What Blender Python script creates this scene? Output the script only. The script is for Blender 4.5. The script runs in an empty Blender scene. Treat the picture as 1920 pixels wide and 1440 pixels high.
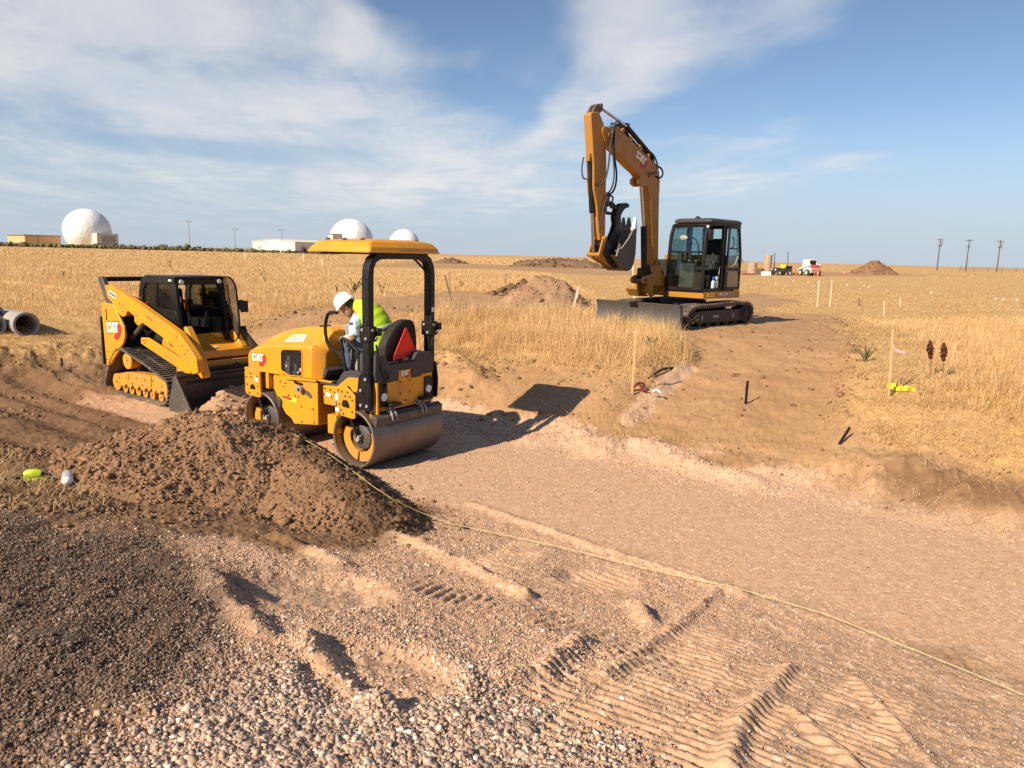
import bpy, bmesh, math, random
import numpy as np
from mathutils import Vector, Matrix
R_ = math.radians
random.seed(7)
rng = np.random.default_rng(11)
SC = bpy.context.scene
COL = SC.collection

# ------------------------------------------------------------------ camera model
F, PITCH, ROLL, EYE = 1390.0, R_(9.84), R_(1.43), 1.6
def ray(u, v):
    x, y, z = (u-960)/F, -(v-720)/F, -1.0
    c, s = math.cos(ROLL), math.sin(ROLL); x, y = c*x-s*y, s*x+c*y
    a = math.pi/2-PITCH; c, s = math.cos(a), math.sin(a)
    return x, c*y-s*z, s*y+c*z
cam_d = bpy.data.cameras.new('camera'); cam = bpy.data.objects.new('camera', cam_d); COL.objects.link(cam)
cam_d.sensor_width = 36; cam_d.lens = 36*F/1920; cam_d.clip_start = 0.05; cam_d.clip_end = 9000
cam.matrix_world = Matrix.Translation((0, 0, EYE)) @ Matrix.Rotation(math.pi/2-PITCH, 4, 'X') @ Matrix.Rotation(ROLL, 4, 'Z')
SC.camera = cam

# ------------------------------------------------------------------ noise and terrain
def sstep(a, b, x):
    t = np.clip((x-a)/(b-a), 0, 1); return t*t*(3-2*t)
def perlin(x, y, seed=0):
    xi = np.floor(x).astype(np.int64); yi = np.floor(y).astype(np.int64); xf = x-xi; yf = y-yi
    def g(ix, iy):
        h = (ix*374761393+iy*668265263+seed*1274126177) & 0xffffffff
        h = ((h ^ (h >> 13))*1274126177) & 0xffffffff; h = h ^ (h >> 16)
        a = (h & 0xffff)/65536.0*2*math.pi
        return np.cos(a), np.sin(a)
    u = xf*xf*xf*(xf*(xf*6-15)+10); v = yf*yf*yf*(yf*(yf*6-15)+10)
    def d(ix, iy, fx, fy):
        gx, gy = g(ix, iy); return gx*fx+gy*fy
    n00 = d(xi, yi, xf, yf); n10 = d(xi+1, yi, xf-1, yf); n01 = d(xi, yi+1, xf, yf-1); n11 = d(xi+1, yi+1, xf-1, yf-1)
    return ((n00*(1-u)+n10*u)*(1-v)+(n01*(1-u)+n11*u)*v)*1.4
def fbm(x, y, sc, oct=4, seed=0, gain=.5):
    o = 0; a = 1.0; tot = 0
    for k in range(oct):
        o = o+a*perlin(x*sc+17.3*k, y*sc-9.1*k, seed+k); tot += a; a *= gain; sc *= 2.03
    return o/tot
def seg(x, y, a, b):
    ax, ay = a; bx, by = b; dx, dy = bx-ax, by-ay; L2 = dx*dx+dy*dy
    t = np.clip(((x-ax)*dx+(y-ay)*dy)/L2, 0, 1)
    return np.hypot(x-ax-t*dx, y-ay-t*dy), t
def poly_sd(x, y, P):          # signed distance, positive inside
    d = np.full(np.shape(x), 1e9); ins = np.zeros(np.shape(x), bool)
    n = len(P)
    for i in range(n):
        a, b = P[i], P[(i+1) % n]
        d = np.minimum(d, seg(x, y, a, b)[0])
        c = (a[1] > y) != (b[1] > y)
        with np.errstate(divide='ignore', invalid='ignore'):
            xx = (b[0]-a[0])*(y-a[1])/((b[1]-a[1]) if b[1] != a[1] else 1e-9)+a[0]
        ins ^= c & (x < xx)
    return np.where(ins, d, -d)
def pz(u, v, z):
    dx, dy, dz = ray(u, v); t = (z-EYE)/dz; return (dx*t, dy*t)
RAMP = [pz(1150, 835, -1), pz(1180, 790, -.88), pz(1290, 680, -.35), pz(1306, 632, -.05), (3.2, 21), (8.6, 21), pz(1600, 645, -.02), pz(1590, 700, -.3), pz(1560, 800, -.62), pz(1540, 905, -1)]
PT = [-60, 0., 1.2, 2.2, 3.6, 4.8, 5.4, 5.8, 8.3, 8.8, 9.4, 10.2, 11.2, 12.6, 14.5]
PZ = [0, 0, -.06, -.25, -.6, -.88, -.98, -1, -1, -.95, -.76, -.53, -.32, -.1, 0]
def st(x, y): return .806*x-.59*y, .59*x+.806*y
def H(x, y):                   # the broad shape of the land
    x = np.asarray(x, float); y = np.asarray(y, float)
    s, t = st(x, y)
    z = np.interp(t, PT, PZ)
    w = sstep(-14.4, -19, s); z = z*(1-w)-.10*w*(t < 12.6)
    w = sstep(10, 22, s); z = z*(1-w)
    rs = poly_sd(x, y, RAMP); w = sstep(-.5, .35, rs)
    zr = np.interp(t, [8.4, 15.5], [-1, 0])
    z = z*(1-w)+np.minimum(zr, np.maximum(z, zr))*w
    return z
def G(u, v, up=0.0):           # the point of the land seen at a place in the photograph
    dx, dy, dz = ray(u, v); lo = 0.5; t = lo
    for k in range(400):
        t2 = t*1.02+.01
        if EYE+dz*t2 <= float(H(dx*t2, dy*t2))+up: break
        t = t2
    for k in range(30):
        m = (t+t2)/2
        if EYE+dz*m <= float(H(dx*m, dy*m))+up: t2 = m
        else: t = m
    return Vector((dx*t, dy*t, float(H(dx*t, dy*t))))
# the soil heap in front of the roller: a ridge through three summits
MN = [(*pz(405, 766, .02), .02, 1.55), (*pz(512, 786, -.17), -.17, 1.22), (*pz(650, 893, -.40), -.40, .84)]
MH = [z-float(H(x, y)) for x, y, z, r in MN]
def mound(x, y):
    n = fbm(x, y, 1.3, 3, 5)*.28; out = np.full(np.shape(x), -1.0)
    for i in (0, 1):
        d, q = seg(x, y, MN[i][:2], MN[i+1][:2]); h = MH[i]*(1-q)+MH[i+1]*q; r = MN[i][3]*(1-q)+MN[i+1][3]*q
        e = d/r+n*.5; f = np.clip(1-e, 0, None); f = np.where(e < .18, .82+.18*(1-(e/.18)**2)*.35, f); out = np.maximum(out, h*f*1.08-.03)
    return out
def mound_e(x, y):
    return np.minimum.reduce([seg(x, y, MN[i][:2], MN[i+1][:2])[0]/(MN[i][3]*.5+MN[i+1][3]*.5) for i in (0, 1)])
def HM(x, y):
    return np.maximum(H(x, y), H(x, y)+mound(np.asarray(x, float), np.asarray(y, float)))
def hz(p, fn=H): return float(fn(p[0], p[1]))

# ------------------------------------------------------------------ material helpers
def NT(m):
    m.use_nodes = True; nt = m.node_tree; nt.nodes.clear()
    o = nt.nodes.new('ShaderNodeOutputMaterial'); return nt, o
def nd(nt, t, **k):
    n = nt.nodes.new(t)
    for a, b in k.items():
        if a.startswith('_'): n.inputs[a[1:].replace('__', ' ')].default_value = b
        else: setattr(n, a, b)
    return n
def ramp(nt, src, stops):
    r = nd(nt, 'ShaderNodeValToRGB'); cr = r.color_ramp
    while len(cr.elements) < len(stops): cr.elements.new(.5)
    for e, (p, c) in zip(cr.elements, stops):
        e.position = p; e.color = (c, c, c, 1) if not isinstance(c, tuple) else (*c, 1)[:4]
    nt.links.new(src, r.inputs[0]); return r.outputs[0]
def mix(nt, f, a, b, mode='MIX'):
    m = nd(nt, 'ShaderNodeMix', data_type='RGBA', blend_type=mode)
    for i, v in ((0, f), (6, a), (7, b)):
        if hasattr(v, 'links'): nt.links.new(v, m.inputs[i])
        elif i == 0: m.inputs[0].default_value = v
        else: m.inputs[i].default_value = (*v, 1)[:4]
    return m.outputs[2]
def noise(nt, co, scale, det=4, rough=.55, dist=0):
    n = nd(nt, 'ShaderNodeTexNoise', _Scale=scale, _Detail=det, _Roughness=rough, _Distortion=dist)
    nt.links.new(co, n.inputs['Vector']); return n.outputs[0]
DUST = (.30, .21, .14)
MATS = {}
def paint(name, col, rough=.45, dust=.3, metal=0., bump=.0, var=.12, low=None, spec=.5, chips=0.):
    if name in MATS: return MATS[name]
    m = bpy.data.materials.new(name); nt, o = NT(m)
    b = nd(nt, 'ShaderNodeBsdfPrincipled'); nt.links.new(b.outputs[0], o.inputs[0])
    tc = nd(nt, 'ShaderNodeTexCoord'); co = tc.outputs['Object']
    n1 = noise(nt, co, 3.2, 6, .65); n2 = noise(nt, co, 38, 3, .6)
    c = mix(nt, ramp(nt, n1, [(.3, 0.), (.75, 1.)]), tuple(min(1, q*(1+var)) for q in col), tuple(q*(1-var) for q in col))
    d = nd(nt, 'ShaderNodeMath', operation='MULTIPLY'); nt.links.new(n1, d.inputs[0]); nt.links.new(n2, d.inputs[1])
    f = ramp(nt, d.outputs[0], [(.17, 0.), (.42, dust)])
    if low is not None:        # dust settles on the lower parts
        sp = nd(nt, 'ShaderNodeSeparateXYZ'); nt.links.new(co, sp.inputs[0])
        mr = nd(nt, 'ShaderNodeMapRange'); nt.links.new(sp.outputs[2], mr.inputs[0])
        mr.inputs[1].default_value = low; mr.inputs[2].default_value = 0; mr.inputs[3].default_value = 0; mr.inputs[4].default_value = .75
        q = nd(nt, 'ShaderNodeMath', operation='MULTIPLY'); nt.links.new(mr.outputs[0], q.inputs[0]); nt.links.new(ramp(nt, n2, [(.35, .25), (.65, 1.)]), q.inputs[1])
        mx = nd(nt, 'ShaderNodeMath', operation='MAXIMUM'); nt.links.new(f, mx.inputs[0]); nt.links.new(q.outputs[0], mx.inputs[1]); f = mx.outputs[0]
    if chips:                  # scuffs, grease runs and rubbed edges
        sc_ = nd(nt, 'ShaderNodeMapping'); sc_.inputs['Scale'].default_value = (9, 9, 2.2); nt.links.new(co, sc_.inputs[0])
        n3 = noise(nt, sc_.outputs[0], 3.0, 8, .75, .6); c = mix(nt, ramp(nt, n3, [(.60, 0.), (.72, chips)]), c, (.16, .09, .03))
    c = mix(nt, f, c, DUST); nt.links.new(c, b.inputs['Base Color'])
    rr = nd(nt, 'ShaderNodeMapRange'); nt.links.new(f, rr.inputs[0]); rr.inputs[3].default_value = rough; rr.inputs[4].default_value = .9
    nt.links.new(rr.outputs[0], b.inputs['Roughness']); b.inputs['Metallic'].default_value = metal
    b.inputs['Specular IOR Level'].default_value = spec
    if bump:
        bp = nd(nt, 'ShaderNodeBump', _Strength=bump, _Distance=.01); nt.links.new(n2, bp.inputs['Height']); nt.links.new(bp.outputs[0], b.inputs['Normal'])
    MATS[name] = m; return m
def glass(name, tint, refl=.5, clear=.6):
    m = bpy.data.materials.new(name); nt, o = NT(m)
    tr = nd(nt, 'ShaderNodeBsdfTransparent'); tr.inputs[0].default_value = (*tint, 1)
    gl = nd(nt, 'ShaderNodeBsdfGlossy', _Roughness=.03); gl.inputs[0].default_value = (.9, .95, 1, 1)
    df = nd(nt, 'ShaderNodeBsdfDiffuse'); df.inputs[0].default_value = (.25, .2, .15, 1)
    tc = nd(nt, 'ShaderNodeTexCoord'); n = noise(nt, tc.outputs['Object'], 5, 5)
    m0 = nd(nt, 'ShaderNodeMixShader'); nt.links.new(ramp(nt, n, [(.35, 0.), (.8, 1-clear)]), m0.inputs[0]); nt.links.new(tr.outputs[0], m0.inputs[1]); nt.links.new(df.outputs[0], m0.inputs[2])
    fr = nd(nt, 'ShaderNodeFresnel', _IOR=1.45)
    q = nd(nt, 'ShaderNodeMath', operation='MULTIPLY'); nt.links.new(fr.outputs[0], q.inputs[0]); q.inputs[1].default_value = refl*2
    mx = nd(nt, 'ShaderNodeMixShader'); nt.links.new(q.outputs[0], mx.inputs[0]); nt.links.new(m0.outputs[0], mx.inputs[1]); nt.links.new(gl.outputs[0], mx.inputs[2])
    nt.links.new(mx.outputs[0], o.inputs[0]); return m
YEL = (.76, .305, .005)
M_Y = paint('yellow_paint', YEL, .36, .26, low=.60, chips=.40)
M_YE = paint('deep_yellow_paint', (.42, .180, .007), .42, .40, chips=.4)
M_YX = paint('yellow_paint_worn', (.66, .29, .014), .45, .60, chips=.5)
M_BK = paint('black_paint', (.006, .006, .0065), .40, .09, spec=.3)
M_BKM = paint('black_plastic', (.011, .011, .012), .6, .14, spec=.3)
M_GR = paint('grey_plastic', (.042, .040, .042), .55, .18, spec=.35)
M_GR2 = paint('pale_grey_plastic', (.30, .28, .25), .6, .3)
M_RUB = paint('track_rubber', (.026, .025, .025), .8, .75, bump=.4)
M_RUBD = paint('dusty_track_rubber', (.05, .046, .044), .85, 1.0, bump=.4)
M_ST = paint('drum_steel', (.20, .165, .14), .42, .5, metal=.55, bump=.05)
M_STD = paint('dark_steel', (.07, .068, .068), .5, .45, metal=.3, bump=.1)
M_BLADE = paint('scratched_blade_steel', (.06, .06, .06), .6, .32, metal=.2, bump=.2, var=.5)
M_CHR = paint('chrome', (.62, .62, .62), .18, .1, metal=1.)
M_BOLT = paint('bolt_steel', (.10, .075, .05), .5, .1)
M_WH = paint('white_paint', (.78, .77, .74), .5, .08)
M_LAMP = paint('lamp_lens', (.75, .77, .8), .15, .0)
M_RED = paint('red_reflector', (1.0, .055, .02), .5, .0, var=.0, spec=.15)
M_REDD = paint('dark_red_reflector', (.62, .02, .016), .5, .02)
M_ORA = paint('orange_plastic', (.80, .13, .02), .55, .15)
M_BLUE = paint('blue_plastic', (.02, .10, .55), .4, .0)
M_CREAM = paint('cream_label', (.80, .74, .60), .5, .05)
M_YLAB = paint('yellow_label', (.85, .62, .05), .5, .05)
M_LOGO = paint('logo_white', (.82, .82, .78), .4, .02)
M_LOGR = paint('logo_red', (.45, .03, .025), .4, .05)
M_CON = paint('concrete', (.33, .31, .285), .85, .3, bump=.25, var=.2)
M_CONW = paint('pale_concrete', (.42, .31, .22), .85, .3, bump=.2, var=.2)
M_WOOD = paint('lath_wood', (.60, .42, .20), .75, .1, bump=.1)
M_WOODW = paint('pale_lath_wood', (.72, .60, .42), .75, .1)
M_WOODD = paint('weathered_wood', (.16, .10, .06), .8, .2)
M_G_EX = glass('cab_glass', (.80, .91, .90), .40, .97)
M_G_DK = glass('dark_glass', (.55, .58, .55), .4, .90)
M_G_DU = glass('dusty_door_glass', (.74, .66, .60), .25, .45)

# ------------------------------------------------------------------ mesh helpers
class MB:
    def __init__(s): s.v = []; s.f = []
    def add(s, vs, fs):
        o = len(s.v); s.v += [tuple(p) for p in vs]; s.f += [tuple(i+o for i in f) for f in fs]; return s
    def box(s, a, b, M=None):
        x0, y0, z0 = a; x1, y1, z1 = b
        vs = [(x0, y0, z0), (x1, y0, z0), (x1, y1, z0), (x0, y1, z0), (x0, y0, z1), (x1, y0, z1), (x1, y1, z1), (x0, y1, z1)]
        if M is not None: vs = [M @ Vector(p) for p in vs]
        return s.add(vs, [(3, 2, 1, 0), (4, 5, 6, 7), (0, 1, 5, 4), (1, 2, 6, 5), (2, 3, 7, 6), (3, 0, 4, 7)])
    def prism(s, P, ax, a, b):   # outline in the plane across axis ax, from a to b
        n = len(P)
        ar = sum(P[i][0]*P[(i+1) % n][1]-P[(i+1) % n][0]*P[i][1] for i in range(n))
        if ar < 0: P = P[::-1]
        def q(p, h): return ((h, p[0], p[1]), (p[0], h, p[1]), (p[0], p[1], h))[ax]
        if a > b: a, b = b, a
        vs = [q(p, a) for p in P]+[q(p, b) for p in P]
        fs = [tuple(range(n-1, -1, -1)), tuple(range(n, 2*n))]+[(i, (i+1) % n, n+(i+1) % n, n+i) for i in range(n)]
        if ax == 1: fs = [f[::-1] for f in fs]
        return s.add(vs, fs)
    def frame(s, P, ax, a, b, w):  # a closed strip of width w inside an outline
        n = len(P); cx = sum(p[0] for p in P)/n; cy = sum(p[1] for p in P)/n
        Q = inset(P, w)
        def q(p, h): return ((h, p[0], p[1]), (p[0], h, p[1]), (p[0], p[1], h))[ax]
        vs = [q(p, a) for p in P]+[q(p, a) for p in Q]+[q(p, b) for p in P]+[q(p, b) for p in Q]
        fs = []
        for i in range(n):
            j = (i+1) % n
            fs += [(i, j, n+j, n+i), (2*n+i, 3*n+i, 3*n+j, 2*n+j), (i, 2*n+i, 2*n+j, j), (n+i, n+j, 3*n+j, 3*n+i)]
        return s.add(vs, fs)
    def cyl(s, p0, p1, r0, r1=None, n=16):
        r1 = r0 if r1 is None else r1
        p0 = Vector(p0); p1 = Vector(p1); d = (p1-p0).normalized(); u = d.orthogonal().normalized(); w = d.cross(u)
        vs = []
        for p, r in ((p0, r0), (p1, r1)):
            for i in range(n):
                a = 2*math.pi*i/n; vs.append(p+(u*math.cos(a)+w*math.sin(a))*r)
        return s.add(vs, [tuple(range(n-1, -1, -1)), tuple(range(n, 2*n))]+[(i, (i+1) % n, n+(i+1) % n, n+i) for i in range(n)])
    def ring(s, c, ax, prof, n=40):  # closed profile (radius, along) turned about an axis
        m = len(prof); vs = []
        for i in range(n):
            a = 2*math.pi*i/n
            for r, h in prof:
                p, q = r*math.cos(a), r*math.sin(a)
                vs.append(((c[0]+h, c[1]+p, c[2]+q), (c[0]+p, c[1]+h, c[2]+q), (c[0]+p, c[1]+q, c[2]+h))[ax])
        fs = [(i*m+k, ((i+1) % n)*m+k, ((i+1) % n)*m+(k+1) % m, i*m+(k+1) % m) for i in range(n) for k in range(m)]
        return s.add(vs, fs)
    def tube(s, pts, r, n=8, sm=0):
        pts = [Vector(p) for p in pts]
        for _ in range(sm):
            q = [pts[0]]
            for a, b in zip(pts, pts[1:]): q += [a*.75+b*.25, a*.25+b*.75]
            pts = q+[pts[-1]]
        rs = r if isinstance(r, (list, tuple)) else [r]*len(pts)
        if len(rs) != len(pts): rs = [np.interp(i/(len(pts)-1), np.linspace(0, 1, len(rs)), rs) for i in range(len(pts))]
        vs = []; up = None
        for i, p in enumerate(pts):
            d = (pts[min(i+1, len(pts)-1)]-pts[max(i-1, 0)]).normalized()
            if up is None: up = d.orthogonal().normalized()
            up = (up-d*up.dot(d)); up = up.normalized() if up.length > 1e-6 else d.orthogonal().normalized()
            w = d.cross(up)
            for k in range(n):
                a = 2*math.pi*k/n; vs.append(p+(up*math.cos(a)+w*math.sin(a))*rs[i])
        L = len(pts)
        fs = [(i*n+k, i*n+(k+1) % n, (i+1)*n+(k+1) % n, (i+1)*n+k) for i in range(L-1) for k in range(n)]
        return s.add(vs, fs+[tuple(range(n-1, -1, -1)), tuple(range((L-1)*n, L*n))])
    def loft(s, rings):
        n = len(rings[0]); L = len(rings); vs = [p for r in rings for p in r]
        fs = [(i*n+k, i*n+(k+1) % n, (i+1)*n+(k+1) % n, (i+1)*n+k) for i in range(L-1) for k in range(n)]
        return s.add(vs, fs+[tuple(range(n-1, -1, -1)), tuple(range((L-1)*n, L*n))])
    def ball(s, c, r, nu=16, nv=10, sc=(1, 1, 1)):
        vs = [(c[0], c[1], c[2]+r*sc[2])]; fs = []
        for j in range(1, nv):
            t = math.pi*j/nv
            for i in range(nu):
                a = 2*math.pi*i/nu; vs.append((c[0]+r*sc[0]*math.sin(t)*math.cos(a), c[1]+r*sc[1]*math.sin(t)*math.sin(a), c[2]+r*sc[2]*math.cos(t)))
        vs.append((c[0], c[1], c[2]-r*sc[2])); e = len(vs)-1
        for i in range(nu):
            j = (i+1) % nu; fs.append((0, 1+i, 1+j)); fs.append((e, e-nu+j, e-nu+i))
            for k in range(nv-2): fs.append((1+k*nu+i, 1+(k+1)*nu+i, 1+(k+1)*nu+j, 1+k*nu+j))
        return s.add(vs, fs)
    def each(s, name, mat, parent=None, bevel=0., ang=35):    # one object for each separate piece
        par = list(range(len(s.v)))
        def fd(i):
            while par[i] != i: par[i] = par[par[i]]; i = par[i]
            return i
        for f in s.f:
            for i in f[1:]: par[fd(i)] = fd(f[0])
        gr = {}
        for f in s.f: gr.setdefault(fd(f[0]), []).append(f)
        for fs in gr.values():
            ids = sorted({i for f in fs for i in f}); mp = {i: k for k, i in enumerate(ids)}; q = MB(); q.v = [s.v[i] for i in ids]; q.f = [tuple(mp[i] for i in f) for f in fs]; o = q.build(name, mat, parent, bevel, ang)
        return o
    def build(s, name, mat, parent=None, bevel=0., ang=35, seg=2, label=None):
        me = bpy.data.meshes.new(name); me.from_pydata([tuple(p) for p in s.v], [], s.f)
        bm = bmesh.new(); bm.from_mesh(me); bmesh.ops.recalc_face_normals(bm, faces=bm.faces); bm.to_mesh(me); bm.free()
        for p in me.polygons: p.use_smooth = True
        me.set_sharp_from_angle(angle=R_(ang))
        for k in (mat if isinstance(mat, list) else [mat]): me.materials.append(k)
        o = bpy.data.objects.new(name, me); COL.objects.link(o)
        if parent is not None: o.parent = parent
        if label: o['label'] = label
        if bevel:
            b = o.modifiers.new('bevel', 'BEVEL'); b.width = bevel; b.segments = seg; b.limit_method = 'ANGLE'; b.angle_limit = R_(38); b.use_clamp_overlap = True
        return o
def inset(P, w):
    n = len(P); ar = sum(P[i][0]*P[(i+1) % n][1]-P[(i+1) % n][0]*P[i][1] for i in range(n)); sg = 1 if ar > 0 else -1
    out = []
    for i in range(n):
        a, b, c = Vector(P[i-1]), Vector(P[i]), Vector(P[(i+1) % n])
        d1 = (b-a).normalized(); d2 = (c-b).normalized()
        n1 = Vector((-d1.y, d1.x))*sg; n2 = Vector((-d2.y, d2.x))*sg
        k = n1+n2; k = k/max(.3, k.length_squared/2) if k.length > 1e-6 else n1
        out.append(tuple(b+k*w))
    return out
def roundp(P, r, n=4):          # round the corners of an outline
    out = []; L = len(P)
    for i in range(L):
        a, b, c = Vector(P[i-1]), Vector(P[i]), Vector(P[(i+1) % L])
        r1 = min(r, (a-b).length*.45, (c-b).length*.45); p = b+(a-b).normalized()*r1; q = b+(c-b).normalized()*r1
        for k in range(n+1):
            t = k/n; out.append(tuple(p*(1-t)**2+b*2*t*(1-t)+q*t*t))
    return out
def tag(o, label, cat, group=None, kind=None):
    o['label'] = label; o['category'] = cat
    if group: o['group'] = group
    if kind: o['kind'] = kind
    return o
def struct(o, kind='structure'):
    o['kind'] = kind; return o
def empty(name, loc, rz=0, label=None, cat=None, group=None):
    o = bpy.data.objects.new(name, None); COL.objects.link(o); o.location = loc; o.rotation_euler = (0, 0, rz); o.empty_display_size = .2
    if label: tag(o, label, cat, group)
    return o
def copy_tree(o, parent=None):
    kids = list(o.children); c = o.copy(); COL.objects.link(c)
    if parent: c.parent = parent
    for k in kids: copy_tree(k, c)
    return c
def raw_mesh(name, V, T, mat, col=None):   # big triangle meshes from arrays
    me = bpy.data.meshes.new(name); V = np.asarray(V, np.float32); T = np.asarray(T, np.int32); k = T.shape[1]
    me.vertices.add(len(V)); me.vertices.foreach_set('co', V.ravel())
    me.loops.add(T.size); me.loops.foreach_set('vertex_index', T.ravel())
    me.polygons.add(len(T)); me.polygons.foreach_set('loop_start', np.arange(0, T.size, k, dtype=np.int32))
    me.update(calc_edges=True)
    if col is not None:
        for nm, arr in col.items():
            a = me.color_attributes.new(nm, 'FLOAT_COLOR', 'POINT'); a.data.foreach_set('color', np.asarray(arr, np.float32).ravel())
    me.materials.append(mat); o = bpy.data.objects.new(name, me); COL.objects.link(o); return o
# the maker's lettering: three block capitals over a dark red shield and a yellow wedge
def lettering(parent, o, xd, zd, h, shield=True, name='logo'):
    o = Vector(o); xd = Vector(xd).normalized(); zd = Vector(zd).normalized(); nn = xd.cross(zd)
    C = [(.30, .0), (.70, 0), (.82, .12), (.82, .38), (.56, .38), (.56, .24), (.52, .20), (.34, .20), (.28, .26), (.28, .74), (.34, .80), (.52, .80), (.56, .76), (.56, .62), (.82, .62), (.82, .88), (.70, 1), (.12, 1), (0, .88), (0, .12), (.12, 0)]
    A = [(.84, 0), (1.08, 0), (1.13, .2), (1.37, .2), (1.42, 0), (1.68, 0), (1.42, 1), (1.08, 1)]
    A2 = [(1.18, .38), (1.32, .38), (1.25, .72)]
    T = [(1.78, 0), (2.04, 0), (2.04, .78), (2.30, .78), (2.30, 1), (1.50, 1), (1.56, .78), (1.78, .78)]
    def put(mb, P, d0, d1):
        n = len(P); vs = [o+xd*(p[0]*h)+zd*(p[1]*h)+nn*d0 for p in P]+[o+xd*(p[0]*h)+zd*(p[1]*h)+nn*d1 for p in P]
        mb.add(vs, [tuple(range(n-1, -1, -1)), tuple(range(n, 2*n))]+[(i, (i+1) % n, n+(i+1) % n, n+i) for i in range(n)])
    base = MB()
    put(base, [(-.08, -.08), (2.4, -.08), (2.4, 1.08), (-.08, 1.08)], .0005, .002)
    top = None
    if shield:
        b = MB(); put(b, [(1.25, -.42), (1.45, -.62), (2.1, -.62), (2.75, .05), (2.75, .62), (2.32, 1.0), (1.9, .4)], .0008, .003)
        top = b.build(name+'_shield', M_LOGR, parent)
    l = MB()
    for P in (C, A, T): put(l, P, .003, .008)
    lo = l.build(name+'_lettering', M_LOGO, parent)
    t = MB(); put(t, [(.86, -.02), (1.66, -.02), (1.26, .40)], .008, .010)
    t.build(name+'_triangle', M_YLAB, lo)
    k = MB(); 
    for P in (C, A, T): put(k, [((p[0]-1.15)*1.05+1.15, (p[1]-.5)*1.16+.5) for p in P], .0028, .0034)
    k.build(name+'_outline', M_BKM, lo)
    return lo
# ------------------------------------------------------------------ light and sky
SUN_AZ, SUN_EL = R_(45.6), R_(34.5)          # the light travels towards this heading
sun_d = bpy.data.lights.new('sun', 'SUN'); sun = bpy.data.objects.new('sun', sun_d); COL.objects.link(sun)
sun_d.energy = 5.0; sun_d.angle = R_(.5); sun_d.color = (1.0, .875, .70)
ldir = Vector((math.sin(SUN_AZ)*math.cos(SUN_EL), math.cos(SUN_AZ)*math.cos(SUN_EL), -math.sin(SUN_EL)))
sun.rotation_euler = ldir.to_track_quat('-Z', 'Y').to_euler(); sun.location = (-20, -20, 30)
W = bpy.data.worlds.new('World'); SC.world = W; W.use_nodes = True
nt = W.node_tree; nt.nodes.clear()
wo = nt.nodes.new('ShaderNodeOutputWorld'); bg = nd(nt, 'ShaderNodeBackground'); nt.links.new(bg.outputs[0], wo.inputs[0])
sky = nd(nt, 'ShaderNodeTexSky', sky_type='NISHITA', sun_disc=False)
sky.sun_elevation = SUN_EL; sky.sun_rotation = SUN_AZ+math.pi; sky.altitude = 1600; sky.air_density = 1.0; sky.dust_density = .6; sky.ozone_density = 1.4
SKY_S = .085
def vm(op, a, b=None):
    n = nd(nt, 'ShaderNodeMath', operation=op)
    for i, v in ((0, a), (1, b)):
        if v is None: continue
        if hasattr(v, 'links'): nt.links.new(v, n.inputs[i])
        else: n.inputs[i].default_value = v
    return n.outputs[0]
tc = nd(nt, 'ShaderNodeTexCoord'); sp = nd(nt, 'ShaderNodeSeparateXYZ'); nt.links.new(tc.outputs['Generated'], sp.inputs[0])
dx, dy, dz = sp.outputs
zc = vm('MAXIMUM', dz, .012)
px_, py_ = vm('DIVIDE', dx, vm('ADD', zc, .06)), vm('DIVIDE', dy, vm('ADD', zc, .06))   # a flat layer of cloud overhead
def lin(a, ka, b, kb, c=0.): return vm('ADD', vm('ADD', vm('MULTIPLY', a, ka), vm('MULTIPLY', b, kb)), c)
def comb(a, b, c=0.):
    n = nd(nt, 'ShaderNodeCombineXYZ')
    for i, v in enumerate((a, b, c)):
        if hasattr(v, 'links'): nt.links.new(v, n.inputs[i])
        else: n.inputs[i].default_value = v
    return n.outputs[0]
# along / across the wind that draws the cirrus out
al = lin(px_, -.26, py_, .965); ac = lin(px_, .965, py_, .26)
warp = noise(nt, comb(px_, py_), .55, 3, .5)
wv = vm('MULTIPLY', vm('SUBTRACT', warp, .5), 1.6)
fib = noise(nt, comb(vm('ADD', vm('MULTIPLY', ac, 1.15), wv), vm('ADD', vm('MULTIPLY', al, .30), wv)), 1.5, 8, .58, .25)
veil = noise(nt, comb(vm('ADD', vm('MULTIPLY', ac, .55), 3.1), vm('ADD', vm('MULTIPLY', al, .34), 1.7)), 1.0, 5, .55, .5)
puff = noise(nt, comb(vm('MULTIPLY', px_, .9), vm('MULTIPLY', py_, .9), 4.2), 1.6, 9, .62, .3)
az = vm('ARCTAN2', dx, dy)                       # heading, to the right positive
def smooth(v, a, b):
    m = nd(nt, 'ShaderNodeMapRange', interpolation_type='SMOOTHSTEP'); nt.links.new(v, m.inputs[0]); m.inputs[1].default_value = a; m.inputs[2].default_value = b; return m.outputs[0]
def blob(a0, e0, ra, re, pw=1.0):                # a bank of cloud at a heading and height in the sky
    q = vm('ADD', vm('POWER', vm('ABSOLUTE', vm('DIVIDE', vm('SUBTRACT', az, a0), ra)), 2.), vm('POWER', vm('ABSOLUTE', vm('DIVIDE', vm('SUBTRACT', dz, e0), re)), 2.))
    return vm('MULTIPLY', smooth(q, 1.0, 0.0), pw)
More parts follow.
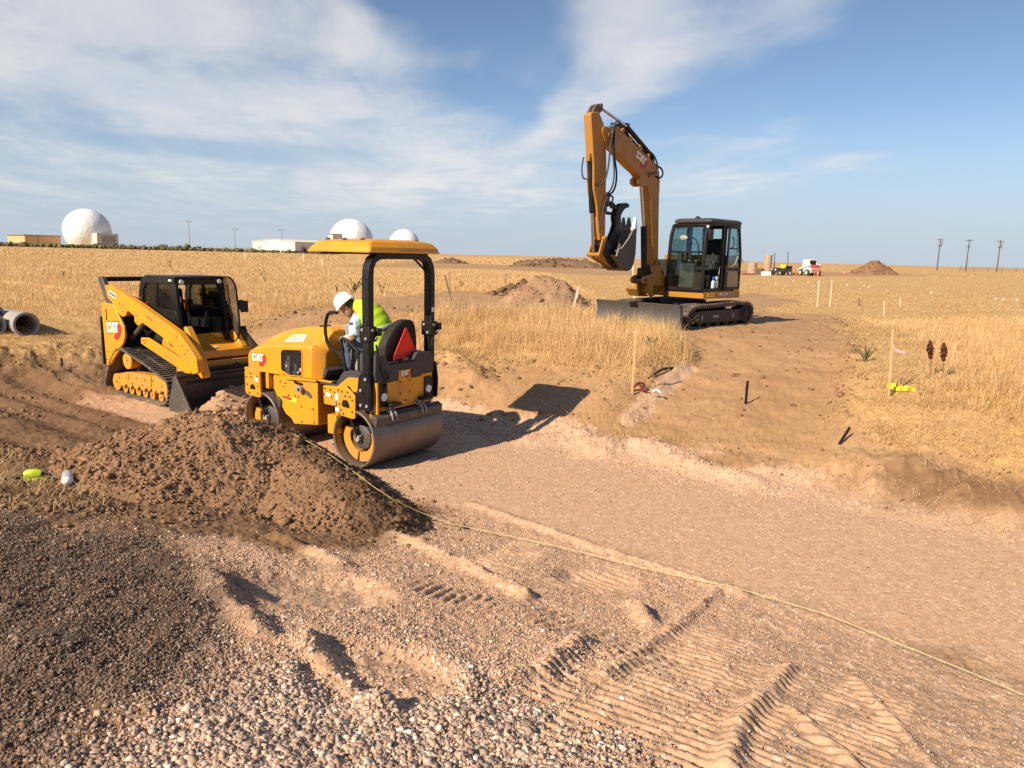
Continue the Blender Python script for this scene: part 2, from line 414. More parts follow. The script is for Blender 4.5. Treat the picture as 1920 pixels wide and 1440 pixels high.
def band(a0, e0, a1, e1, w, pw):                 # a long plume of cloud
    L = math.hypot(a1-a0, e1-e0); ux, uy = (a1-a0)/L, (e1-e0)/L
    s_ = vm('ADD', vm('MULTIPLY', vm('SUBTRACT', az, a0), ux), vm('MULTIPLY', vm('SUBTRACT', dz, e0), uy))
    t_ = vm('ADD', vm('MULTIPLY', vm('SUBTRACT', az, a0), -uy), vm('MULTIPLY', vm('SUBTRACT', dz, e0), ux))
    t_ = vm('ADD', t_, vm('MULTIPLY', vm('SUBTRACT', warp, .5), .16))
    wd = vm('ADD', w*.45, vm('MULTIPLY', smooth(s_, 0, L), w))
    q = vm('DIVIDE', vm('ABSOLUTE', t_), wd)
    e = vm('MULTIPLY', smooth(s_, -.06, .03), smooth(s_, L*1.35, L*.9))
    return vm('MULTIPLY', vm('MULTIPLY', smooth(q, 1.0, 0.0), e), pw)
cover = vm('ADD', vm('MULTIPLY', smooth(dy, .1, .5), .02), vm('MULTIPLY', vm('MULTIPLY', smooth(az, .12, -.32), .20), smooth(dy, .0, .4))); cover = vm('SUBTRACT', cover, vm('MULTIPLY', smooth(dy, .2, -.3), .25))
for args in ((-.50, .22, .20, .10, .22), (-.22, .16, .26, .07, .26), (-.10, .085, .22, .055, .26), (-.40, .10, .3, .035, .12), (.14, .30, .12, .10, .28), (.20, .085, .16, .04, .10), (.42, .12, .10, .016, .14), (-.15, .25, .12, .05, .22), (.26, .12, .22, .05, .15), (.05, .10, .16, .06, .12), (.40, .28, .12, .05, .22), (.60, .29, .06, .03, .2), (-.35, .26, .3, .06, .14)):
    cover = vm('ADD', cover, blob(*args))
cover = vm('ADD', cover, band(-.03, .115, .36, .31, .075, .30))
cover = vm('ADD', cover, band(.04, .17, .15, .32, .060, .15))
cover = vm('ADD', cover, band(-.66, .20, -.36, .16, .028, .16))
hole = vm('ADD', blob(-.12, .29, .10, .06, .30), vm('ADD', blob(-.33, .117, .22, .018, .24), blob(.52, .24, .24, .12, .3)))
cover = vm('SUBTRACT', cover, hole)
dens = vm('ADD', vm('ADD', vm('MULTIPLY', fib, .50), vm('MULTIPLY', veil, .28)), vm('MULTIPLY', puff, .30))
cl = smooth(vm('ADD', dens, cover), .56, 1.06)
cl = vm('MULTIPLY', cl, .70)
skyc = nd(nt, 'ShaderNodeVectorMath', operation='SCALE'); nt.links.new(sky.outputs[0], skyc.inputs[0]); skyc.inputs['Scale'].default_value = SKY_S
SKY_GAIN = mix(nt, 1.0, skyc.outputs[0], (.94, .98, 1.01), 'MULTIPLY')
hz_f = vm('MULTIPLY', smooth(dz, .20, 0.0), .88)
skyh = mix(nt, hz_f, SKY_GAIN, (.36, .425, .515))
lit = mix(nt, smooth(dens, .40, .68), (.50, .535, .58), (.72, .685, .645))
lit = mix(nt, smooth(dz, .09, .0), lit, (.43, .47, .535))
out = mix(nt, cl, skyh, lit)
nt.links.new(out, bg.inputs[0]); bg.inputs[1].default_value = .96
SC.view_settings.view_transform = 'Standard'; SC.view_settings.look = 'None'; SC.view_settings.exposure = 0.46; SC.view_settings.gamma = 1.0
SC.cycles.max_bounces = 8; SC.cycles.diffuse_bounces = 3; SC.cycles.glossy_bounces = 3; SC.cycles.transmission_bounces = 4; SC.cycles.transparent_max_bounces = 12
SC.cycles.use_denoising = False; SC.cycles.caustics_reflective = False; SC.cycles.caustics_refractive = False

# ------------------------------------------------------------------ where each kind of ground lies
def gp(*uv): return [tuple(G(u, v)[:2]) for u, v in uv]
P_DARK = gp((-500, 950), (60, 955), (230, 1000), (340, 1035), (400, 1080), (440, 1150), (420, 1230), (330, 1290), (230, 1340), (190, 1439))+[(-1.3, 1.2), (-6, 1.0)]
P_NEARGRAVEL = gp((330, 1010), (420, 1010), (540, 1040), (700, 1030), (820, 990), (900, 960), (1180, 1050), (1390, 1112), (1920, 1315))+[(4, 1), (-1.3, 1.0)]+gp((230, 1360), (400, 1240), (420, 1130))
P_RIGHTGRASS = gp((1590, 700), (1560, 790), (1620, 850), (1760, 860), (1830, 905), (1960, 925), (2300, 960))+[(22, 9), (30, 30), (8.6, 22)]+gp((1596, 625))
P_BROWN = gp((1600, 905), (1660, 868), (1750, 880), (1830, 915), (1960, 935), (2300, 965), (2300, 1030), (1930, 978), (1800, 965), (1700, 945))
LINE = gp((1178, 792), (1235, 735), (1292, 690))
P_PATH = [pz(450, 625, -.3), pz(560, 640, -.35), pz(640, 618, -.1), pz(820, 585, 0), pz(880, 592, 0), pz(1010, 585, 0), pz(1130, 590, 0), pz(1120, 560, 0), pz(860, 545, 0), pz(700, 560, 0), pz(600, 575, 0), pz(480, 588, 0)]
P_FARPATH = [pz(640, 501, 0), pz(900, 505, 0), pz(1130, 517, 0), pz(1400, 517, 0), pz(1650, 519, 0), pz(1760, 516, 0), pz(1640, 512, 0), pz(1400, 507, 0), pz(1130, 506, 0), pz(900, 495, 0), pz(800, 489, 0), pz(640, 498, 0)]
P_EXC = [pz(1290, 640, 0), pz(1600, 640, 0), pz(1570, 590, 0), pz(1420, 585, 0), pz(1500, 565, 0), pz(1420, 548, 0), pz(1300, 560, 0), pz(1150, 590, 0), pz(1200, 602, 0)]
def grass_mask(x, y):
    s, t = st(x, y); n = fbm(x, y, .9, 3, 21)*1.3
    g = sstep(10.35, 11.2, t+n*1.0)
    g = g*(1-sstep(-.5, .3, poly_sd(x, y, RAMP)+n*.3))
    g = np.maximum(g, sstep(-.1, .5, poly_sd(x, y, P_RIGHTGRASS)+n*.25))
    g = np.maximum(g, sstep(-15.3, -16.6, s+n*.5))
    for P in (P_PATH, P_EXC): g = g*(1-sstep(-.5, .5, poly_sd(x, y, P)+n*.4))
    g = g*(1-sstep(-4, 4, poly_sd(x, y, P_FARPATH)))
    return np.clip(g, 0, 1)
def zones(x, y):
    s, t = st(x, y); n = fbm(x, y, 1.6, 4, 3); n2 = fbm(x, y, 7, 4, 35, .65)
    road = sstep(5.25, 5.65, t+n*.2)*(1-sstep(8.5, 9.0, t+n*.35))*sstep(-13.6, -12.6, s+n)
    loose = sstep(7.95, 8.35, t+n*.3+n2*.3)*(1-sstep(9.0, 9.2, t+n*.9+n2*.35))*sstep(-9, -8, s)*(1-.92*sstep(-2.4, -1.7, s+n*.9+n2*.4))
    ng = poly_sd(x, y, P_NEARGRAVEL)+n*.22; near = sstep(-.18, .12, ng+.27*sstep(4.2, 5.0, t))
    dark = sstep(-.45, .40, poly_sd(x, y, P_DARK)+n*.5+n2*.25)*(1-near*.35)
    dl = np.minimum(seg(x, y, *LINE[:2])[0], seg(x, y, *LINE[1:])[0]); loose = np.maximum(loose, sstep(.20, .10, dl+n2*.14)*.9)
    grass = grass_mask(x, y)
    brown = np.maximum(sstep(-.35, .35, poly_sd(x, y, P_BROWN)+n*.6+n2*.5), (1-np.abs(np.clip(grass, 0, 1)*2-1))*sstep(-.05, .25, fbm(x, y, .7, 3, 33))*.8)
    return grass, np.clip(np.maximum(road, near), 0, 1), dark, loose, brown
# strips pressed by machine tracks (start, end, half width, pitch)
TRK = [(gp((1340, 1185))[0], gp((1075, 1430))[0], .25, .075), (gp((1165, 1203))[0], gp((985, 1300))[0], .20, .07), (gp((1455, 1250))[0], gp((1285, 1480))[0], .21, .075),
       (gp((940, 1122))[0], gp((1260, 1258))[0], .19, .08), (gp((770, 1095))[0], gp((930, 1135))[0], .18, .07), (gp((905, 1068))[0], gp((1015, 1008))[0], .2, .08), (gp((1040, 1100))[0], gp((1170, 1062))[0], .2, .075),
       (gp((1650, 1290))[0], gp((1500, 1500))[0], .22, .075), (gp((1100, 760))[0], gp((1180, 740))[0], .3, .09)]
BERM = [(gp((740, 1010), (850, 1055), (985, 1120)), .07, .07), (gp((1085, 1205), (1010, 1268), (940, 1275)), .06, .06), (gp((1480, 1255), (1390, 1350), (1365, 1439)), .05, .05),
        (gp((575, 1200), (640, 1265), (715, 1330)), .055, .065), (gp((700, 1330), (800, 1290), (900, 1262)), .04, .08), (gp((395, 1080), (440, 1135), (490, 1190)), .055, .07),
        (gp((1345, 1105), (1250, 1190), (1130, 1270)), .035, .045), (gp((520, 1010), (640, 1060)), .05, .07), (gp((1190, 1140), (1215, 1175)), .08, .07),
        (gp((1180, 790), (1240, 725), (1300, 670)), .05, .12), (gp((1100, 850), (1180, 830), (1290, 870), (1400, 905)), .085, .20), (gp((880, 945), (1000, 985), (1180, 1050), (1390, 1112)), .035, .06),
        (gp((1000, 830), (1080, 815), (1130, 850)), .08, .2), (gp((1490, 1340), (1600, 1439)), .03, .04), (gp((1600, 1270), (1750, 1439)), .025, .04), (gp((0, 672), (120, 668), (190, 690)), .22, .5), (gp((40, 700), (140, 715), (190, 735)), .12, .3),
        (gp((840, 665), (900, 705), (870, 730)), .10, .18), (gp((905, 720), (850, 705)), .1, .2), (gp((1560, 870), (1700, 880), (1880, 940)), .08, .3)]
BOWL = [(gp((720, 1255))[0], .42, .065), (gp((1120, 1090))[0], .4, .05), (gp((590, 1100))[0], .5, .08), (gp((470, 1130))[0], .25, .045)]
def detail(x, y):
    s, t = st(x, y); r = np.hypot(x, y); z = np.zeros_like(x)
    grass, grav, dark, loose, brown = zones(x, y)
    flat = sstep(5.5, 5.9, t)*(1-sstep(8.1, 8.6, t))*sstep(-12.5, -11, s)
    a = (.050*(1-flat)+.006*flat)*(1-grass*.5)*(1-.5*grav)
    z = z+a*fbm(x, y, 2.2, 4, 31)+(.018*(1-flat)+.004*flat)*fbm(x, y, 11, 4, 41, .6)
    soil = (1-grav)*(1-grass)*(1-dark)*np.where(t > 8.6, .8, 1.)
    cl = fbm(x, y, 6.5, 3, 51, .6); z = z+soil*sstep(-14, -10, -r)*np.where(t < 6, .5, 1.)*(.035*np.abs(cl)+.02*fbm(x, y, 23, 2, 61))
    near = (t < 5.6)
    rut = np.zeros_like(x)      # ruts left of the soil heap, running with the road
    m = sstep(-6.0, -7.5, s)*soil*(t < 6.0)
    rut = .03*np.sin(t*7.5+2.5*fbm(x, y, .35, 2, 71))*m; z = z+rut
    track = np.zeros_like(x); prs = np.zeros_like(x)
    for a0, b0, w, p in TRK:
        ax, ay = a0; bx, by = b0; L = math.hypot(bx-ax, by-ay); ux, uy = (bx-ax)/L, (by-ay)/L
        q = (x-ax)*ux+(y-ay)*uy; e = -(x-ax)*uy+(y-ay)*ux
        wob = fbm(x, y, 2.5, 2, 81)*.014
        m = sstep(w, w-.05, np.abs(e+wob))*sstep(-.15, .18, q+wob*3)*sstep(L+.15, L-.18, q+wob*3)*np.clip(.75+1.3*fbm(x, y, 3.3, 3, 83), .1, 1)
        ph = (q+wob*.5)/p; tri = np.abs((ph % 1)-.5)*2
        z = z*(1-m*.5)+m*np.clip(.75+1.1*fbm(x, y, 7, 3, 87), .2, 1.15)*(.022*sstep(.34, .60, tri)-.014); track = np.maximum(track, m)
    for pts, h, w in BERM:
        d = np.full_like(x, 9.)
        for a0, b0 in zip(pts, pts[1:]): d = np.minimum(d, seg(x, y, a0, b0)[0])
        w2 = w*(1+.5*fbm(x, y, 3, 2, 91)); z = z+h*np.exp(-(d/w2)**2)*(1+.5*fbm(x, y, 5, 3, 92))
    for c, rr, h in BOWL:
        d = np.hypot(x-c[0], y-c[1])*(1+.3*fbm(x, y, 2, 2, 95)); z = z-h*(1-sstep(rr*.5, rr, d))
    # wheel ruts on the ramp, ploughed clods along the edge of the straw
    edge = 1-np.abs(sstep(.1, .9, grass)*2-1); z = z+edge*sstep(-26, -18, -r)*.10*np.abs(fbm(x, y, 3.1, 4, 97))
    z = z+.02*fbm(x, y, .5, 3, 99)*sstep(8, 14, r)
    return z, (grass, grav, dark, loose, track, brown)
# ------------------------------------------------------------------ the ground, one sheet to the horizon, cut into field and road
rr = [.25]
while rr[-1] < 5200:
    r = rr[-1]; k = .05 if r < 1.7 else .0034 if r < 7 else .006 if r < 20 else .014 if r < 60 else .03 if r < 400 else .06
    rr.append(r*(1+k))
rr = np.array(rr)
A1 = 1000; a1 = np.radians(np.linspace(-43, 43, A1))
a2 = np.radians(np.linspace(43, 317, 130)[1:-1]); aa = np.concatenate([a1, a2]); NA = len(aa); NR = len(rr)
AA, RR = np.meshgrid(aa, rr); X = RR*np.sin(AA); Y = RR*np.cos(AA)
nearm = rr < 70; k = int(nearm.sum())
Z = H(X, Y)
Dn, zn = detail(X[:k], Y[:k]); Z[:k] += Dn
g, gv, dk, ls, tk, bn = [np.zeros_like(X) for _ in range(6)]
for dst, src in zip((g, gv, dk, ls, tk, bn), zn): dst[:k] = src
g[k:] = grass_mask(X[k:], Y[k:])
def GI(A, x, y):               # look a value up on the ground sheet
    x = np.atleast_1d(np.asarray(x, float)); y = np.atleast_1d(np.asarray(y, float)); r = np.hypot(x, y); q = (np.degrees(np.arctan2(x, y))+43)/86*(A1-1)
    q = np.clip(q, 0, A1-1.001); j0 = q.astype(int); fj = q-j0; i0 = np.clip(np.searchsorted(rr, r)-1, 0, NR-2); fi = np.clip((r-rr[i0])/(rr[i0+1]-rr[i0]), 0, 1)
    return (A[i0, j0]*(1-fj)+A[i0, j0+1]*fj)*(1-fi)+(A[i0+1, j0]*(1-fj)+A[i0+1, j0+1]*fj)*fi
def Hd(x, y): return GI(Z, x, y)
def Zn(x, y): return [GI(q, x, y) for q in (g, gv, dk, ls, tk)]
V = np.stack([X, Y, Z], -1).reshape(-1, 3)
ii = np.arange(NR-1)[:, None]*NA; jj = np.arange(NA)[None, :]; j2 = (jj+1) % NA
Q = np.stack([ii+jj, ii+j2, ii+NA+j2, ii+NA+jj], -1).reshape(-1, 4)[:, ::-1]
colA = np.stack([g, gv, dk, ls], -1).reshape(-1, 4); colB = np.stack([bn, bn, bn, bn*0+1], -1).reshape(-1, 4)
s_, t_ = st(X, Y)
onroad = ((t_ > 5.45+.15*fbm(X, Y, 1.5, 3, 3)) & (t_ < 8.65) & (s_ > -13) & (s_ < 40)).reshape(-1)
rf = onroad[Q].sum(1) >= 3
def submesh(name, q, mat):
    u, inv = np.unique(q, return_inverse=True)
    o = raw_mesh(name, V[u], inv.reshape(q.shape), mat, {'zone': colA[u], 'topsoil': colB[u]})
    o.data.polygons.foreach_set('use_smooth', np.ones(len(q), bool)); return o
def ground_mat():
    m = bpy.data.materials.new('ground'); nt, o = NT(m)
    b = nd(nt, 'ShaderNodeBsdfPrincipled', _Roughness=.95); b.inputs['Specular IOR Level'].default_value = .15; nt.links.new(b.outputs[0], o.inputs[0])
    at = nd(nt, 'ShaderNodeAttribute', attribute_name='zone'); sp = nd(nt, 'ShaderNodeSeparateColor'); nt.links.new(at.outputs['Color'], sp.inputs[0])
    g, gv, dk = sp.outputs; ls = at.outputs['Alpha']
    tc = nd(nt, 'ShaderNodeTexCoord'); co = tc.outputs['Object']
    nb = noise(nt, co, .9, 6, .6); nm = noise(nt, co, 7, 6, .65); nf = noise(nt, co, 60, 4, .65)
    vo = nd(nt, 'ShaderNodeTexVoronoi', _Scale=42.); nt.links.new(co, vo.inputs['Vector'])
    vs = nd(nt, 'ShaderNodeSeparateColor'); nt.links.new(vo.outputs['Color'], vs.inputs[0])
    pos = nd(nt, 'ShaderNodeSeparateXYZ'); nt.links.new(co, pos.inputs[0])
    def mth(op, a_, b_):
        q = nd(nt, 'ShaderNodeMath', operation=op)
        for i_, v_ in ((0, a_), (1, b_)):
            if hasattr(v_, 'links'): nt.links.new(v_, q.inputs[i_])
            else: q.inputs[i_].default_value = v_
        return q.outputs[0]
    tt = mth('ADD', mth('MULTIPLY', pos.outputs[0], .59), mth('MULTIPLY', pos.outputs[1], .806)); tt = mth('ADD', tt, mth('MULTIPLY', mth('SUBTRACT', nb, .5), 2.0))
    tanf = ramp(nt, mth('DIVIDE', tt, 20.), [(.40, 0.), (.46, 1.)])     # the cut subsoil beyond the road is paler than the topsoil heaped on this side
    soil = mix(nt, ramp(nt, nb, [(.3, 0.), (.7, 1.)]), (.225, .122, .060), (.345, .20, .105))
    tan = mix(nt, ramp(nt, nb, [(.3, 0.), (.7, 1.)]), (.42, .232, .108), (.54, .325, .168)); soil = mix(nt, tanf, soil, tan)
    ns = noise(nt, co, 26, 5, .7)
    soil = mix(nt, ramp(nt, ns, [(.36, .45), (.52, 0.)]), soil, mix(nt, tanf, (.11, .058, .03), (.29, .165, .08)))
    soil = mix(nt, ramp(nt, nm, [(.38, 0.), (.68, .55)]), soil, mix(nt, tanf, (.165, .088, .045), (.36, .20, .095)))
    gr = mix(nt, ramp(nt, nm, [(.3, 0.), (.7, 1.)]), (.52, .31, .178), (.63, .40, .248))
    gr = mix(nt, ramp(nt, vs.outputs[0], [(.0, .75), (.16, .35), (.3, 0.)]), gr, (.40, .235, .135))
    gr = mix(nt, ramp(nt, vs.outputs[1], [(.84, 0.), (.97, .6)]), gr, (.76, .58, .44))
    gl = mix(nt, ramp(nt, nm, [(.3, 0.), (.7, 1.)]), (.56, .35, .215), (.66, .435, .285))
    dg = mix(nt, ramp(nt, nm, [(.3, 0.), (.7, 1.)]), (.072, .052, .039), (.13, .093, .068))
    st_ = mix(nt, ramp(nt, nb, [(.3, 0.), (.7, 1.)]), (.52, .31, .125), (.66, .42, .185))
    st_ = mix(nt, ramp(nt, nm, [(.4, 0.), (.7, .5)]), st_, (.34, .19, .075))
    a2_ = nd(nt, 'ShaderNodeAttribute', attribute_name='topsoil'); soil = mix(nt, a2_.outputs['Fac'], soil, mix(nt, ramp(nt, nm, [(.3, 0.), (.7, 1.)]), (.185, .098, .048), (.30, .168, .085)))
    c = mix(nt, gv, soil, gr); c = mix(nt, ls, c, gl); c = mix(nt, dk, c, dg)
    c = mix(nt, ramp(nt, g, [(.1, 0.), (.8, 1.)]), c, st_)
    c = mix(nt, ramp(nt, nf, [(.25, .5), (.5, 0.)]), c, mix(nt, .55, c, (.03, .02, .012)))
    nt.links.new(c, b.inputs['Base Color'])
    bp = nd(nt, 'ShaderNodeBump', _Strength=.45, _Distance=.008); nt.links.new(nf, bp.inputs['Height'])
    b2 = nd(nt, 'ShaderNodeBump', _Strength=.35, _Distance=.006); nt.links.new(vo.outputs['Distance'], b2.inputs['Height']); nt.links.new(bp.outputs[0], b2.inputs['Normal'])
    b2.invert = True; nt.links.new(b2.outputs[0], b.inputs['Normal']); return m
M_GROUND = ground_mat()
struct(submesh('ground', Q[~rf], M_GROUND)); struct(submesh('road', Q[rf], M_GROUND))

# ------------------------------------------------------------------ loose stones, soil lumps, straw
def col_mat(name, rough=.9, trans=0., bump=0, spec=.2):
    m = bpy.data.materials.new(name); nt, o = NT(m)
    b = nd(nt, 'ShaderNodeBsdfPrincipled', _Roughness=rough); b.inputs['Specular IOR Level'].default_value = spec
    at = nd(nt, 'ShaderNodeAttribute', attribute_name='tint'); nt.links.new(at.outputs['Color'], b.inputs['Base Color'])
    if bump:
        tc = nd(nt, 'ShaderNodeTexCoord'); bp = nd(nt, 'ShaderNodeBump', _Strength=bump, _Distance=.006); nt.links.new(noise(nt, tc.outputs['Object'], 90, 3), bp.inputs['Height']); nt.links.new(bp.outputs[0], b.inputs['Normal'])
    sh = b.outputs[0]
    if trans:
        t = nd(nt, 'ShaderNodeBsdfTranslucent'); nt.links.new(at.outputs['Color'], t.inputs[0]); mx = nd(nt, 'ShaderNodeMixShader', _Fac=trans)
        nt.links.new(sh, mx.inputs[1]); nt.links.new(t.outputs[0], mx.inputs[2]); sh = mx.outputs[0]
    nt.links.new(sh, o.inputs[0]); return m
M_STONE = col_mat('stone', .85, 0, .3); M_STRAW = col_mat('straw', .7, .25, 0, .15); M_CLOD = col_mat('soil_lump', .95, 0, .6, .1)
def ico():
    p = (1+5**.5)/2
    v = np.array([(-1, p, 0), (1, p, 0), (-1, -p, 0), (1, -p, 0), (0, -1, p), (0, 1, p), (0, -1, -p), (0, 1, -p), (p, 0, -1), (p, 0, 1), (-p, 0, -1), (-p, 0, 1)], float)/math.hypot(1, p)
    f = np.array([(0, 11, 5), (0, 5, 1), (0, 1, 7), (0, 7, 10), (0, 10, 11), (1, 5, 9), (5, 11, 4), (11, 10, 2), (10, 7, 6), (7, 1, 8), (3, 9, 4), (3, 4, 2), (3, 2, 6), (3, 6, 8), (3, 8, 9), (4, 9, 5), (2, 4, 11), (6, 2, 10), (8, 6, 7), (9, 8, 1)])
    return v, f
def rocks(x, y, z, r, tint, flat=.75, jit=.28, sink=.25):
    v, f = ico(); n = len(x)
    S = v[None]*(1+rng.normal(0, jit, (n, 12, 1)))*(1+rng.normal(0, .16, (n, 1, 3)))
    S[..., 2] *= flat
    th = rng.uniform(0, 6.283, n); c, s = np.cos(th)[:, None], np.sin(th)[:, None]
    tl = rng.normal(0, .35, n); ct, s2 = np.cos(tl)[:, None], np.sin(tl)[:, None]
    X_, Y_, Z_ = S[..., 0], S[..., 1], S[..., 2]
    Y_, Z_ = ct*Y_-s2*Z_, s2*Y_+ct*Z_
    X_, Y_ = c*X_-s*Y_, s*X_+c*Y_
    P = np.stack([x[:, None]+X_*r[:, None], y[:, None]+Y_*r[:, None], z[:, None]+Z_*r[:, None]+(r*(flat-sink*2))[:, None]*.6], -1).reshape(-1, 3)
    T = (f[None]+np.arange(n)[:, None, None]*12).reshape(-1, 3)
    return P, T, np.repeat(np.concatenate([tint, np.ones((n, 1))], 1), 12, 0)
def scatter(n, r0, r1, a0=-42, a1=42, pw=.5):
    a = np.radians(rng.uniform(a0, a1, n)); r = (r0**(1/pw)+(r1**(1/pw)-r0**(1/pw))*rng.random(n))**pw if pw != 0 else np.exp(rng.uniform(np.log(r0), np.log(r1), n))
    return r*np.sin(a), r*np.cos(a)
def stone_tint(n, dark):
    base = np.array([(.60, .41, .295), (.50, .34, .245), (.68, .51, .385), (.40, .28, .21), (.58, .375, .25), (.78, .66, .54), (.46, .375, .31)])
    t = base[rng.choice(7, n, p=[.26, .20, .16, .12, .14, .06, .06])]*rng.uniform(.62, 1.25, (n, 1))
    return np.clip(t*(1-dark[:, None]*np.array([(.57, .61, .64)])), 0, .85)
GRID = (g, gv, dk, ls, tk); BROWN = bn
def Zn(x, y): return [GI(q, x, y) for q in GRID]
def gravel():
    x, y = scatter(260000, 1.7, 9.0, pw=.8); x2, y2 = scatter(150000, 1.7, 4.2, pw=.7); x, y = np.concatenate([x, x2]), np.concatenate([y, y2])
    s, t = st(x, y); gz, gv, dk, ls, tk = Zn(x, y)
    nn = fbm(x, y, .9, 3, 121); cx = sstep(-.75, .2, fbm(x, y, 1.9, 2, 123))
    # heaviest at the photographer's feet, thin on the rolled bed and in the pressed strips
    bowl = np.zeros_like(x)
    for c_0, r_0, h_0 in BOWL: bowl = np.maximum(bowl, sstep(r_0*1.05, r_0*.6, np.hypot(x-c_0[0], y-c_0[1])*(1+.5*fbm(x, y, 2, 2, 95))))
    foot = sstep(2.9, 1.9, t)*sstep(-2.9, -1.9, s)*(1-sstep(.9, 1.7, s))
    d = foot*(.35+.65*cx)*(gv+dk*.6)+.10*gv*(t < 5.6)*(.4+cx)+.16*dk+.35*sstep(.1, .4, nn)*gv*(t < 5.6)
    d = np.where(t > 5.5, .03*gv+.40*ls, d)*(1-.95*tk)*(1-.85*sstep(-1.7, -.7, s)*sstep(1.9, 2.9, t))*(1-.93*bowl)
    free = mound(x, y) < -.02; u = rng.random(len(x))
    m = (u < np.clip(d, 0, 1)) & free
    r = np.exp(rng.normal(math.log(.0042), .42, len(x)))*(1+.70*foot); r = np.clip(r, .002, .016)
    big = (x[m], y[m], Hd(x[m], y[m]), r[m], stone_tint(m.sum(), dk[m]))
    # the fine crushed grit between
    x, y = scatter(420000, 1.7, 8.0, pw=.85); x2, y2 = scatter(170000, 8.0, 12.0, pw=.6); x, y = np.concatenate([x, x2]), np.concatenate([y, y2]); s, t = st(x, y); gz, gv, dk, ls, tk = Zn(x, y); nn = fbm(x, y, 2.2, 3, 125)
    bowl = np.zeros_like(x)
    for c_0, r_0, h_0 in BOWL: bowl = np.maximum(bowl, sstep(r_0*1.05, r_0*.6, np.hypot(x-c_0[0], y-c_0[1])))
    d = (gv*.75+dk*.95)*sstep(-.7, .1, nn)*(1-.85*tk)*(1-.85*bowl)*(1-.80*sstep(-1.9, -.9, s)*sstep(1.8, 2.8, t)); d = np.where(t > 5.5, .10*gv+.75*ls, d)
    m = (rng.random(len(x)) < d) & (mound(x, y) < -.02); x, y, dk = x[m], y[m], dk[m]
    r = np.clip(np.exp(rng.normal(math.log(.0034), .35, len(x))), .0015, .008)*(1+.35*dk)*np.where(np.hypot(x, y) > 8, 1.7, 1.)
    return big, (x, y, Hd(x, y), r, stone_tint(len(x), np.clip(dk*1.05, 0, 1))*np.where(dk[:, None] > .5, .92, np.array([(1.15, 1.04, .94)])))
def grit(x, y, z, r, tint):
    v = np.array([(1, 0, 0), (-1, 0, 0), (0, 1, 0), (0, -1, 0), (0, 0, 1), (0, 0, -1)], float); f = np.array([(0, 2, 4), (2, 1, 4), (1, 3, 4), (3, 0, 4), (2, 0, 5), (1, 2, 5), (3, 1, 5), (0, 3, 5)]); n = len(x)
    S = (v[None]+rng.normal(0, .38, (n, 6, 3)))*r[:, None, None]; S[..., 2] *= .8
    P = (S+np.stack([x, y, z+r*.35], -1)[:, None]).reshape(-1, 3); return P, (f[None]+np.arange(n)[:, None, None]*6).reshape(-1, 3), np.repeat(np.concatenate([tint, np.ones((n, 1))], 1), 6, 0)
big, fine = gravel()
P_, T_, c_ = rocks(*big, flat=.7, jit=.42, sink=.20); P2, T2, c2_ = grit(*fine)
tag(raw_mesh('gravel', np.concatenate([P_, P2]), np.concatenate([T_, T2+len(P_)]), M_STONE, {'tint': np.concatenate([c_, c2_])}), 'loose brown and pink gravel stones scattered over the ground', 'gravel', kind='stuff')
# lumps of soil along the ploughed edges
def clods():
    x, y = scatter(60000, 5, 24, pw=.6); x2, y2 = scatter(30000, 4.6, 9, -40, 5); x, y = np.concatenate([x, x2]), np.concatenate([y, y2]); s, t = st(x, y); g, gv, dk, ls, tk = Zn(x, y)
    edge = 1-np.abs(np.clip(g, 0, 1)*2-1)
    left = (1-gv)*(1-g)*sstep(-4, -6, s)*(t < 6)
    d = edge*.5+.30*GI(BROWN, x, y)+.05*(1-gv)*(1-g)*(t > 8.6)+.10*sstep(1.2, .9, mound_e(x, y))+left*.5*sstep(-.1, .3, fbm(x, y, .8, 3, 131))
    m = (rng.random(len(x)) < d) & (mound(x, y) < -.02); x, y = x[m], y[m]; n = len(x)
    r = np.clip(np.exp(rng.normal(math.log(.016), .55, n))*np.where(np.hypot(x, y) < 11, .6, 1.), .004, np.where(np.hypot(x, y) < 11, .028, .06))
    t = np.array([(.26, .15, .082)])*rng.uniform(.65, 1.2, (n, 1)); return x, y, Hd(x, y), r, t
q = clods(); P_, T_, c_ = rocks(*q, flat=.8, jit=.33)
tag(raw_mesh('dirt_clods', P_, T_, M_CLOD, {'tint': c_}), 'small brown soil lumps along the ploughed edges', 'soil lumps', kind='stuff')
# dry grass: every blade a bent sliver of straw
def blades(x, y, z, h, w, lx, ly, tint, full=True):
    n = len(x); th = rng.uniform(0, math.pi, n); cx, cy = np.cos(th)*w*.5, np.sin(th)*w*.5
    hr = np.sqrt(np.clip(h*h-np.clip(lx*lx+ly*ly, 0, (h*.97)**2), 0, None))
    if full:
        P = np.stack([np.stack([x-cx, y-cy, z-.02], -1), np.stack([x+cx, y+cy, z-.02], -1),
                      np.stack([x-cx*.75+lx*.35, y-cy*.75+ly*.35, z+hr*.58], -1), np.stack([x+cx*.75+lx*.35, y+cy*.75+ly*.35, z+hr*.58], -1), np.stack([x+lx, y+ly, z+hr], -1)], 1).reshape(-1, 3)
        T = (np.array([(0, 1, 3), (0, 3, 2), (2, 3, 4)])[None]+np.arange(n)[:, None, None]*5).reshape(-1, 3); k = 5
        sh = np.array([1., 1., 1., 1., 1.])
    else:
        P = np.stack([np.stack([x-cx, y-cy, z-.02], -1), np.stack([x+cx, y+cy, z-.02], -1), np.stack([x+lx, y+ly, z+hr], -1)], 1).reshape(-1, 3)
        T = (np.array([(0, 1, 2)])[None]+np.arange(n)[:, None, None]*3).reshape(-1, 3); k = 3
    return P, T, np.repeat(np.concatenate([tint, np.ones((n, 1))], 1), k, 0)
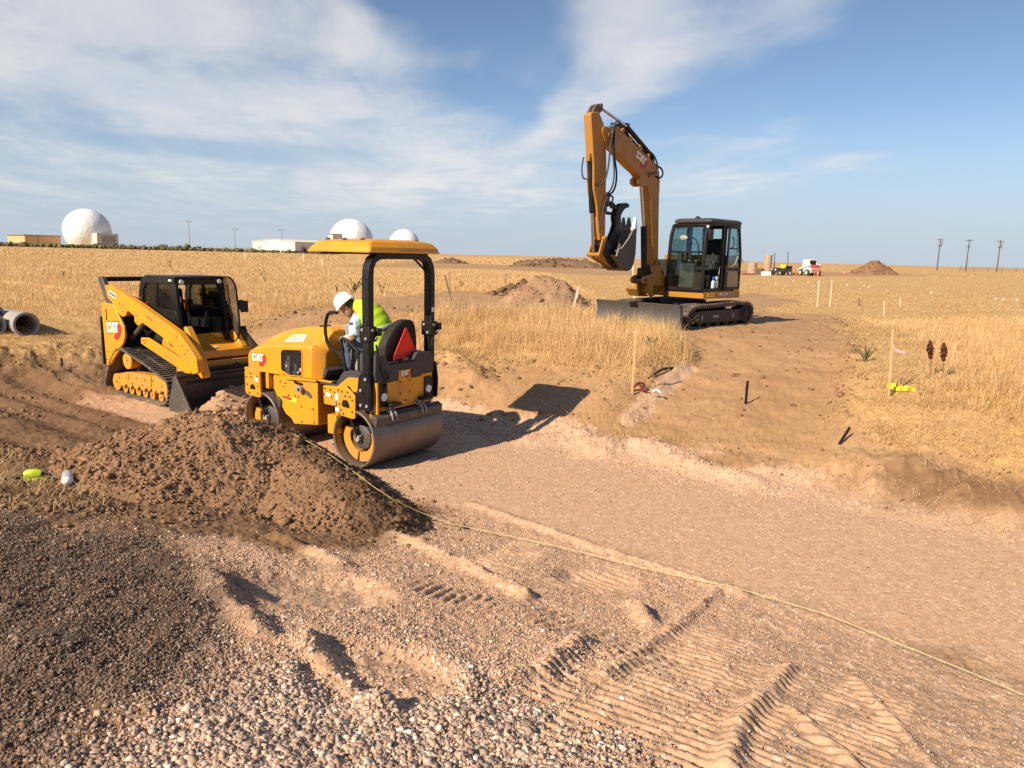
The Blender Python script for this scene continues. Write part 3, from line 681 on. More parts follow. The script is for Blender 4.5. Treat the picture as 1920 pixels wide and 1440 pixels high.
def straw_tint(x, y, v=.5):
    n = len(x); a = np.clip(.5+.9*fbm(x, y, .35, 3, 141), 0, 1)[:, None]; b = rng.random((n, 1))
    c = np.array([(.76, .52, .26)])*(1-a)+np.array([(.64, .405, .175)])*a
    c = c*(.97-v*.5+v*b); pale = rng.random((n, 1)) < .12; c = np.where(pale, np.array([(.80, .62, .36)]), c)
    return np.clip(c, 0, .85)
P_SHORT = [pz(440, 620, -.2), pz(-200, 600, 0), pz(-200, 680, -.3), pz(200, 680, -.5)]
def grass():
    parts = []
    def lay(n, r0, r1, hh, ww, full, pw=.5, thr=1.0):
        kt = 30 if r0 < 40 else 1
        if kt > 1:             # blades stand in tussocks
            x0, y0 = scatter(n//kt, r0, r1, -41, 41, pw); q0 = np.repeat(np.arange(len(x0)), kt); n = len(q0); sp_ = np.repeat(rng.uniform(.05, .17, len(x0)), kt)*(1 if r0 < 20 else 1.7)
            ox, oy = rng.normal(0, 1, n)*sp_, rng.normal(0, 1, n)*sp_; x, y = x0[q0]+ox, y0[q0]+oy; th_ = rng.uniform(.55, 1.25, len(x0))[q0]; ta_ = np.arctan2(oy, ox)
        else: x, y = scatter(n, r0, r1, -41, 41, pw); th_ = np.ones(n); ta_ = rng.uniform(0, 6.28, n)
        g = GI(GRID[0], x, y)
        cl = fbm(x, y, 1.1, 3, 151); c2 = fbm(x, y, .22, 3, 157)
        m = rng.random(n) < np.clip(g*(.35+.9*sstep(-.4, .3, cl))*(.55+.6*sstep(-.3, .2, c2)), 0, 1)*thr; x, y, g, cl, c2, th_, ta_ = x[m], y[m], g[m], cl[m], c2[m], th_[m], ta_[m]; n = len(x)
        s, t = st(x, y); r = np.hypot(x, y)
        z = Hd(x, y)
        k = np.clip(.62+.55*cl+.35*c2, .25, 1.3)
        flat = np.clip(sstep(12.2, 10.2, t)*sstep(-2.2, -1.2, x)*.8+sstep(.9, .0, poly_sd(x, y, P_RIGHTGRASS)-.9)*(x > 3.4)*.9+sstep(-14, -16, s)*(y < 17)*.9, 0, 1)
        flat = np.where((x > 3.4) & (t < 11.5), np.maximum(flat, .75), flat)
        hh_ = hh*np.where((x < -2.0) & (r < 24), .48, np.where((x > 4) & (r < 24), .66, 1.))
        h = hh_*k*th_*rng.uniform(.40, 1.15, n)*(1-.45*flat)*(.5+.5*g)
        le = h*(np.clip(rng.normal(.36, .22, n), .05, .92)*(1-flat)+flat*np.clip(rng.normal(.86, .12, n), .3, .97))
        an = np.where(rng.random(n) < .65, ta_+rng.normal(0, .5, n), rng.normal(.5, 1.1, n)+3*fbm(x, y, .6, 2, 161))
        an = np.where(flat > .5, rng.uniform(0, 6.28, n), an)
        tint = straw_tint(x, y, .5 if r0 < 20 else .25)*(1-.12*flat[:, None])
        parts.append(blades(x, y, z, h, ww*(.6+.8*rng.random(n)), np.cos(an)*le, np.sin(an)*le, tint, full))
    lay(420000, 9.5, 24, .58, .0060, True, .62)
    lay(320000, 22, 48, .30, .011, True, .62)
    lay(240000, 45, 130, .30, .035, False, .6)
    lay(120000, 120, 420, .36, .20, False, .6)
    V_ = []; T_ = []; C_ = []; o = 0
    for P, T, c in parts: V_.append(P); T_.append(T+o); C_.append(c); o += len(P)
    return np.concatenate(V_), np.concatenate(T_), np.concatenate(C_)
P_, T_, c_ = grass()
tag(raw_mesh('grass', P_, T_, M_STRAW, {'tint': c_}), 'dry golden grass covering the wide flat field', 'grass', kind='stuff')
# straw litter lying on bare soil
def litter():
    x, y = scatter(150000, 5, 22, pw=.7); s, t = st(x, y); g = GI(GRID[0], x, y); n = fbm(x, y, .8, 3, 171)
    near = (poly_sd(x, y, P_RIGHTGRASS) > -1.0) | ((t > 9.2) & (t < 11.6)) | ((s < -14) & (t > 2)) | ((x < -3.0) & (t < 2.6) & (y > 4.8))
    near = near & (poly_sd(x, y, RAMP) < .25)
    m = near & (rng.random(len(x)) < np.clip(.35+n, .05, .9)) & (g < .9) & (mound(x, y) < -.02); x, y = x[m], y[m]; n = len(x)
    h = rng.uniform(.05, .26, n); an = rng.uniform(0, 6.28, n); le = h*rng.uniform(.9, .97, n)
    return blades(x, y, Hd(x, y)+.02, h, np.full(n, .0042), np.cos(an)*le, np.sin(an)*le, straw_tint(x, y)*.9)
P_, T_, c_ = litter()
tag(raw_mesh('straw_litter', P_, T_, M_STRAW, {'tint': c_}), 'loose straw lying flat on the bare brown soil', 'straw', kind='stuff')

# ------------------------------------------------------------------ heaps of soil
def heap(name, cx, cy, hf, ext, mat, label, res=150, cl=0, clr=.02, tint=(.26, .15, .082), group=None, tint_at=None):
    x0, x1, y0, y1 = ext; nx = res; ny = max(40, int(res*(y1-y0)/(x1-x0)))
    X_, Y_ = np.meshgrid(np.linspace(x0, x1, nx), np.linspace(y0, y1, ny))
    Z_ = H(X_, Y_)+hf(X_, Y_); edge = np.minimum.reduce([X_-x0, x1-X_, Y_-y0, y1-Y_]); Z_ = np.where(edge < 1e-6, H(X_, Y_)-.3, Z_)
    V_ = np.stack([X_, Y_, Z_], -1).reshape(-1, 3); i = np.arange(ny-1)[:, None]*nx+np.arange(nx-1)[None]; Q_ = np.stack([i, i+1, i+nx+1, i+nx], -1).reshape(-1, 4)
    keep = (hf(X_, Y_).reshape(-1)[Q_] > -.12).any(1); Q_ = Q_[keep]
    T_ = np.concatenate([Q_[:, [0, 1, 2]], Q_[:, [0, 2, 3]]]); n0 = len(V_)
    tn = np.clip(1+.35*fbm(V_[:, 0], V_[:, 1], 3/(x1-x0)*2, 4, 5), .5, 1.6)[:, None]*np.array([tint]); C_ = np.concatenate([tn, np.ones((n0, 1))], 1)
    if tint_at: C_[:, :3] *= tint_at(V_[:, 0], V_[:, 1])[:, None]
    if cl:
        x = rng.uniform(x0, x1, cl); y = rng.uniform(y0, y1, cl); big_ = rng.random(cl) < .018; h = hf(x, y); m = (h > -.02) & (rng.random(cl) < .25+.75*sstep(-.3, .3, fbm(x, y, 1.5/(x1-x0)*3, 3, 9))); x, y, h, big_ = x[m], y[m], h[m], big_[m]; n = len(x)
        r = np.clip(np.exp(rng.normal(math.log(clr), .55, n)), clr*.3, clr*3.5)*np.where(big_, 2.4, 1.)
        P, T, c = rocks(x, y, H(x, y)+h, r, np.array([tint])*rng.uniform(.75, 1.25, (n, 1))*(tint_at(x, y)[:, None] if tint_at else 1), flat=.75, jit=.40, sink=.30)
        V_ = np.concatenate([V_, P]); T_ = np.concatenate([T_, T+n0]); C_ = np.concatenate([C_, c])
    o = raw_mesh(name, V_, T_, mat, {'tint': C_}); tag(o, label, 'dirt pile', group); return o
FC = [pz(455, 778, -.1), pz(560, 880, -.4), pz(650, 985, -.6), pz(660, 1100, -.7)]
def crest_tint(x, y):               # soil tint darkened on the road side of the crest
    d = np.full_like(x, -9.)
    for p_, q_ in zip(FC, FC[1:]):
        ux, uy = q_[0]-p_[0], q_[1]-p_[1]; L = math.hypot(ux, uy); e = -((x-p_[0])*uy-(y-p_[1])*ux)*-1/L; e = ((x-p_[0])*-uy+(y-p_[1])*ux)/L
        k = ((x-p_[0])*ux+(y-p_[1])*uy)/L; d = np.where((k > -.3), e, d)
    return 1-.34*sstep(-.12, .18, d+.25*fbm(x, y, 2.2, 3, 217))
def mound_d(x, y):
    m = mound(x, y); k = sstep(-.05, .1, m)
    return m+k*(.06*fbm(x, y, 4.5, 4, 211, .6)+.035*np.abs(fbm(x, y, 13, 3, 213, .6))+.014*fbm(x, y, 45, 2, 215))
heap('dirt_pile', 0, 0, mound_d, (-5.4, -.2, 4.6, 9.4), M_CLOD, 'big heap of lumpy brown soil in front of the roller', 640, 46000, .0088, (.285, .162, .088), None, crest_tint)
def cone(cx, cy, h, rx, ry, ang=0, pk=1.0, sd=1, rough=.12, top=.15):
    c, s = math.cos(ang), math.sin(ang)
    def f(x, y):
        u = ((x-cx)*c+(y-cy)*s)/rx; v = (-(x-cx)*s+(y-cy)*c)/ry; d = np.hypot(u, v)+fbm(x, y, 1.6/rx, 4, sd)*rough*2
        q = np.clip(1-d, -.2, None); q = np.where(d < top, 1-top*.7-.3*top*(np.clip(d, 0, None)/top)**2*1.0, q)
        return h*(q+rough*.5*fbm(x, y, 5/rx, 4, sd+3)*(q > -.02))-.04*h
    return f
def pile(px, py, h, rx, ry, ang, label, cl, clr, tint, sd, res=110, top=.15, rough=.12):
    e = max(rx, ry)*1.35
    return heap('dirt_pile', px, py, cone(px, py, h, rx, ry, ang, sd=sd, top=top, rough=rough), (px-e, px+e, py-e, py+e), M_CLOD, label, res, cl, clr, tint, None)
c = pz(1025, 582, 0); pile(c[0], c[1]+1.3, 1.15, 1.75, 1.5, 0, 'grey gravel and soil pile behind the tall grass', 5000, .018, (.33, .20, .115), 301)
c = pz(880, 594, 0); pile(c[0], c[1]+.4, .34, 1.25, .9, -.15, 'low pinkish gravel mound next to the gravel pile', 900, .02, (.40, .25, .15), 311, top=.4)
c = pz(972, 556, 0); pile(c[0], c[1]+1.0, .55, 1.3, 1.0, 0, 'dark clod heap at the gravel pile, half hidden', 1500, .05, (.20, .12, .07), 315)
c = pz(1050, 502, 0); pile(c[0], c[1], 2.2, 8.0, 4, -.1, 'long low brown soil bank far out in the field', 3000, .12, (.20, .125, .075), 321, top=.6, rough=.2)
c = pz(1638, 514, 0); pile(c[0], c[1], 2.6, 4.1, 3.6, 0, 'distant conical brown soil pile on the right', 1500, .09, (.25, .14, .075), 331, rough=.06)
c = pz(846, 494, 0); pile(c[0], c[1], 1.1, 3.2, 2, 0, 'small far soil pile seen beside the roller canopy', 500, .1, (.20, .13, .08), 341)
# ================================================================== tandem roller
def bolts(parent, pts, ax, h, side, r=.014, name='bolt', mat=None):
    mb = MB()
    for a, b in pts:
        p = ((h, a, b), (a, h, b), (a, b, h))[ax]; q = list(p); q[ax] += side*.008; p = list(p); p[ax] -= side*.004
        mb.cyl(p, q, r, n=8)
    return mb.each(name, mat or M_BOLT, parent)
RX, RY, RYAW = -2.276, 9.725, 2.542
roller = empty('tandem_roller', (RX, RY, hz((RX, RY))), RYAW, 'yellow ride-on tandem roller with canopy working on the gravel bed, driver leaning out', 'road roller')
def drum(xc):
    c = (xc, 0, .36)
    d = MB().ring(c, 1, [(.36, -.62), (.36, .62), (.352, .626), (.330, .62), (.330, -.62), (.352, -.626)], 72).build('drum', M_ST, roller, .003)
    w = MB()
    for sy in (1, -1):
        w.ring(c, 1, [(.335, sy*.30), (.335, sy*.28), (.02, sy*.28), (.02, sy*.30)], 40)
    w.each('drum_disc', M_STD, d)
    for sy in (1, -1):
        hb = MB()
        for a0, a1 in ((158, 258), (264, 384)):      # the two yellow arms of the drum support, open at the top
            n = 18; ro, ri = .305, .185; vs = []; fs = []
            for k in range(n+1):
                a = R_(a0+(a1-a0)*k/n)
                for r in (ro, ri):
                    for yy in (.50, .30): vs.append((xc-math.cos(a)*r, sy*yy, .36+math.sin(a)*r))
            for k in range(n):
                i = k*4; fs += [(i, i+4, i+6, i+2), (i+1, i+3, i+7, i+5), (i, i+1, i+5, i+4), (i+2, i+6, i+7, i+3)]
            fs += [(0, 2, 3, 1), (n*4, n*4+1, n*4+3, n*4+2)]; hb.add(vs, fs)
        hb.build('drum_support', M_Y, d, .006)
        MB().ring((xc, sy*.42, .36), 1, [(.15, -.1), (.15, .06), (.10, .08), (.05, .08), (.05, -.1)], 24).build('drum_motor', M_STD, d)
        m = MB(); m.cyl((xc+.01, sy*.47, .36), (xc+.01, sy*.56, .36), .045, n=12); m.box((xc-.03, sy*.50-.02, .30), (xc+.05, sy*.50+.03, .40)); m.build('motor_fitting', M_GR2, d)
        MB().tube([(xc+.10, sy*.53, .70), (xc+.10, sy*.565, .60), (xc+.06, sy*.56, .50), (xc+.0, sy*.55, .42), (xc+.03, sy*.54, .36)], .022, 8, 2).build('hydraulic_hose', M_BK, d)
        t = MB(); t.prism([(xc-.05, .72), (xc+.12, .72), (xc+.07, .44), (xc+.03, .32), (xc-.05, .32), (xc-.07, .45)], 1, sy*.40, sy*.44); t.build('support_arm', M_BK, d, .01)
    return d
drum(-.878); drum(.878)
def mir(fn):
    for s in (1, -1): fn(s)
# bodywork -----------------------------------------------------------
def hring(x, hw, zs, zc, zb=1.0):
    h = [(hw, zb), (hw, zs-.045), (hw-.02, zs-.014), (hw-.06, zs), (.40, zs*.35+zc*.65-.01), (.30, zc-.006), (.2, zc)]
    return [(x, y, z) for y, z in h]+[(x, -y, z) for y, z in h[::-1]]
hood = MB().loft([hring(*r) for r in ((1.225, .50, 1.16, 1.19), (1.205, .555, 1.215, 1.255), (1.15, .578, 1.262, 1.335), (1.05, .58, 1.305, 1.42), (.85, .58, 1.362, 1.50), (.6, .58, 1.392, 1.572), (.3, .58, 1.416, 1.618), (0, .58, 1.436, 1.64), (-.10, .58, 1.432, 1.64), (-.16, .52, 1.41, 1.628), (-.215, .45, 1.36, 1.61))]).build('hood', M_Y, roller, .012, ang=28)
WIN = roundp([(.488, 1.306), (.444, 1.340), (.085, 1.367), (.062, 1.33), (.072, 1.03), (.10, 1.012), (.33, 1.0), (.493, 1.055)], .025)
MB().prism(WIN, 1, .570, .5835).build('side_opening', M_BK, hood)
MB().frame(WIN, 1, .570, .588, .012).build('opening_trim', M_Y, hood)
e = MB(); e.box((.30, .583, 1.03), (.40, .590, 1.19)); e.cyl((.22, .583, 1.05), (.22, .590, 1.05), .03); e.box((.17, .583, 1.07), (.215, .590, 1.17)); e.box((.30, .583, 1.20), (.36, .588, 1.26)); e.each('engine_block', M_GR, hood)
e = MB(); e.box((.35, .590, 1.11), (.385, .593, 1.145)); e.cyl((.10, .584, 1.10), (.10, .592, 1.10), .028); e.cyl((.15, .584, 1.06), (.15, .592, 1.06), .018); e.each('engine_fitting', M_GR2, hood)
MB().prism(roundp([(.02, .28), (.02, .12), (.10, .12), (.10, .28)], .03), 2, 1.625, 1.648).build('hood_handle', M_BK, hood)
# bonnet sticker, on the slope between side and crown
def slab(P, n, t=.003):
    P = [Vector(p) for p in P]; n = Vector(n).normalized()
    k = len(P); return MB().add([p for p in P]+[p+n*t for p in P], [tuple(range(k-1, -1, -1)), tuple(range(k, 2*k))]+[(i, (i+1) % k, k+(i+1) % k, k+i) for i in range(k)])
def hood_pt(x, y):
    xs = [0, .3, .6, .85]; zs = np.interp(x, xs, [1.436, 1.416, 1.392, 1.362]); zc = np.interp(x, xs, [1.64, 1.618, 1.572, 1.50])
    za, zb2 = zs, zs*.35+zc*.65-.01; return Vector((x, y, za+(zb2-za)*(.52-y)/.12+.003))
S = [hood_pt(.50, .50), hood_pt(.14, .50), hood_pt(.16, .415), hood_pt(.44, .415)]
stn = (S[1]-S[0]).cross(S[2]-S[0]); stn = stn if stn.z > 0 else -stn
sk = slab(S, stn).build('bonnet_sticker', M_CREAM, hood)
ln = MB()
for k in range(5):
    a = S[0].lerp(S[1], .12+.16*k); b = S[3].lerp(S[2], .12+.16*k); c1 = S[0].lerp(S[1], .22+.16*k); d1 = S[3].lerp(S[2], .22+.16*k)
    nn = stn.normalized()*.0045
    for q0, q1 in ((.15, .3), (.42, .55), (.68, .8)):
        ln.add([a.lerp(b, q0)+nn, c1.lerp(d1, q0)+nn, c1.lerp(d1, q1)+nn, a.lerp(b, q1)+nn], [(0, 1, 2, 3)])
ln.build('sticker_print', M_GR, sk)
lettering(hood, (1.075, .580, 1.125), (-1, 0, .03), (0, 0, 1), .105)
body = MB().prism([(.665, 1.0), (.665, .90), (.657, .761), (.56, .62), (.444, .479), (.335, .432), (.282, .366), (-.182, .418), (-.184, 1.0)], 1, -.565, .565).build('lower_body', M_Y, roller, .012)
b = MB(); b.box((.52, .555, .995), (1.235, .60, 1.022)); b.prism([(.54, .995), (.54, 1.022), (.385, .972), (-.19, 1.004), (-.19, .978), (.385, .945)], 1, .556, .592); b.box((-.42, .50, .985), (-.18, .55, 1.004))
b.build('body_ledge', M_Y, body, .006)
MB().prism(roundp([(.28, .945), (.075, .925), (.09, .885), (.25, .905)], .03), 1, .560, .5685).build('body_slot', M_BK, body)
MB().prism(roundp([(.09, .86), (-.04, .83), (-.10, .77), (-.06, .745), (.06, .80)], .03), 1, .560, .5682).build('body_recess', M_BOLT, body)
v = MB(); v.cyl((.10, .56, .852), (.10, .625, .852), .045, .042, 20); v.box((.13, .565, .82), (.25, .572, .875)); v.each('battery_switch', M_GR2, body)
v = MB(); v.cyl((.10, .62, .852), (.10, .632, .852), .02, n=12); v.build('switch_knob', M_BK, body)
st0 = MB().prism([(.498, .735), (.498, .675), (.215, .655), (.215, .712)], 1, .562, .568).build('warning_sticker', M_YLAB, body)
MB().prism([(.492, .726), (.492, .686), (.33, .674), (.30, .695), (.33, .714)], 1, .5678, .570).build('sticker_arrow', M_RED, st0)
bolts(body, [(.53, .90), (.43, .89), (.47, .84), (.12, .62), (-.10, .62), (.12, .42), (-.12, .44), (.36, .74), (.38, .73), (.24, .745), (.18, .74)], 1, .566, 1, .011)
g = MB(); g.box((-.02, .562, .45), (-.125, .567, .455)); g.box((-.12, .562, .45), (-.125, .567, .60)); g.box((.02, .562, .605), (-.12, .567, .61)); g.build('panel_seam', M_BOLT, body)
wl = MB()
for zz in (1.12, 1.19, 1.26): wl.add([(-.118, .575, zz), (-.155, .530, zz), (-.155, .530, zz+.055), (-.118, .575, zz+.055)], [(0, 1, 2, 3)])
# front fork ----------------------------------------------------------
fr = MB(); fr.box((.60, -.52, .76), (1.20, .52, .99)); fr.box((1.12, -.60, .86), (1.215, .60, 1.0)); fr.build('front_frame', M_YX, roller, .01)
def fork(s):
    p = MB().prism(roundp([(1.19, 1.0), (.875, 1.0), (.862, .66), (.90, .645), (1.16, .66), (1.19, .70)], .03), 1, s*.596, s*.632).build('fork_plate', M_Y, roller, .006)
    a = MB(); a.prism(roundp([(1.08, .79), (1.02, .82), (.98, .80), (.96, .745), (1.08, .745)], .02), 1, s*.630, s*.635); a.build('plate_opening', M_BK, p)
    bolts(p, [(1.15, .90), (1.14, .80), (1.05, .91), (.92, .93), (.91, .80), (1.10, .69), (.92, .70), (1.06, .96)], 1, s*.632, s)
    MB().prism([(.97, .92), (.91, .92), (.91, .86), (.97, .86)], 1, s*.631, s*.635).each('plate_label', M_WH, p)
mir(fork)
MB().prism([(.80, .99), (.74, .99), (.74, .78), (.80, .78)], 1, .52, .59).build('fork_strut', M_YX, roller, .006)
# articulation and rear module ---------------------------------------
j = MB(); j.box((-.45, -.22, .42), (-.17, .22, .90)); j.cyl((-.33, 0, .3), (-.33, 0, .95), .09); j.build('articulation_joint', M_BK, roller, .01)
for yy in (.12, .28, .40): MB().tube([(-.18, yy, .80), (-.32, yy+.03, .68), (-.46, yy, .78)], .018, 8, 2).build('hydraulic_hose', M_BK, roller)
rear = MB(); rear.box((-1.135, -.49, .735), (-.60, .49, 1.07)); rear.box((-.70, -.50, .70), (-.40, .50, .96)); rear.build('rear_frame', M_Y, roller, .01)
dk = MB(); dk.box((-.66, -.5, .955), (-.215, .55, .985)); dk.prism([(-.22, .985), (-.30, 1.12), (-.24, 1.16), (-.20, 1.0)], 1, -.45, .50); dk.build('floor_deck', M_GR, roller, .006)
q = MB()
for k in range(7): q.box((-.40-.035*k, .30, .984), (-.415-.035*k, .548, .992))
q.build('deck_tread', M_BK, roller)
def rplate(s):
    p = MB().prism(roundp([(-.365, .964), (-.62, .978), (-.669, 1.019), (-.772, .995), (-.924, .892), (-.92, .62), (-.86, .61), (-.66, .63), (-.627, .729), (-.377, .733)], .025), 1, s*.60, s*.632).build('rear_plate', M_Y, roller, .006)
    MB().prism(roundp([(-.70, .79), (-.72, .83), (-.80, .83), (-.83, .77), (-.83, .735), (-.70, .745)], .02), 1, s*.630, s*.635).build('plate_opening', M_BK, p)
    bolts(p, [(-.40, .93), (-.50, .925), (-.58, .90), (-.64, .94), (-.70, .93), (-.80, .93), (-.88, .84), (-.875, .70), (-.68, .70), (-.40, .86), (-.52, .84), (-.76, .88), (-.84, .88), (-.66, .77), (-.72, .66)], 1, s*.632, s)
    l = MB(); l.prism([(-.41, .885), (-.50, .875), (-.50, .835), (-.41, .845)], 1, s*.631, s*.635); l.prism([(-.585, .90), (-.635, .89), (-.635, .81), (-.585, .82)], 1, s*.631, s*.635); l.each('plate_label', M_WH, p)
    MB().cyl((-.585, s*.631, .775), (-.585, s*.645, .775), .03, n=14).build('plate_pin', M_GR2, p)
    k = MB().prism(roundp([(-.60, .985), (-.77, 1.105), (-.985, 1.115), (-.985, .97), (-.86, .93), (-.80, 1.0)], .03), 1, s*.50, s*.60).build('side_fender', M_Y, roller, .01)
    f = MB().prism(roundp([(-.53, .99), (-.66, 1.16), (-.90, 1.20), (-.99, 1.15), (-.99, 1.08), (-.78, 1.09), (-.60, .99)], .03), 1, s*.46, s*.575).build('side_console', M_GR, roller, .01)
    return p
mir(rplate)
x = MB(); x.box((-.40, .47, .36), (-.555, .60, .60)); x.box((-.50, .52, .60), (-.56, .56, .74)); x.build('scraper_box', M_Y, roller, .008)
MB().box((-.55, .598, .66), (-.64, .604, .72)).build('box_label', M_WH, roller)
# rear face
rp = MB().prism([(.45, .735), (.45, 1.045), (.335, 1.055), (.31, 1.048), (.125, 1.055), (.118, 1.18), (-.095, 1.18), (-.105, 1.059), (-.286, 1.063), (-.305, 1.085), (-.495, 1.09), (-.495, .735)], 0, -1.155, -1.13).build('rear_panel', M_Y, roller, .004)
bolts(rp, [(.09, 1.03), (-.08, 1.03), (.09, .89), (-.08, .89), (.0, .79)], 0, -1.155, -1, .012)
rs = MB(); rs.box((-1.157, .128, .76), (-1.154, .133, 1.05)); rs.build('panel_seam', M_BOLT, rp)
lettering(rp, (-1.155, .085, 1.105), (0, -1, 0), (0, 0, 1), .062)
MB().prism(roundp([(.535, 1.06), (.526, 1.398), (.375, 1.385), (.36, 1.372), (.30, 1.275), (.28, 1.268), (-.14, 1.268), (-.165, 1.28), (-.228, 1.37), (-.458, 1.36), (-.50, 1.30), (-.515, 1.10), (-.31, 1.092), (-.288, 1.068), (-.110, 1.065), (-.102, 1.185), (.124, 1.186), (.130, 1.06), (.31, 1.054), (.338, 1.064), (.45, 1.055)], .008, 2), 0, -1.165, -.90).build('rear_cover', M_GR, roller, .01)
for y0 in (.40, -.41):
    lb = MB().prism(roundp([(y0-.07, .76), (y0-.07, 1.045), (y0+.07, 1.045), (y0+.07, .76)], .02), 0, -1.168, -1.14).build('light_housing', M_BK, roller, .004)
    MB().cyl((-1.166, y0, .885), (-1.185, y0, .885), .052, .048, 20).build('light_lens', M_LAMP, lb)
for y0 in (.27, -.32): MB().box((-1.26, y0-.10, .765), (-1.15, y0+.10, .805)).build('bump_stop', M_BK, roller, .012)
MB().box((-1.17, -.50, .715), (-1.13, .46, .738)).build('rear_lip', M_YX, roller, .004)
lug = MB().prism(roundp([(-1.19, 1.07), (-1.13, 1.07), (-1.12, .93), (-1.02, .83), (-1.04, .76), (-1.08, .64), (-1.15, .60), (-1.20, .66)], .02), 1, .50, .535).build('tie_down_lug', M_Y, roller, .006)
MB().cyl((-1.135, .537, .67), (-1.135, .541, .67), .032, n=16).build('lug_hole', M_BK, lug); MB().prism([(-1.10, .80), (-1.16, .80), (-1.16, .73), (-1.10, .73)], 1, .534, .538).build('lug_label', M_WH, lug)
MB().cyl((-1.17, -.46, .715), (-1.19, -.46, .715), .022, n=12).build('rear_bolt', M_LAMP, roller)
def scr(xc, d):
    m = MB(); m.prism([(xc+d*.335, .56), (xc+d*.365, .56), (xc+d*.375, .66), (xc+d*.30, .70), (xc+d*.29, .67)], 1, -.60, .60); m.build('drum_scraper', M_STD, roller, .006)
    for y0 in (.31, -.23):
        a = MB(); a.prism(roundp([(xc+d*.25, .78), (xc+d*.30, .78), (xc+d*.39, .68), (xc+d*.40, .60), (xc+d*.375, .60), (xc+d*.33, .68), (xc+d*.25, .72)], .012), 1, y0-.045, y0-.02); a.prism(roundp([(xc+d*.25, .78), (xc+d*.30, .78), (xc+d*.39, .68), (xc+d*.40, .60), (xc+d*.375, .60), (xc+d*.33, .68), (xc+d*.25, .72)], .012), 1, y0+.02, y0+.045); a.box((xc+d*.30, y0-.05, .70), (xc+d*.32, y0+.05, .76))
        a.build('scraper_bracket', M_GR2, roller, .004)
scr(-.878, -1); scr(.878, -1)
un = MB(); un.box((-1.10, -.46, .64), (-.66, .46, .735)); un.build('rear_underframe', M_BK, roller)
# roll bar and canopy
RXP, RHY = -1.065, .545
path = [(RXP, RHY, .74), (RXP, RHY, 2.30), (RXP, RHY-.012, 2.42), (RXP, RHY-.06, 2.51), (RXP, RHY-.15, 2.555), (RXP, RHY-.26, 2.565)]
path = path+[(x, -y, z) for x, y, z in path[::-1]]
rings = []
for i, p in enumerate(path):
    d = (Vector(path[min(i+1, len(path)-1)])-Vector(path[max(i-1, 0)])).normalized(); w = Vector((1, 0, 0)).cross(d)
    rings.append([Vector(p)+Vector((a, 0, 0))+w*b_ for a, b_ in ((-.058, -.045), (.058, -.045), (.058, .045), (-.058, .045))])
rops = MB().loft(rings).build('roll_bar', M_BK, roller, .014, ang=50)
def hinge(s):
    k = MB(); k.box((RXP-.085, s*RHY-.06, 1.56), (RXP+.085, s*RHY+.06, 1.74)); k.cyl((RXP-.10, s*RHY, 1.68), (RXP+.10, s*RHY, 1.68), .03); k.prism([(RXP-.05, 1.74), (RXP+.05, 1.74), (RXP+.03, 1.84), (RXP-.03, 1.84)], 1, s*RHY-.055, s*RHY+.055); k.box((RXP-.13, s*RHY-.10, 1.63), (RXP-.04, s*RHY-.03, 1.72)); k.build('roll_bar_hinge', M_BK, rops, .008)
    k = MB()
    for a, z in ((.03, 1.70), (-.03, 1.60)): k.cyl((RXP-.10, s*RHY+a, z), (RXP-.115, s*RHY+a, z), .018, n=8); k.cyl((RXP+a, s*RHY+.062, z), (RXP+a, s*RHY+.075, z), .018, n=8)
    k.each('hinge_bolt', M_GR2, rops)
    k = MB(); k.prism(roundp([(RXP-.09, .74), (RXP+.10, .74), (RXP+.12, .95), (RXP+.09, 1.16), (RXP-.06, 1.22), (RXP-.10, 1.0)], .03), 1, s*RHY+s*.045, s*RHY+s*.075); k.build('roll_bar_foot', M_BK, rops, .006)
    k = MB()
    for a, z in ((.05, .80), (-.05, .80), (.05, .98), (-.03, 1.12)): k.cyl((RXP+a, s*RHY+s*.074, z), (RXP+a, s*RHY+s*.09, z), .02, n=8)
    k.each('foot_bolt', M_GR2, rops)
mir(hinge)
MB().box((RXP-.062, -RHY-.02, 1.86), (RXP-.058, -RHY+.025, 1.92)).build('bar_label', M_WH, rops)
for pts in ([(-1.12, .47, 1.52), (-1.18, .44, 1.20), (-1.20, .36, 1.10), (-1.16, .40, .95)], [(-1.12, .50, 1.22), (-1.19, .40, 1.22), (-1.2, .33, 1.12), (-1.16, .34, 1.06)], [(-1.1, -.60, 1.66), (-1.16, -.50, 1.5), (-1.12, -.49, 1.36)], [(-1.12, -.50, 1.86), (-1.19, -.44, 1.74), (-1.14, -.50, 1.6)]):
    MB().tube(pts, .012, 6, 2).build('wiring_loop', M_BKM, rops)
def crect(x0, x1, hw, z, r=.05):
    P = roundp([(x0, -hw), (x1, -hw), (x1, hw), (x0, hw)], r, 4); return [(a, b_, z) for a, b_ in P]
can = MB().loft([crect(-1.185, -.105, .632, 2.592), crect(-1.185, -.105, .632, 2.606), crect(-1.178, -.115, .622, 2.608), crect(-1.165, -.150, .605, 2.655), crect(-1.120, -.215, .555, 2.712), crect(-1.08, -.30, .48, 2.735), crect(-.98, -.45, .30, 2.752, .04)]).build('canopy', M_Y, roller, 0, ang=14)
k = MB()
for a, c_ in ((-.3, .45), (-.9, .46), (-.95, -.42), (-.34, -.45), (-.62, .48)): k.ball((a, c_, 2.742), .032, 8, 5, (1, 1, .6))
k.each('canopy_bolt', M_BOLT, can)
k = MB(); k.box((-1.12, -.45, 2.57), (-.18, -.40, 2.595)); k.box((-1.12, .40, 2.57), (-.18, .45, 2.595)); k.each('canopy_rail', M_BK, can)
MB().tube([(-1.06, -.50, 2.36), (-.95, -.42, 2.50), (-.86, -.40, 2.585)], .014, 6).build('canopy_stay', M_BK, can)
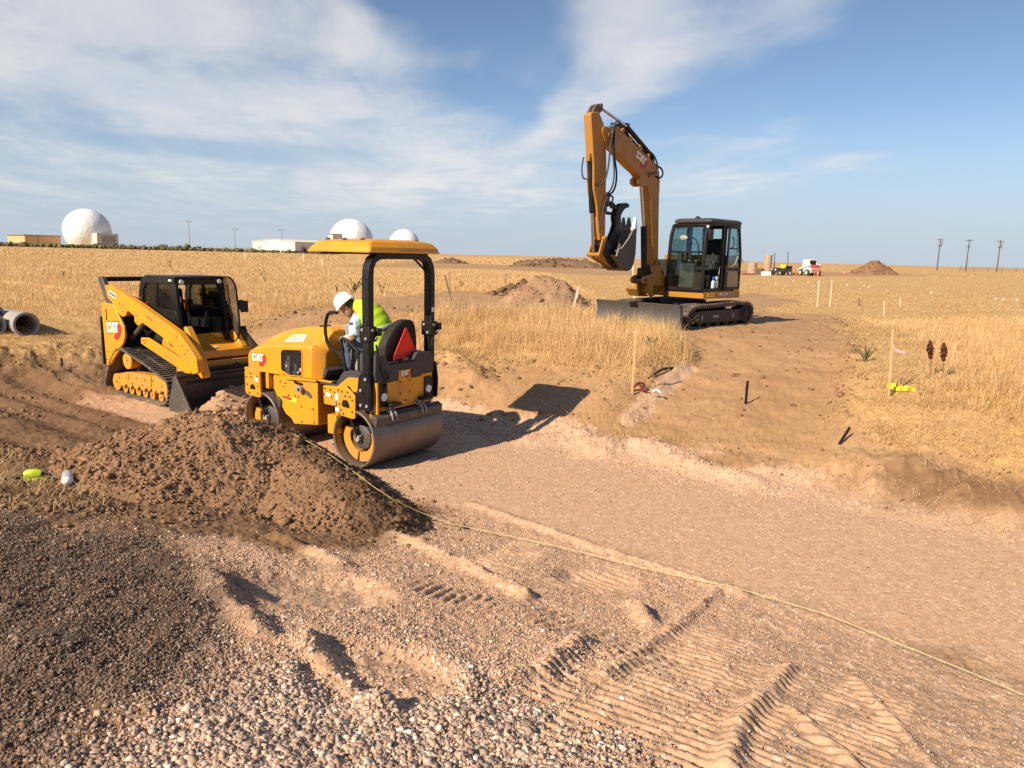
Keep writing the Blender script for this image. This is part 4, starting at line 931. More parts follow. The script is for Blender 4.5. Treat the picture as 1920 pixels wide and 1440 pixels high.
# seat, reflector, controls
sb = MB().prism(roundp([(.20, 1.26), (.195, 1.48), (.10, 1.60), (.035, 1.665), (-.08, 1.745), (-.20, 1.775), (-.314, 1.758), (-.365, 1.68), (-.39, 1.50), (-.39, 1.26)], .05), 0, -1.00, -.86).build('seat_backrest', M_BKM, roller, .03, seg=3)
MB().box((-.98, -.36, 1.235), (-.42, .18, 1.36)).build('seat_cushion', M_BKM, roller, .04, seg=3)
MB().box((-.92, -.30, .985), (-.48, .13, 1.235)).build('seat_base', M_BK, roller, .01)
def tri3(P, x0, x1): return MB().prism(P, 0, x0, x1)
TP = [(-.118, 1.692), (-.308, 1.372), (.105, 1.330)]
tr = tri3(roundp(TP, .03), -1.058, -1.045).build('slow_vehicle_triangle', M_REDD, roller); tri3(inset(TP, .028), -1.0605, -1.057).build('triangle_face', M_RED, tr)
tri3([(-.308, 1.372), (.105, 1.330), (.095, 1.285), (-.292, 1.335)], -1.056, -1.046).build('triangle_skirt', M_REDD, tr)
MB().box((-1.05, -.175, 1.235), (-1.00, -.095, 1.30)).build('seat_bracket', M_YLAB, roller, .004)
cs = MB(); cs.prism(roundp([(-.20, 1.0), (-.30, 1.0), (-.32, 1.40), (-.40, 1.60), (-.30, 1.70), (-.16, 1.66), (-.10, 1.40)], .04), 1, -.22, .12); cs.build('steering_console', M_GR2, roller, .02)
MB().prism(roundp([(-.325, 1.42), (-.41, 1.60), (-.30, 1.71), (-.27, 1.66), (-.36, 1.56), (-.30, 1.42)], .015), 1, -.16, .10).build('dashboard', M_BK, roller, .006)
sw = MB(); sw.ring((0, 0, 0), 2, [(.18+.016*math.cos(a), .016*math.sin(a)) for a in np.linspace(0, 2*math.pi, 9)[:-1]], 32); sw.box((-.17, -.015, -.01), (.17, .015, .01)); sw.cyl((0, 0, -.2), (0, 0, .02), .025)
o = sw.build('steering_wheel', M_BK, roller); o.matrix_local = Matrix.Translation((-.43, -.06, 1.63)) @ Matrix.Rotation(R_(-35), 4, 'Y')
for pts in ([(-.655, .50, 1.0), (-.64, .50, 1.18), (-.545, .50, 1.38), (-.34, .50, 1.40), (-.265, .50, 1.60), (-.305, .50, 1.81), (-.37, .50, 1.86), (-.50, .50, 1.86)], [(-.665, .52, 1.08), (-.63, .52, 1.25), (-.575, .52, 1.50), (-.595, .52, 1.56), (-.66, .52, 1.55), (-.86, .52, 1.44), (-.885, .52, 1.38), (-.885, .52, 1.1)],
            [(-.40, -.50, 1.0), (-.38, -.50, 1.5), (-.45, -.50, 1.62), (-.75, -.50, 1.58), (-.80, -.50, 1.5), (-.80, -.50, 1.0)]):
    MB().tube(pts, .021, 10, 2).build('handrail', M_BK, roller)
MB().prism(roundp([(-.70, 1.0), (-.86, 1.0), (-.86, 1.28), (-.72, 1.32), (-.68, 1.22)], .02), 1, .20, .40).build('side_locker', M_GR2, roller, .012)

# ------------------------------------------------------------------ the driver
M_SKIN = paint('skin', (.42, .22, .15), .55, .0, var=.08); M_HAIR = paint('dark_hair', (.03, .022, .018), .7, .0)
M_VEST = paint('lime_vest', (.50, .72, .02), .7, .0, var=.12); M_REFL = paint('reflective_tape', (.50, .52, .52), .35, .0); M_SHIRT = paint('pale_blue_shirt', (.60, .70, .76), .8, .0)
M_JEAN = paint('blue_jeans', (.10, .14, .20), .85, .1); M_GLOVE = paint('work_glove', (.70, .66, .55), .8, .1); M_BOOT = paint('brown_boot', (.10, .06, .035), .7, .3); M_HAT = paint('white_helmet', (.80, .80, .80), .28, .03)
pers = empty('person', roller.matrix_basis @ Vector((-.62, -.08, 1.36)), RYAW, 'person in white hard hat and lime safety vest bending over on the roller seat', 'person')
OF = Vector((-.62, -.08, 1.36))
def lp(p): return Vector(p)-OF
def skin_body(name, pts, edges, mat, parent, sub=2):
    me = bpy.data.meshes.new(name); me.from_pydata([lp(p[:3]) for p in pts], edges, []); o = bpy.data.objects.new(name, me); COL.objects.link(o); o.parent = parent
    m = o.modifiers.new('skin', 'SKIN'); m.use_smooth_shade = True
    for v, p in zip(me.skin_vertices[0].data, pts): v.radius = (p[3], p[4] if len(p) > 4 else p[3])
    me.skin_vertices[0].data[0].use_root = True
    s = o.modifiers.new('subdivision', 'SUBSURF'); s.levels = sub; s.render_levels = sub; me.materials.append(mat); return o
B_ = [(-.66, -.10, 1.40, .14, .13), (-.64, -.08, 1.55, .135, .12), (-.55, -.05, 1.74, .15, .12), (-.43, -.01, 1.86, .10, .09), (-.345, .02, 1.885, .06), (-.27, .045, 1.90, .058),
      (-.46, .15, 1.83, .07), (-.52, .25, 1.66, .048), (-.56, .285, 1.545, .042), (-.47, .27, 1.515, .036), (-.40, .25, 1.525, .030), (-.345, .235, 1.525, .034),
      (-.42, -.20, 1.80, .07), (-.36, -.30, 1.64, .048), (-.28, -.27, 1.56, .040), (-.22, -.20, 1.60, .032), (-.20, -.16, 1.62, .034),
      (-.55, .04, 1.42, .10), (-.24, .10, 1.46, .075), (-.22, .10, 1.25, .058), (-.24, .10, 1.07, .045), (-.16, .10, 1.03, .042),
      (-.52, -.22, 1.42, .10), (-.22, -.26, 1.45, .075), (-.22, -.26, 1.25, .058), (-.24, -.26, 1.07, .045), (-.16, -.26, 1.03, .042)]
E_ = [(0, 1), (1, 2), (2, 3), (3, 4), (4, 5), (2, 6), (6, 7), (7, 8), (8, 9), (9, 10), (10, 11), (2, 12), (12, 13), (13, 14), (14, 15), (15, 16), (0, 17), (17, 18), (18, 19), (19, 20), (20, 21), (0, 22), (22, 23), (23, 24), (24, 25), (25, 26)]
skin_body('body', B_, E_, M_SKIN, pers)
def lofted(name, secs, mat, parent=pers, n=36, fold=.006, fs=13.):   # clothing: oval sections along a path, with creases
    mb = MB(); C0 = [lp(s[0]) for s in secs]; L = len(secs); q = np.linspace(0, L-1, (L-1)*4+1)
    def lerp(v, t): i = min(int(t), L-2); return v[i]*(1-(t-i))+v[i+1]*(t-i)
    C = [lerp(C0, t) for t in q]; A = [lerp([s[1] for s in secs], t) for t in q]; B = [lerp([s[2] for s in secs], t) for t in q]; rings = []
    for i in range(len(C)):
        d = (C[min(i+1, len(C)-1)]-C[max(i-1, 0)]).normalized(); side = Vector((0, 1, 0)); side = (side-d*side.dot(d)).normalized(); up = d.cross(side); R = []
        for k in range(n):
            a = 2*math.pi*k/n; cr = fold*(math.sin(fs*i/len(C)*L*.6+3*math.sin(2*a)+1.7*math.cos(3*a))+.6*math.sin(5*a+i*.9))
            R.append(C[i]+side*math.cos(a)*(A[i]+cr)+up*math.sin(a)*(B[i]+cr))
        rings.append(R)
    mb.loft(rings); o = mb.build(name, mat, parent, 0, 60); sb_ = o.modifiers.new('subdivision', 'SUBSURF'); sb_.levels = 1; sb_.render_levels = 1; return o
vest = lofted('safety_vest', [((-.68, -.10, 1.36), .205, .155), ((-.665, -.09, 1.50), .205, .16), ((-.62, -.07, 1.64), .22, .165), ((-.55, -.045, 1.76), .235, .16), ((-.48, -.02, 1.85), .225, .14), ((-.41, .0, 1.895), .15, .115), ((-.355, .015, 1.915), .088, .088), ((-.315, .03, 1.915), .075, .075)], M_VEST)
lofted('reflective_band', [((-.648, -.082, 1.585), .218, .168), ((-.622, -.072, 1.65), .227, .174)], M_REFL, vest)
lofted('sleeve', [((-.49, .15, 1.80), .06, .06), ((-.505, .205, 1.735), .072, .068), ((-.53, .26, 1.63), .068, .064), ((-.56, .285, 1.55), .060, .058)], M_SHIRT)
lofted('sleeve', [((-.43, -.17, 1.83), .085, .085), ((-.39, -.24, 1.74), .076, .072), ((-.36, -.30, 1.64), .064, .060), ((-.30, -.28, 1.575), .052, .05)], M_SHIRT)
for s, y0, y1 in ((1, .04, .10), (-1, -.20, -.26)):
    lofted('trouser_leg', [((-.68, y0-.02*s, 1.40), .115, .115), ((-.50, y0, 1.43), .108, .105), ((-.33, y1-.01*s, 1.46), .09, .09), ((-.235, y1, 1.44), .085, .085), ((-.225, y1, 1.30), .075, .078), ((-.235, y1, 1.10), .075, .08), ((-.24, y1, 1.05), .075, .08)], M_JEAN)
    bt = MB(); bt.loft([[lp((a, y1+b_*w, z)) for b_, z in ((-1, z0), (1, z0), (.8, z1), (-.8, z1))] for a, w, z0, z1 in ((-.31, .04, .986, 1.06), (-.22, .05, .986, 1.09), (-.12, .052, .986, 1.05), (-.03, .035, .988, 1.02))]); bt.build('boot', M_BOOT, pers, .01)
# head with a face, turned down and to the left
HD = Vector((-.215, .07, 1.90)); HM_ = Matrix.Translation(lp(HD)) @ Matrix.Rotation(R_(28), 4, 'Z') @ Matrix.Rotation(R_(42), 4, 'Y')
hd = MB(); nu, nv = 20, 14; rings = []
prof_ = [(-.125, .035, .03, .045), (-.105, .055, .048, .035), (-.07, .073, .064, .022), (-.03, .086, .072, .010), (.01, .096, .078, 0), (.05, .098, .080, -.004), (.085, .088, .073, -.006), (.11, .06, .052, -.004), (.122, .02, .018, 0)]
for z, rx_, ry_, ox in prof_:
    r_ = []
    for k in range(nu):
        a = 2*math.pi*k/nu; xx = ox+rx_*math.cos(a); yy = ry_*math.sin(a)
        if abs(a) < .2 or a > 6.08: xx += (.022 if -.05 < z < .0 else .006 if z < -.06 else 0)     # nose and chin
        r_.append((xx, yy, z))
    rings.append(r_)
hd.loft(rings)
ho = hd.build('head', M_SKIN, pers, 0, 70); ho.matrix_local = HM_; q = ho.modifiers.new('subdivision', 'SUBSURF'); q.levels = 1; q.render_levels = 2
f = MB()
for s in (1, -1): f.ball((.088, s*.032, .012), .012, 10, 6)
f.each('eye', M_WH, ho); f = MB()
for s in (1, -1): f.ball((.0985, s*.032, .012), .0055, 8, 5)
f.each('pupil', M_BK, ho); f = MB()
for s in (1, -1): f.ball((-.005, s*.078, -.005), .03, 10, 8, (.6, .35, 1.0))
f.each('ear', M_SKIN, ho); MB().ball((.092, 0, -.062), .02, 10, 6, (.35, 1.1, .25)).build('mouth', M_REDD, ho)
f = MB(); f.ball((-.04, 0, .02), .090, 16, 10, (.88, .93, 1.05)); f.ball((-.06, 0, -.06), .062, 14, 8, (.9, 1.0, .9)); f.build('hair', M_HAIR, ho)
f = MB(); f.loft([[(r_*math.cos(2*math.pi*k/24)*1.08-.005, r_*math.sin(2*math.pi*k/24)*.92, z) for k in range(24)] for r_, z in ((.128, .045), (.128, .052), (.122, .10), (.112, .135), (.088, .168), (.05, .187), (.012, .193))])
hat = f.build('hard_hat', M_HAT, ho, 0, 50)
f = MB(); f.loft([[((.128+ex*max(0, math.cos(a))**1.5+.014)*math.cos(a)*1.08-.005, (.128+.014)*math.sin(a)*.92, z-.012*max(0, math.cos(a))) for a in [2*math.pi*k/28 for k in range(28)]] for ex, z in ((.045, .040), (.045, .049), (.0, .056))]); f.build('hat_brim', M_HAT, hat, 0, 50)
f = MB(); f.tube([(.118, 0, .09), (.10, 0, .15), (.04, 0, .192), (-.04, 0, .192), (-.10, 0, .15), (-.12, 0, .09)], .012, 8, 2); f.build('hat_ridge', M_HAT, hat)
# gloved left hand resting on the knee, and the right on the wheel
def hand(c, fw, up, sgn, par, mat):
    c = lp(c); fw = Vector(fw).normalized(); up = Vector(up); up = (up-fw*up.dot(fw)).normalized(); sd = fw.cross(up)*sgn
    P = [(c, .036), (c+fw*.045, .034)]; pts = [P[0][0], P[1][0]]; rad = [.03, .028]; ed = [(0, 1)]
    for k, (o_, ln_) in enumerate(((-.030, .062), (-.010, .075), (.010, .070), (.030, .055))):
        a = c+fw*.075+sd*o_; b2 = a+fw*ln_*.5-up*.010; e2 = b2+fw*ln_*.32-up*.030; i = len(pts); pts += [a, b2, e2]; rad += [.0115, .0095, .008]; ed += [(1, i), (i, i+1), (i+1, i+2)]
    a = c+fw*.02-sd*.034; b2 = a+fw*.03-sd*.022-up*.008; e2 = b2+fw*.03-sd*.004-up*.01; i = len(pts); pts += [a, b2, e2]; rad += [.014, .011, .009]; ed += [(0, i), (i, i+1), (i+1, i+2)]
    me = bpy.data.meshes.new('hand'); me.from_pydata([tuple(p) for p in pts], ed, []); o = bpy.data.objects.new('hand', me); COL.objects.link(o); o.parent = par
    m = o.modifiers.new('skin', 'SKIN'); m.use_smooth_shade = True
    for v, r in zip(me.skin_vertices[0].data, rad): v.radius = (r, r*.8)
    me.skin_vertices[0].data[0].use_root = True; s = o.modifiers.new('subdivision', 'SUBSURF'); s.levels = 1; s.render_levels = 2; me.materials.append(mat); return o
hand((-.375, .24, 1.535), (.9, -.15, -.1), (.05, .1, 1), 1, pers, M_GLOVE); hand((-.215, -.18, 1.615), (.3, .9, .1), (0, 0, 1), -1, pers, M_GLOVE)
lofted('glove_cuff', [((-.445, .262, 1.518), .040, .036), ((-.385, .245, 1.532), .046, .042)], M_GLOVE)
# ================================================================== compact track loader
TX, TY, TYAW = -5.90, 13.13, -.6435
ctl = empty('track_loader', (TX, TY, -1.0), TYAW, 'yellow and black compact track loader with its bucket lowered behind the soil heap', 'track loader')
def belt(outline, y0, y1, th, lug, pitch, mat, parent, name='track'):
    # an endless rubber belt along an outline (x, z), with cross bars outside
    P = roundp(outline, .10, 5); n = len(P); Q = inset(P, th); mb = MB(); vs = []
    for y in (y0, y1): vs += [(p[0], y, p[1]) for p in P]+[(p[0], y, p[1]) for p in Q]
    fs = []
    for i in range(n):
        j = (i+1) % n
        fs += [(i, j, 2*n+j, 2*n+i), (n+i, 3*n+i, 3*n+j, n+j), (i, n+i, n+j, j), (2*n+i, 2*n+j, 3*n+j, 3*n+i)]
    mb.add(vs, fs)
    L = [0]
    for i in range(n): L.append(L[-1]+(Vector(P[(i+1) % n])-Vector(P[i])).length)
    m = int(L[-1]/pitch); cx = sum(p[0] for p in P)/n; cz = sum(p[1] for p in P)/n
    ar = sum(P[i][0]*P[(i+1) % n][1]-P[(i+1) % n][0]*P[i][1] for i in range(n)); sg = 1 if ar > 0 else -1
    for k in range(m):
        d = k*L[-1]/m; i = max(q for q in range(n) if L[q] <= d); a, b = Vector(P[i]), Vector(P[(i+1) % n]); t = (b-a).normalized(); p = a+t*(d-L[i]); nrm = Vector((t.y, -t.x))*sg
        w = pitch*.27; ym = (y0+y1)/2; g = abs(y1-y0)*.06
        for ya, yb, sh in ((min(y0, y1), ym-g, 0), (ym+g, max(y0, y1), 0)):
            pts = [p-t*w-nrm*.01, p+t*w-nrm*.01, p+t*w*.65+nrm*lug, p-t*w*.65+nrm*lug]
            mb.prism([tuple(q) for q in pts], 1, ya, yb)
    return mb.build(name, mat, parent, 0, 30)
OUT = [(-1.155, .12), (-1.13, .24), (-1.02, .46), (-.74, .76), (-.60, .838), (-.45, .85), (.30, .672), (.90, .50), (1.03, .43), (1.055, .30), (1.0, .12), (.86, .02), (-.9, .0), (-1.09, .035)]
def side(s):
    y0, y1 = s*.86, s*.50
    tb = belt(OUT, y0, y1, .035, .022, .075, M_RUBD, ctl)
    k = MB()
    for i in range(26):
        t = i/25; xx = -.50+1.36*t; zz = .865-.35*t+.005
        k.box((xx-.018, s*.68-.03, zz-.014), (xx+.018, s*.68+.03, zz+.001))
    k.build('track_window', M_BK, tb)
    tf = MB(); tf.prism([(-.83, .335), (-.62, .385), (-.5, .42), (-.14, .445), (.30, .46), (.574, .47), (.62, .45), (.90, .385), (.92, .25), (.86, .19), (.80, .235), (.70, .235), (.66, .19), (.58, .19), (.55, .24), (.50, .185), (.44, .20), (.38, .25), (.30, .17), (.22, .24), (.14, .165), (.06, .165), (-.02, .235), (-.10, .16), (-.18, .16), (-.25, .23), (-.33, .155), (-.41, .155), (-.48, .22), (-.56, .15), (-.64, .15), (-.72, .21), (-.80, .19)], 1, s*.60, s*.80)
    tf = tf.build('track_frame', M_YX, ctl, .008)
    bolts(tf, [(-.7, .30), (-.45, .32), (-.1, .36), (.2, .36), (.45, .38), (.75, .33), (-.25, .25), (.1, .26)], 1, s*.80, s, .016)
    k = MB(); k.prism([(.30, .465), (.42, .465), (.42, .30), (.36, .27), (.36, .40), (.30, .40)], 1, s*.80, s*.815); k.prism([(-.42, .41), (-.36, .41), (-.36, .29), (-.42, .31)], 1, s*.80, s*.812); k.each('frame_bracket', M_Y, tf, .004)
    for xx in (-.60, -.37, -.14, .10, .34, .62): MB().ring((xx, s*.66, .115), 1, [(.078, -.10), (.078, .09), (.05, .11), (.02, .11), (.02, -.10)], 20).build('track_roller', M_YX, tf)
    for xx, zz, r in ((-.90, .20, .15), (.88, .24, .17)): MB().ring((xx, s*.66, zz), 1, [(r, -.10), (r, .09), (r*.6, .11), (.03, .11), (.03, -.10)], 24).build('idler_wheel', M_YX, tf)
    sp_ = MB().ring((-.47, s*.66, .63), 1, [(.155, -.1), (.155, .08), (.12, .10), (.10, .10), (.09, .16), (.02, .16), (.02, -.1)], 28).build('drive_sprocket', M_YX, ctl); 
    # upright, lift arm, links
    tw = MB().prism(roundp([(-1.085, 1.56), (-1.06, 1.605), (-.66, 1.605), (-.60, 1.56), (-.30, 1.22), (-.285, 1.08), (-.36, .95), (-.56, .80), (-.90, .52), (-1.03, .46)], .04), 1, s*.815, s*.86).build('rear_upright', M_Y, ctl, .012)
    MB().prism(roundp([(-.93, 1.50), (-.89, 1.50), (-.885, 1.40), (-.90, 1.30), (-.94, 1.30), (-.91, 1.40)], .012), 1, s*.858, s*.864).build('upright_slot', M_BK, tw)
    bolts(tw, [(-1.0, .60), (-.95, .75), (-.55, 1.0)], 1, s*.86, s, .014)
    if s < 0: lettering(tw, (-.90, -.861, 1.09), (1, 0, .06), (0, 0, 1), .185)
    MB().box((-1.185, s*.78, .50), (-1.15, s*.86, 1.35)).build('rear_guard', M_STD, ctl, .006)
    ARM = [(-.90, 1.92), (-.66, 1.925), (.30, 1.645), (1.224, 1.355), (1.47, 1.275), (1.80, 1.03), (1.94, .90), (1.97, .70), (1.80, .655), (1.72, .80), (1.42, .92), (1.24, 1.06), (1.05, 1.135), (.349, 1.352), (.194, 1.285), (.071, 1.345), (.09, 1.437), (-.135, 1.524), (-.203, 1.435), (-.32, 1.400), (-.50, 1.47), (-.60, 1.56), (-.72, 1.66), (-.82, 1.70)]
    if s > 0: ARM = [(-.90, 1.92), (-.66, 1.925), (-.05, 1.72), (.30, 1.45), (.50, 1.20), (.62, 1.12), (.90, .86), (.95, .66), (.80, .62), (.70, .74), (.42, .98), (.10, 1.30), (-.203, 1.435), (-.32, 1.400), (-.50, 1.47), (-.60, 1.56), (-.82, 1.70)]
    am = MB().prism(roundp(ARM, .03, 3), 1, s*.75, s*.86).build('lift_arm', M_Y, ctl, .014)
    if s < 0: bolts(am, [(-.40, 1.62), (-.35, 1.55), (-.28, 1.60), (-.30, 1.50), (.14, 1.34), (.16, 1.46), (1.4, 1.20), (1.55, 1.08), (1.62, .95), (1.7, 1.02)], 1, s*.86, s, .012)
    lb_ = MB().prism([(-.74, 1.845), (-.50, 1.775), (-.53, 1.69), (-.76, 1.765)], 1, s*.859, s*.864).build('arm_label', M_WH, am)
    k = MB(); 
    for i in range(5): k.prism([(-.72+.042*i, 1.818-.0125*i), (-.69+.042*i, 1.809-.0125*i), (-.70+.042*i, 1.765-.0125*i), (-.73+.042*i, 1.774-.0125*i)], 1, s*.8635, s*.8655)
    k.build('label_print', M_GR, lb_)
    if s > 0: k = None
    else:
        k = MB(); k.frame([(.52, 1.48), (.66, 1.435), (.65, 1.405), (.51, 1.45)], 1, -.863, -.859, .008); k.build('arm_marking', M_BOLT, am)
    MB().prism(roundp([(-1.24, 2.0), (-1.20, 2.06), (-1.08, 2.05), (-1.03, 1.98), (-.80, 1.62), (-.86, 1.56), (-.95, 1.58)], .03), 1, s*.74, s*.82).build('arm_link', M_STD, ctl, .01)
    MB().cyl((-.42, s*.66, 1.02), (.0, s*.66, 1.30), .045).build('lift_cylinder', M_STD, ctl); MB().cyl((0, s*.66, 1.30), (.14, s*.66, 1.39), .025).build('cylinder_rod', M_CHR, ctl)
    st_ = MB().prism(roundp([(.13, .98), (.14, 1.085), (.37, 1.10), (1.35, .865), (1.62, .81), (1.66, .64), (1.50, .63)], .025), 1, s*.76, s*.80).build('lower_strip', M_Y, ctl, .008)
    bolts(st_, [(.22, 1.04), (.30, 1.05), (.26, 1.0)], 1, s*.80, s, .014)
    MB().prism([(.30, 1.08), (.36, 1.36), (1.06, 1.14), (1.40, .90), (1.36, .86)], 1, s*.60, s*.64).build('side_panel', M_BKM, ctl)
    if s < 0: MB().prism(roundp([(1.30, 1.34), (1.38, 1.36), (1.74, .92), (1.86, .60), (1.76, .56), (1.60, .66)], .03), 1, s*.58, s*.69).build('arm_tower', M_Y, ctl, .012)
    MB().tube([(-.55, s*.62, 1.75), (-.2, s*.66, 1.72), (.1, s*.70, 1.60)], .022, 7, 2).build('hydraulic_hose', M_BKM, ctl)
mir(side)
MB().cyl((-1.14, -.80, 2.01), (-1.14, .80, 2.01), .042).build('rear_crossbar', M_BK, ctl)
ch = MB(); ch.box((-1.12, -.50, .30), (.95, .50, .90)); ch.build('chassis', M_BK, ctl, .01)
en = MB(); en.prism([(-1.15, .55), (-1.10, 1.45), (-.55, 1.52), (-.45, .60)], 1, -.68, .68); en.build('engine_cover', M_BKM, ctl, .02)
k = MB(); k.box((-.55, -.62, 1.46), (-.40, -.40, 1.72)); k.box((-.54, .30, 1.46), (-.42, .6, 1.66)); k.each('engine_hood', M_Y, ctl, .02)
# cab
CAB = [(-.535, .98), (-.52, 1.70), (-.46, 1.93), (-.36, 2.06), (-.24, 2.10), (.70, 2.11), (.705, 2.06), (.80, 1.27), (.80, .98)]
cabr = MB()
def cside(s):
    y0, y1 = (-.425, -.475) if s < 0 else (.375, .42); g1 = -.448 if s < 0 else .395
    m = MB(); w1 = roundp([(-.36, 1.62), (-.345, 1.85), (-.235, 1.975), (.045, 1.985), (.055, 1.60)], .03); w2 = roundp([(.115, 1.60), (.11, 1.985), (.49, 1.995), (.55, 1.93), (.60, 1.56)], .03)
    # solid strips round the two openings
    m.prism([(-.535, .98), (-.52, 1.60), (.62, 1.55), (.70, 1.55), (.80, 1.27), (.80, .98)], 1, y0, y1)
    m.prism([(-.52, 1.60), (-.52, 1.70), (-.46, 1.93), (-.36, 2.06), (-.24, 2.10), (-.235, 1.975), (-.345, 1.85), (-.36, 1.593)], 1, y0, y1)
    m.prism([(-.235, 1.975), (-.24, 2.10), (.70, 2.11), (.705, 2.0), (.49, 1.995), (.045, 1.985)], 1, y0, y1)
    m.prism([(.49, 1.995), (.705, 2.0), (.78, 1.55), (.60, 1.552), (.55, 1.93)], 1, y0, y1)
    m.prism([(.045, 1.985), (.115, 1.985), (.125, 1.575), (.05, 1.58)], 1, y0, y1)
    c = m.build('cab_side', M_BK, ctl, .008)
    MB().prism(inset([(-.36, 1.60), (-.345, 1.85), (-.235, 1.975), (.49, 1.995), (.55, 1.93), (.60, 1.56)], -.01), 1, g1-.003, g1+.003).build('side_window', M_G_DK, c)
    g = MB()
    for i in range(21):
        x0 = -.36+i*.046; g.box((x0, g1+s*.008, 1.57), (x0+.0045, g1+s*.012, 1.985))
    for i in range(9):
        z0 = 1.60+i*.046; g.box((-.36, g1+s*.0125, z0), (.58, g1+s*.0155, z0+.0045))
    g.build('window_screen', M_BKM, c)
    return c
cs_r = cside(-1); cside(1)
MB().prism([(-.36, 2.07), (-.24, 2.112), (.72, 2.122), (.72, 2.07)], 1, -.478, .423).build('cab_roof', M_BK, ctl, .016)
k = MB(); k.box((-.535, -.43, .98), (-.50, .38, 1.55)); k.box((-.50, -.43, 1.93), (-.44, .38, 2.0)); k.build('cab_back', M_BK, ctl)
k = MB(); k.prism([(.66, 1.98), (.70, 2.07), (.735, 2.07), (.72, 1.98)], 1, -.43, .37)
for s in (1, -1): k.prism([(.66, 2.0), (.725, 2.0), (.83, 1.10), (.76, 1.10)], 1, -.478 if s < 0 else .36, -.415 if s < 0 else .423)
k.build('front_frame', M_BK, ctl, .008)
for y0 in (-.37, .32): MB().cyl((.70, y0, 2.03), (.755, y0, 2.03), .04, .036, 16).build('work_light', M_LAMP, ctl)
k = MB(); k.box((-.30, -.22, 1.08), (.18, .22, 1.22)); k.prism([(-.30, 1.2), (-.40, 1.85), (-.28, 1.88), (-.18, 1.22)], 1, -.22, .22); k.build('seat', M_BKM, ctl, .04)
for s in (1, -1):
    k = MB(); k.box((-.1, s*.30-.06, 1.2), (.35, s*.30+.06, 1.36)); k.cyl((.3, s*.30, 1.34), (.34, s*.30, 1.50), .025, .03); k.build('joystick_console', M_GR, ctl, .015)
k = MB(); k.box((-.2, -.40, .95), (.78, .40, 1.0)); k.box((.45, -.3, 1.0), (.52, .3, 1.12)); k.build('cab_floor', M_GR, ctl)
MB().box((.55, -.40, 1.68), (.60, -.30, 1.78)).build('display', M_GR2, ctl, .01)
rd = MB(); rd.cyl((-.34, -.50, 1.60), (-.16, -.50, 1.60), .038, n=14); rd.cyl((-.32, -.50, 1.60), (-.32, -.50, 1.66), .012, n=8); rd.build('fire_extinguisher', M_RED, ctl, .006)
MB().box((-.505, -.49, 1.66), (-.46, -.476, 1.72)).build('cab_label', M_CREAM, ctl)
MB().box((.52, -.4765, 2.035), (.62, -.474, 2.065)).build('cab_number', M_WH, ctl)
# the opened front door
DP = roundp([(.57, 2.06), (.64, 2.11), (.78, 2.124), (.90, 2.08), (1.0, 1.98), (1.05, 1.7), (1.085, 1.30), (1.05, 1.10), (.955, .99), (.80, .99), (.64, 1.20), (.56, 1.40), (.53, 1.65), (.53, 1.90)], .05)
df = MB().frame(DP, 1, .455, .480, .022).build('cab_door', M_BK, ctl); MB().prism(inset(DP, .012), 1, .465, .470).build('door_glass', M_G_DU, df)
k = MB(); k.tube([(.72, .485, 1.98), (.76, .49, 1.70), (.74, .49, 1.52)], .010, 6); k.build('wiper', M_BK, df)
mr = MB(); mr.box((.965, .56, 1.50), (1.0, .70, 1.70)); mr.tube([(1.02, .51, 1.68), (1.03, .56, 1.66), (1.0, .62, 1.66)], .014, 6); mr.box((1.0, .50, 1.55), (1.05, .58, 1.72)); mr.build('door_mirror', M_BK, df, .012)
MB().box((.70, .42, 1.45), (.76, .455, 1.70)).build('door_hinge', M_BK, ctl, .02)
# nose
ns = MB(); ns.prism([(.55, 1.02), (.62, 1.14), (.80, .99), (1.06, .93), (1.16, .90), (1.18, .78), (1.05, .74), (.6, .74)], 1, -.66, .66); ns = ns.build('front_hood', M_Y, ctl, .014)
k = MB()
for s in (1, -1): k.prism([(.62, 1.15), (.86, 1.20), (1.14, .92), (.80, .92)], 1, s*.46, s*.58)
k.each('hood_cheek', M_Y, ctl, .014)
hl = math.atan2(.03, .10)
lettering(ns, (1.085, -.06, .934), (0, 1, 0), (-1, 0, .25), .05, False)
k = MB(); k.box((.9, -.62, .36), (1.22, .62, .74)); k.build('front_crossmember', M_YX, ctl, .01); k = MB(); k.box((1.05, -.70, .40), (1.30, .70, .60)); k.build('quick_coupler', M_BK, ctl, .01)
k = MB(); k.box((1.30, -.70, .42), (1.34, .70, .66)); k.build('coupler_plate', M_BK, ctl)
MB().cyl((1.06, .32, .48), (1.24, .32, .70), .04).build('tilt_cylinder', M_STD, ctl); MB().cyl((1.06, -.32, .48), (1.24, -.32, .70), .04).build('tilt_cylinder', M_STD, ctl)
# bucket
bk = MB()
for s in (1, -1): bk.prism([(1.36, .57), (1.42, .60), (1.86, .05), (1.84, .0), (1.20, .0), (1.18, .10)], 1, s*.905, s*.935)
bk.prism([(1.18, .10), (1.34, .56), (1.43, .60), (1.42, .57), (1.36, .53), (1.22, .10), (1.22, .03), (1.92, .01), (1.92, -.005), (1.20, -.005)], 1, -.91, .91)
bk.build('bucket', M_STD, ctl, .006)

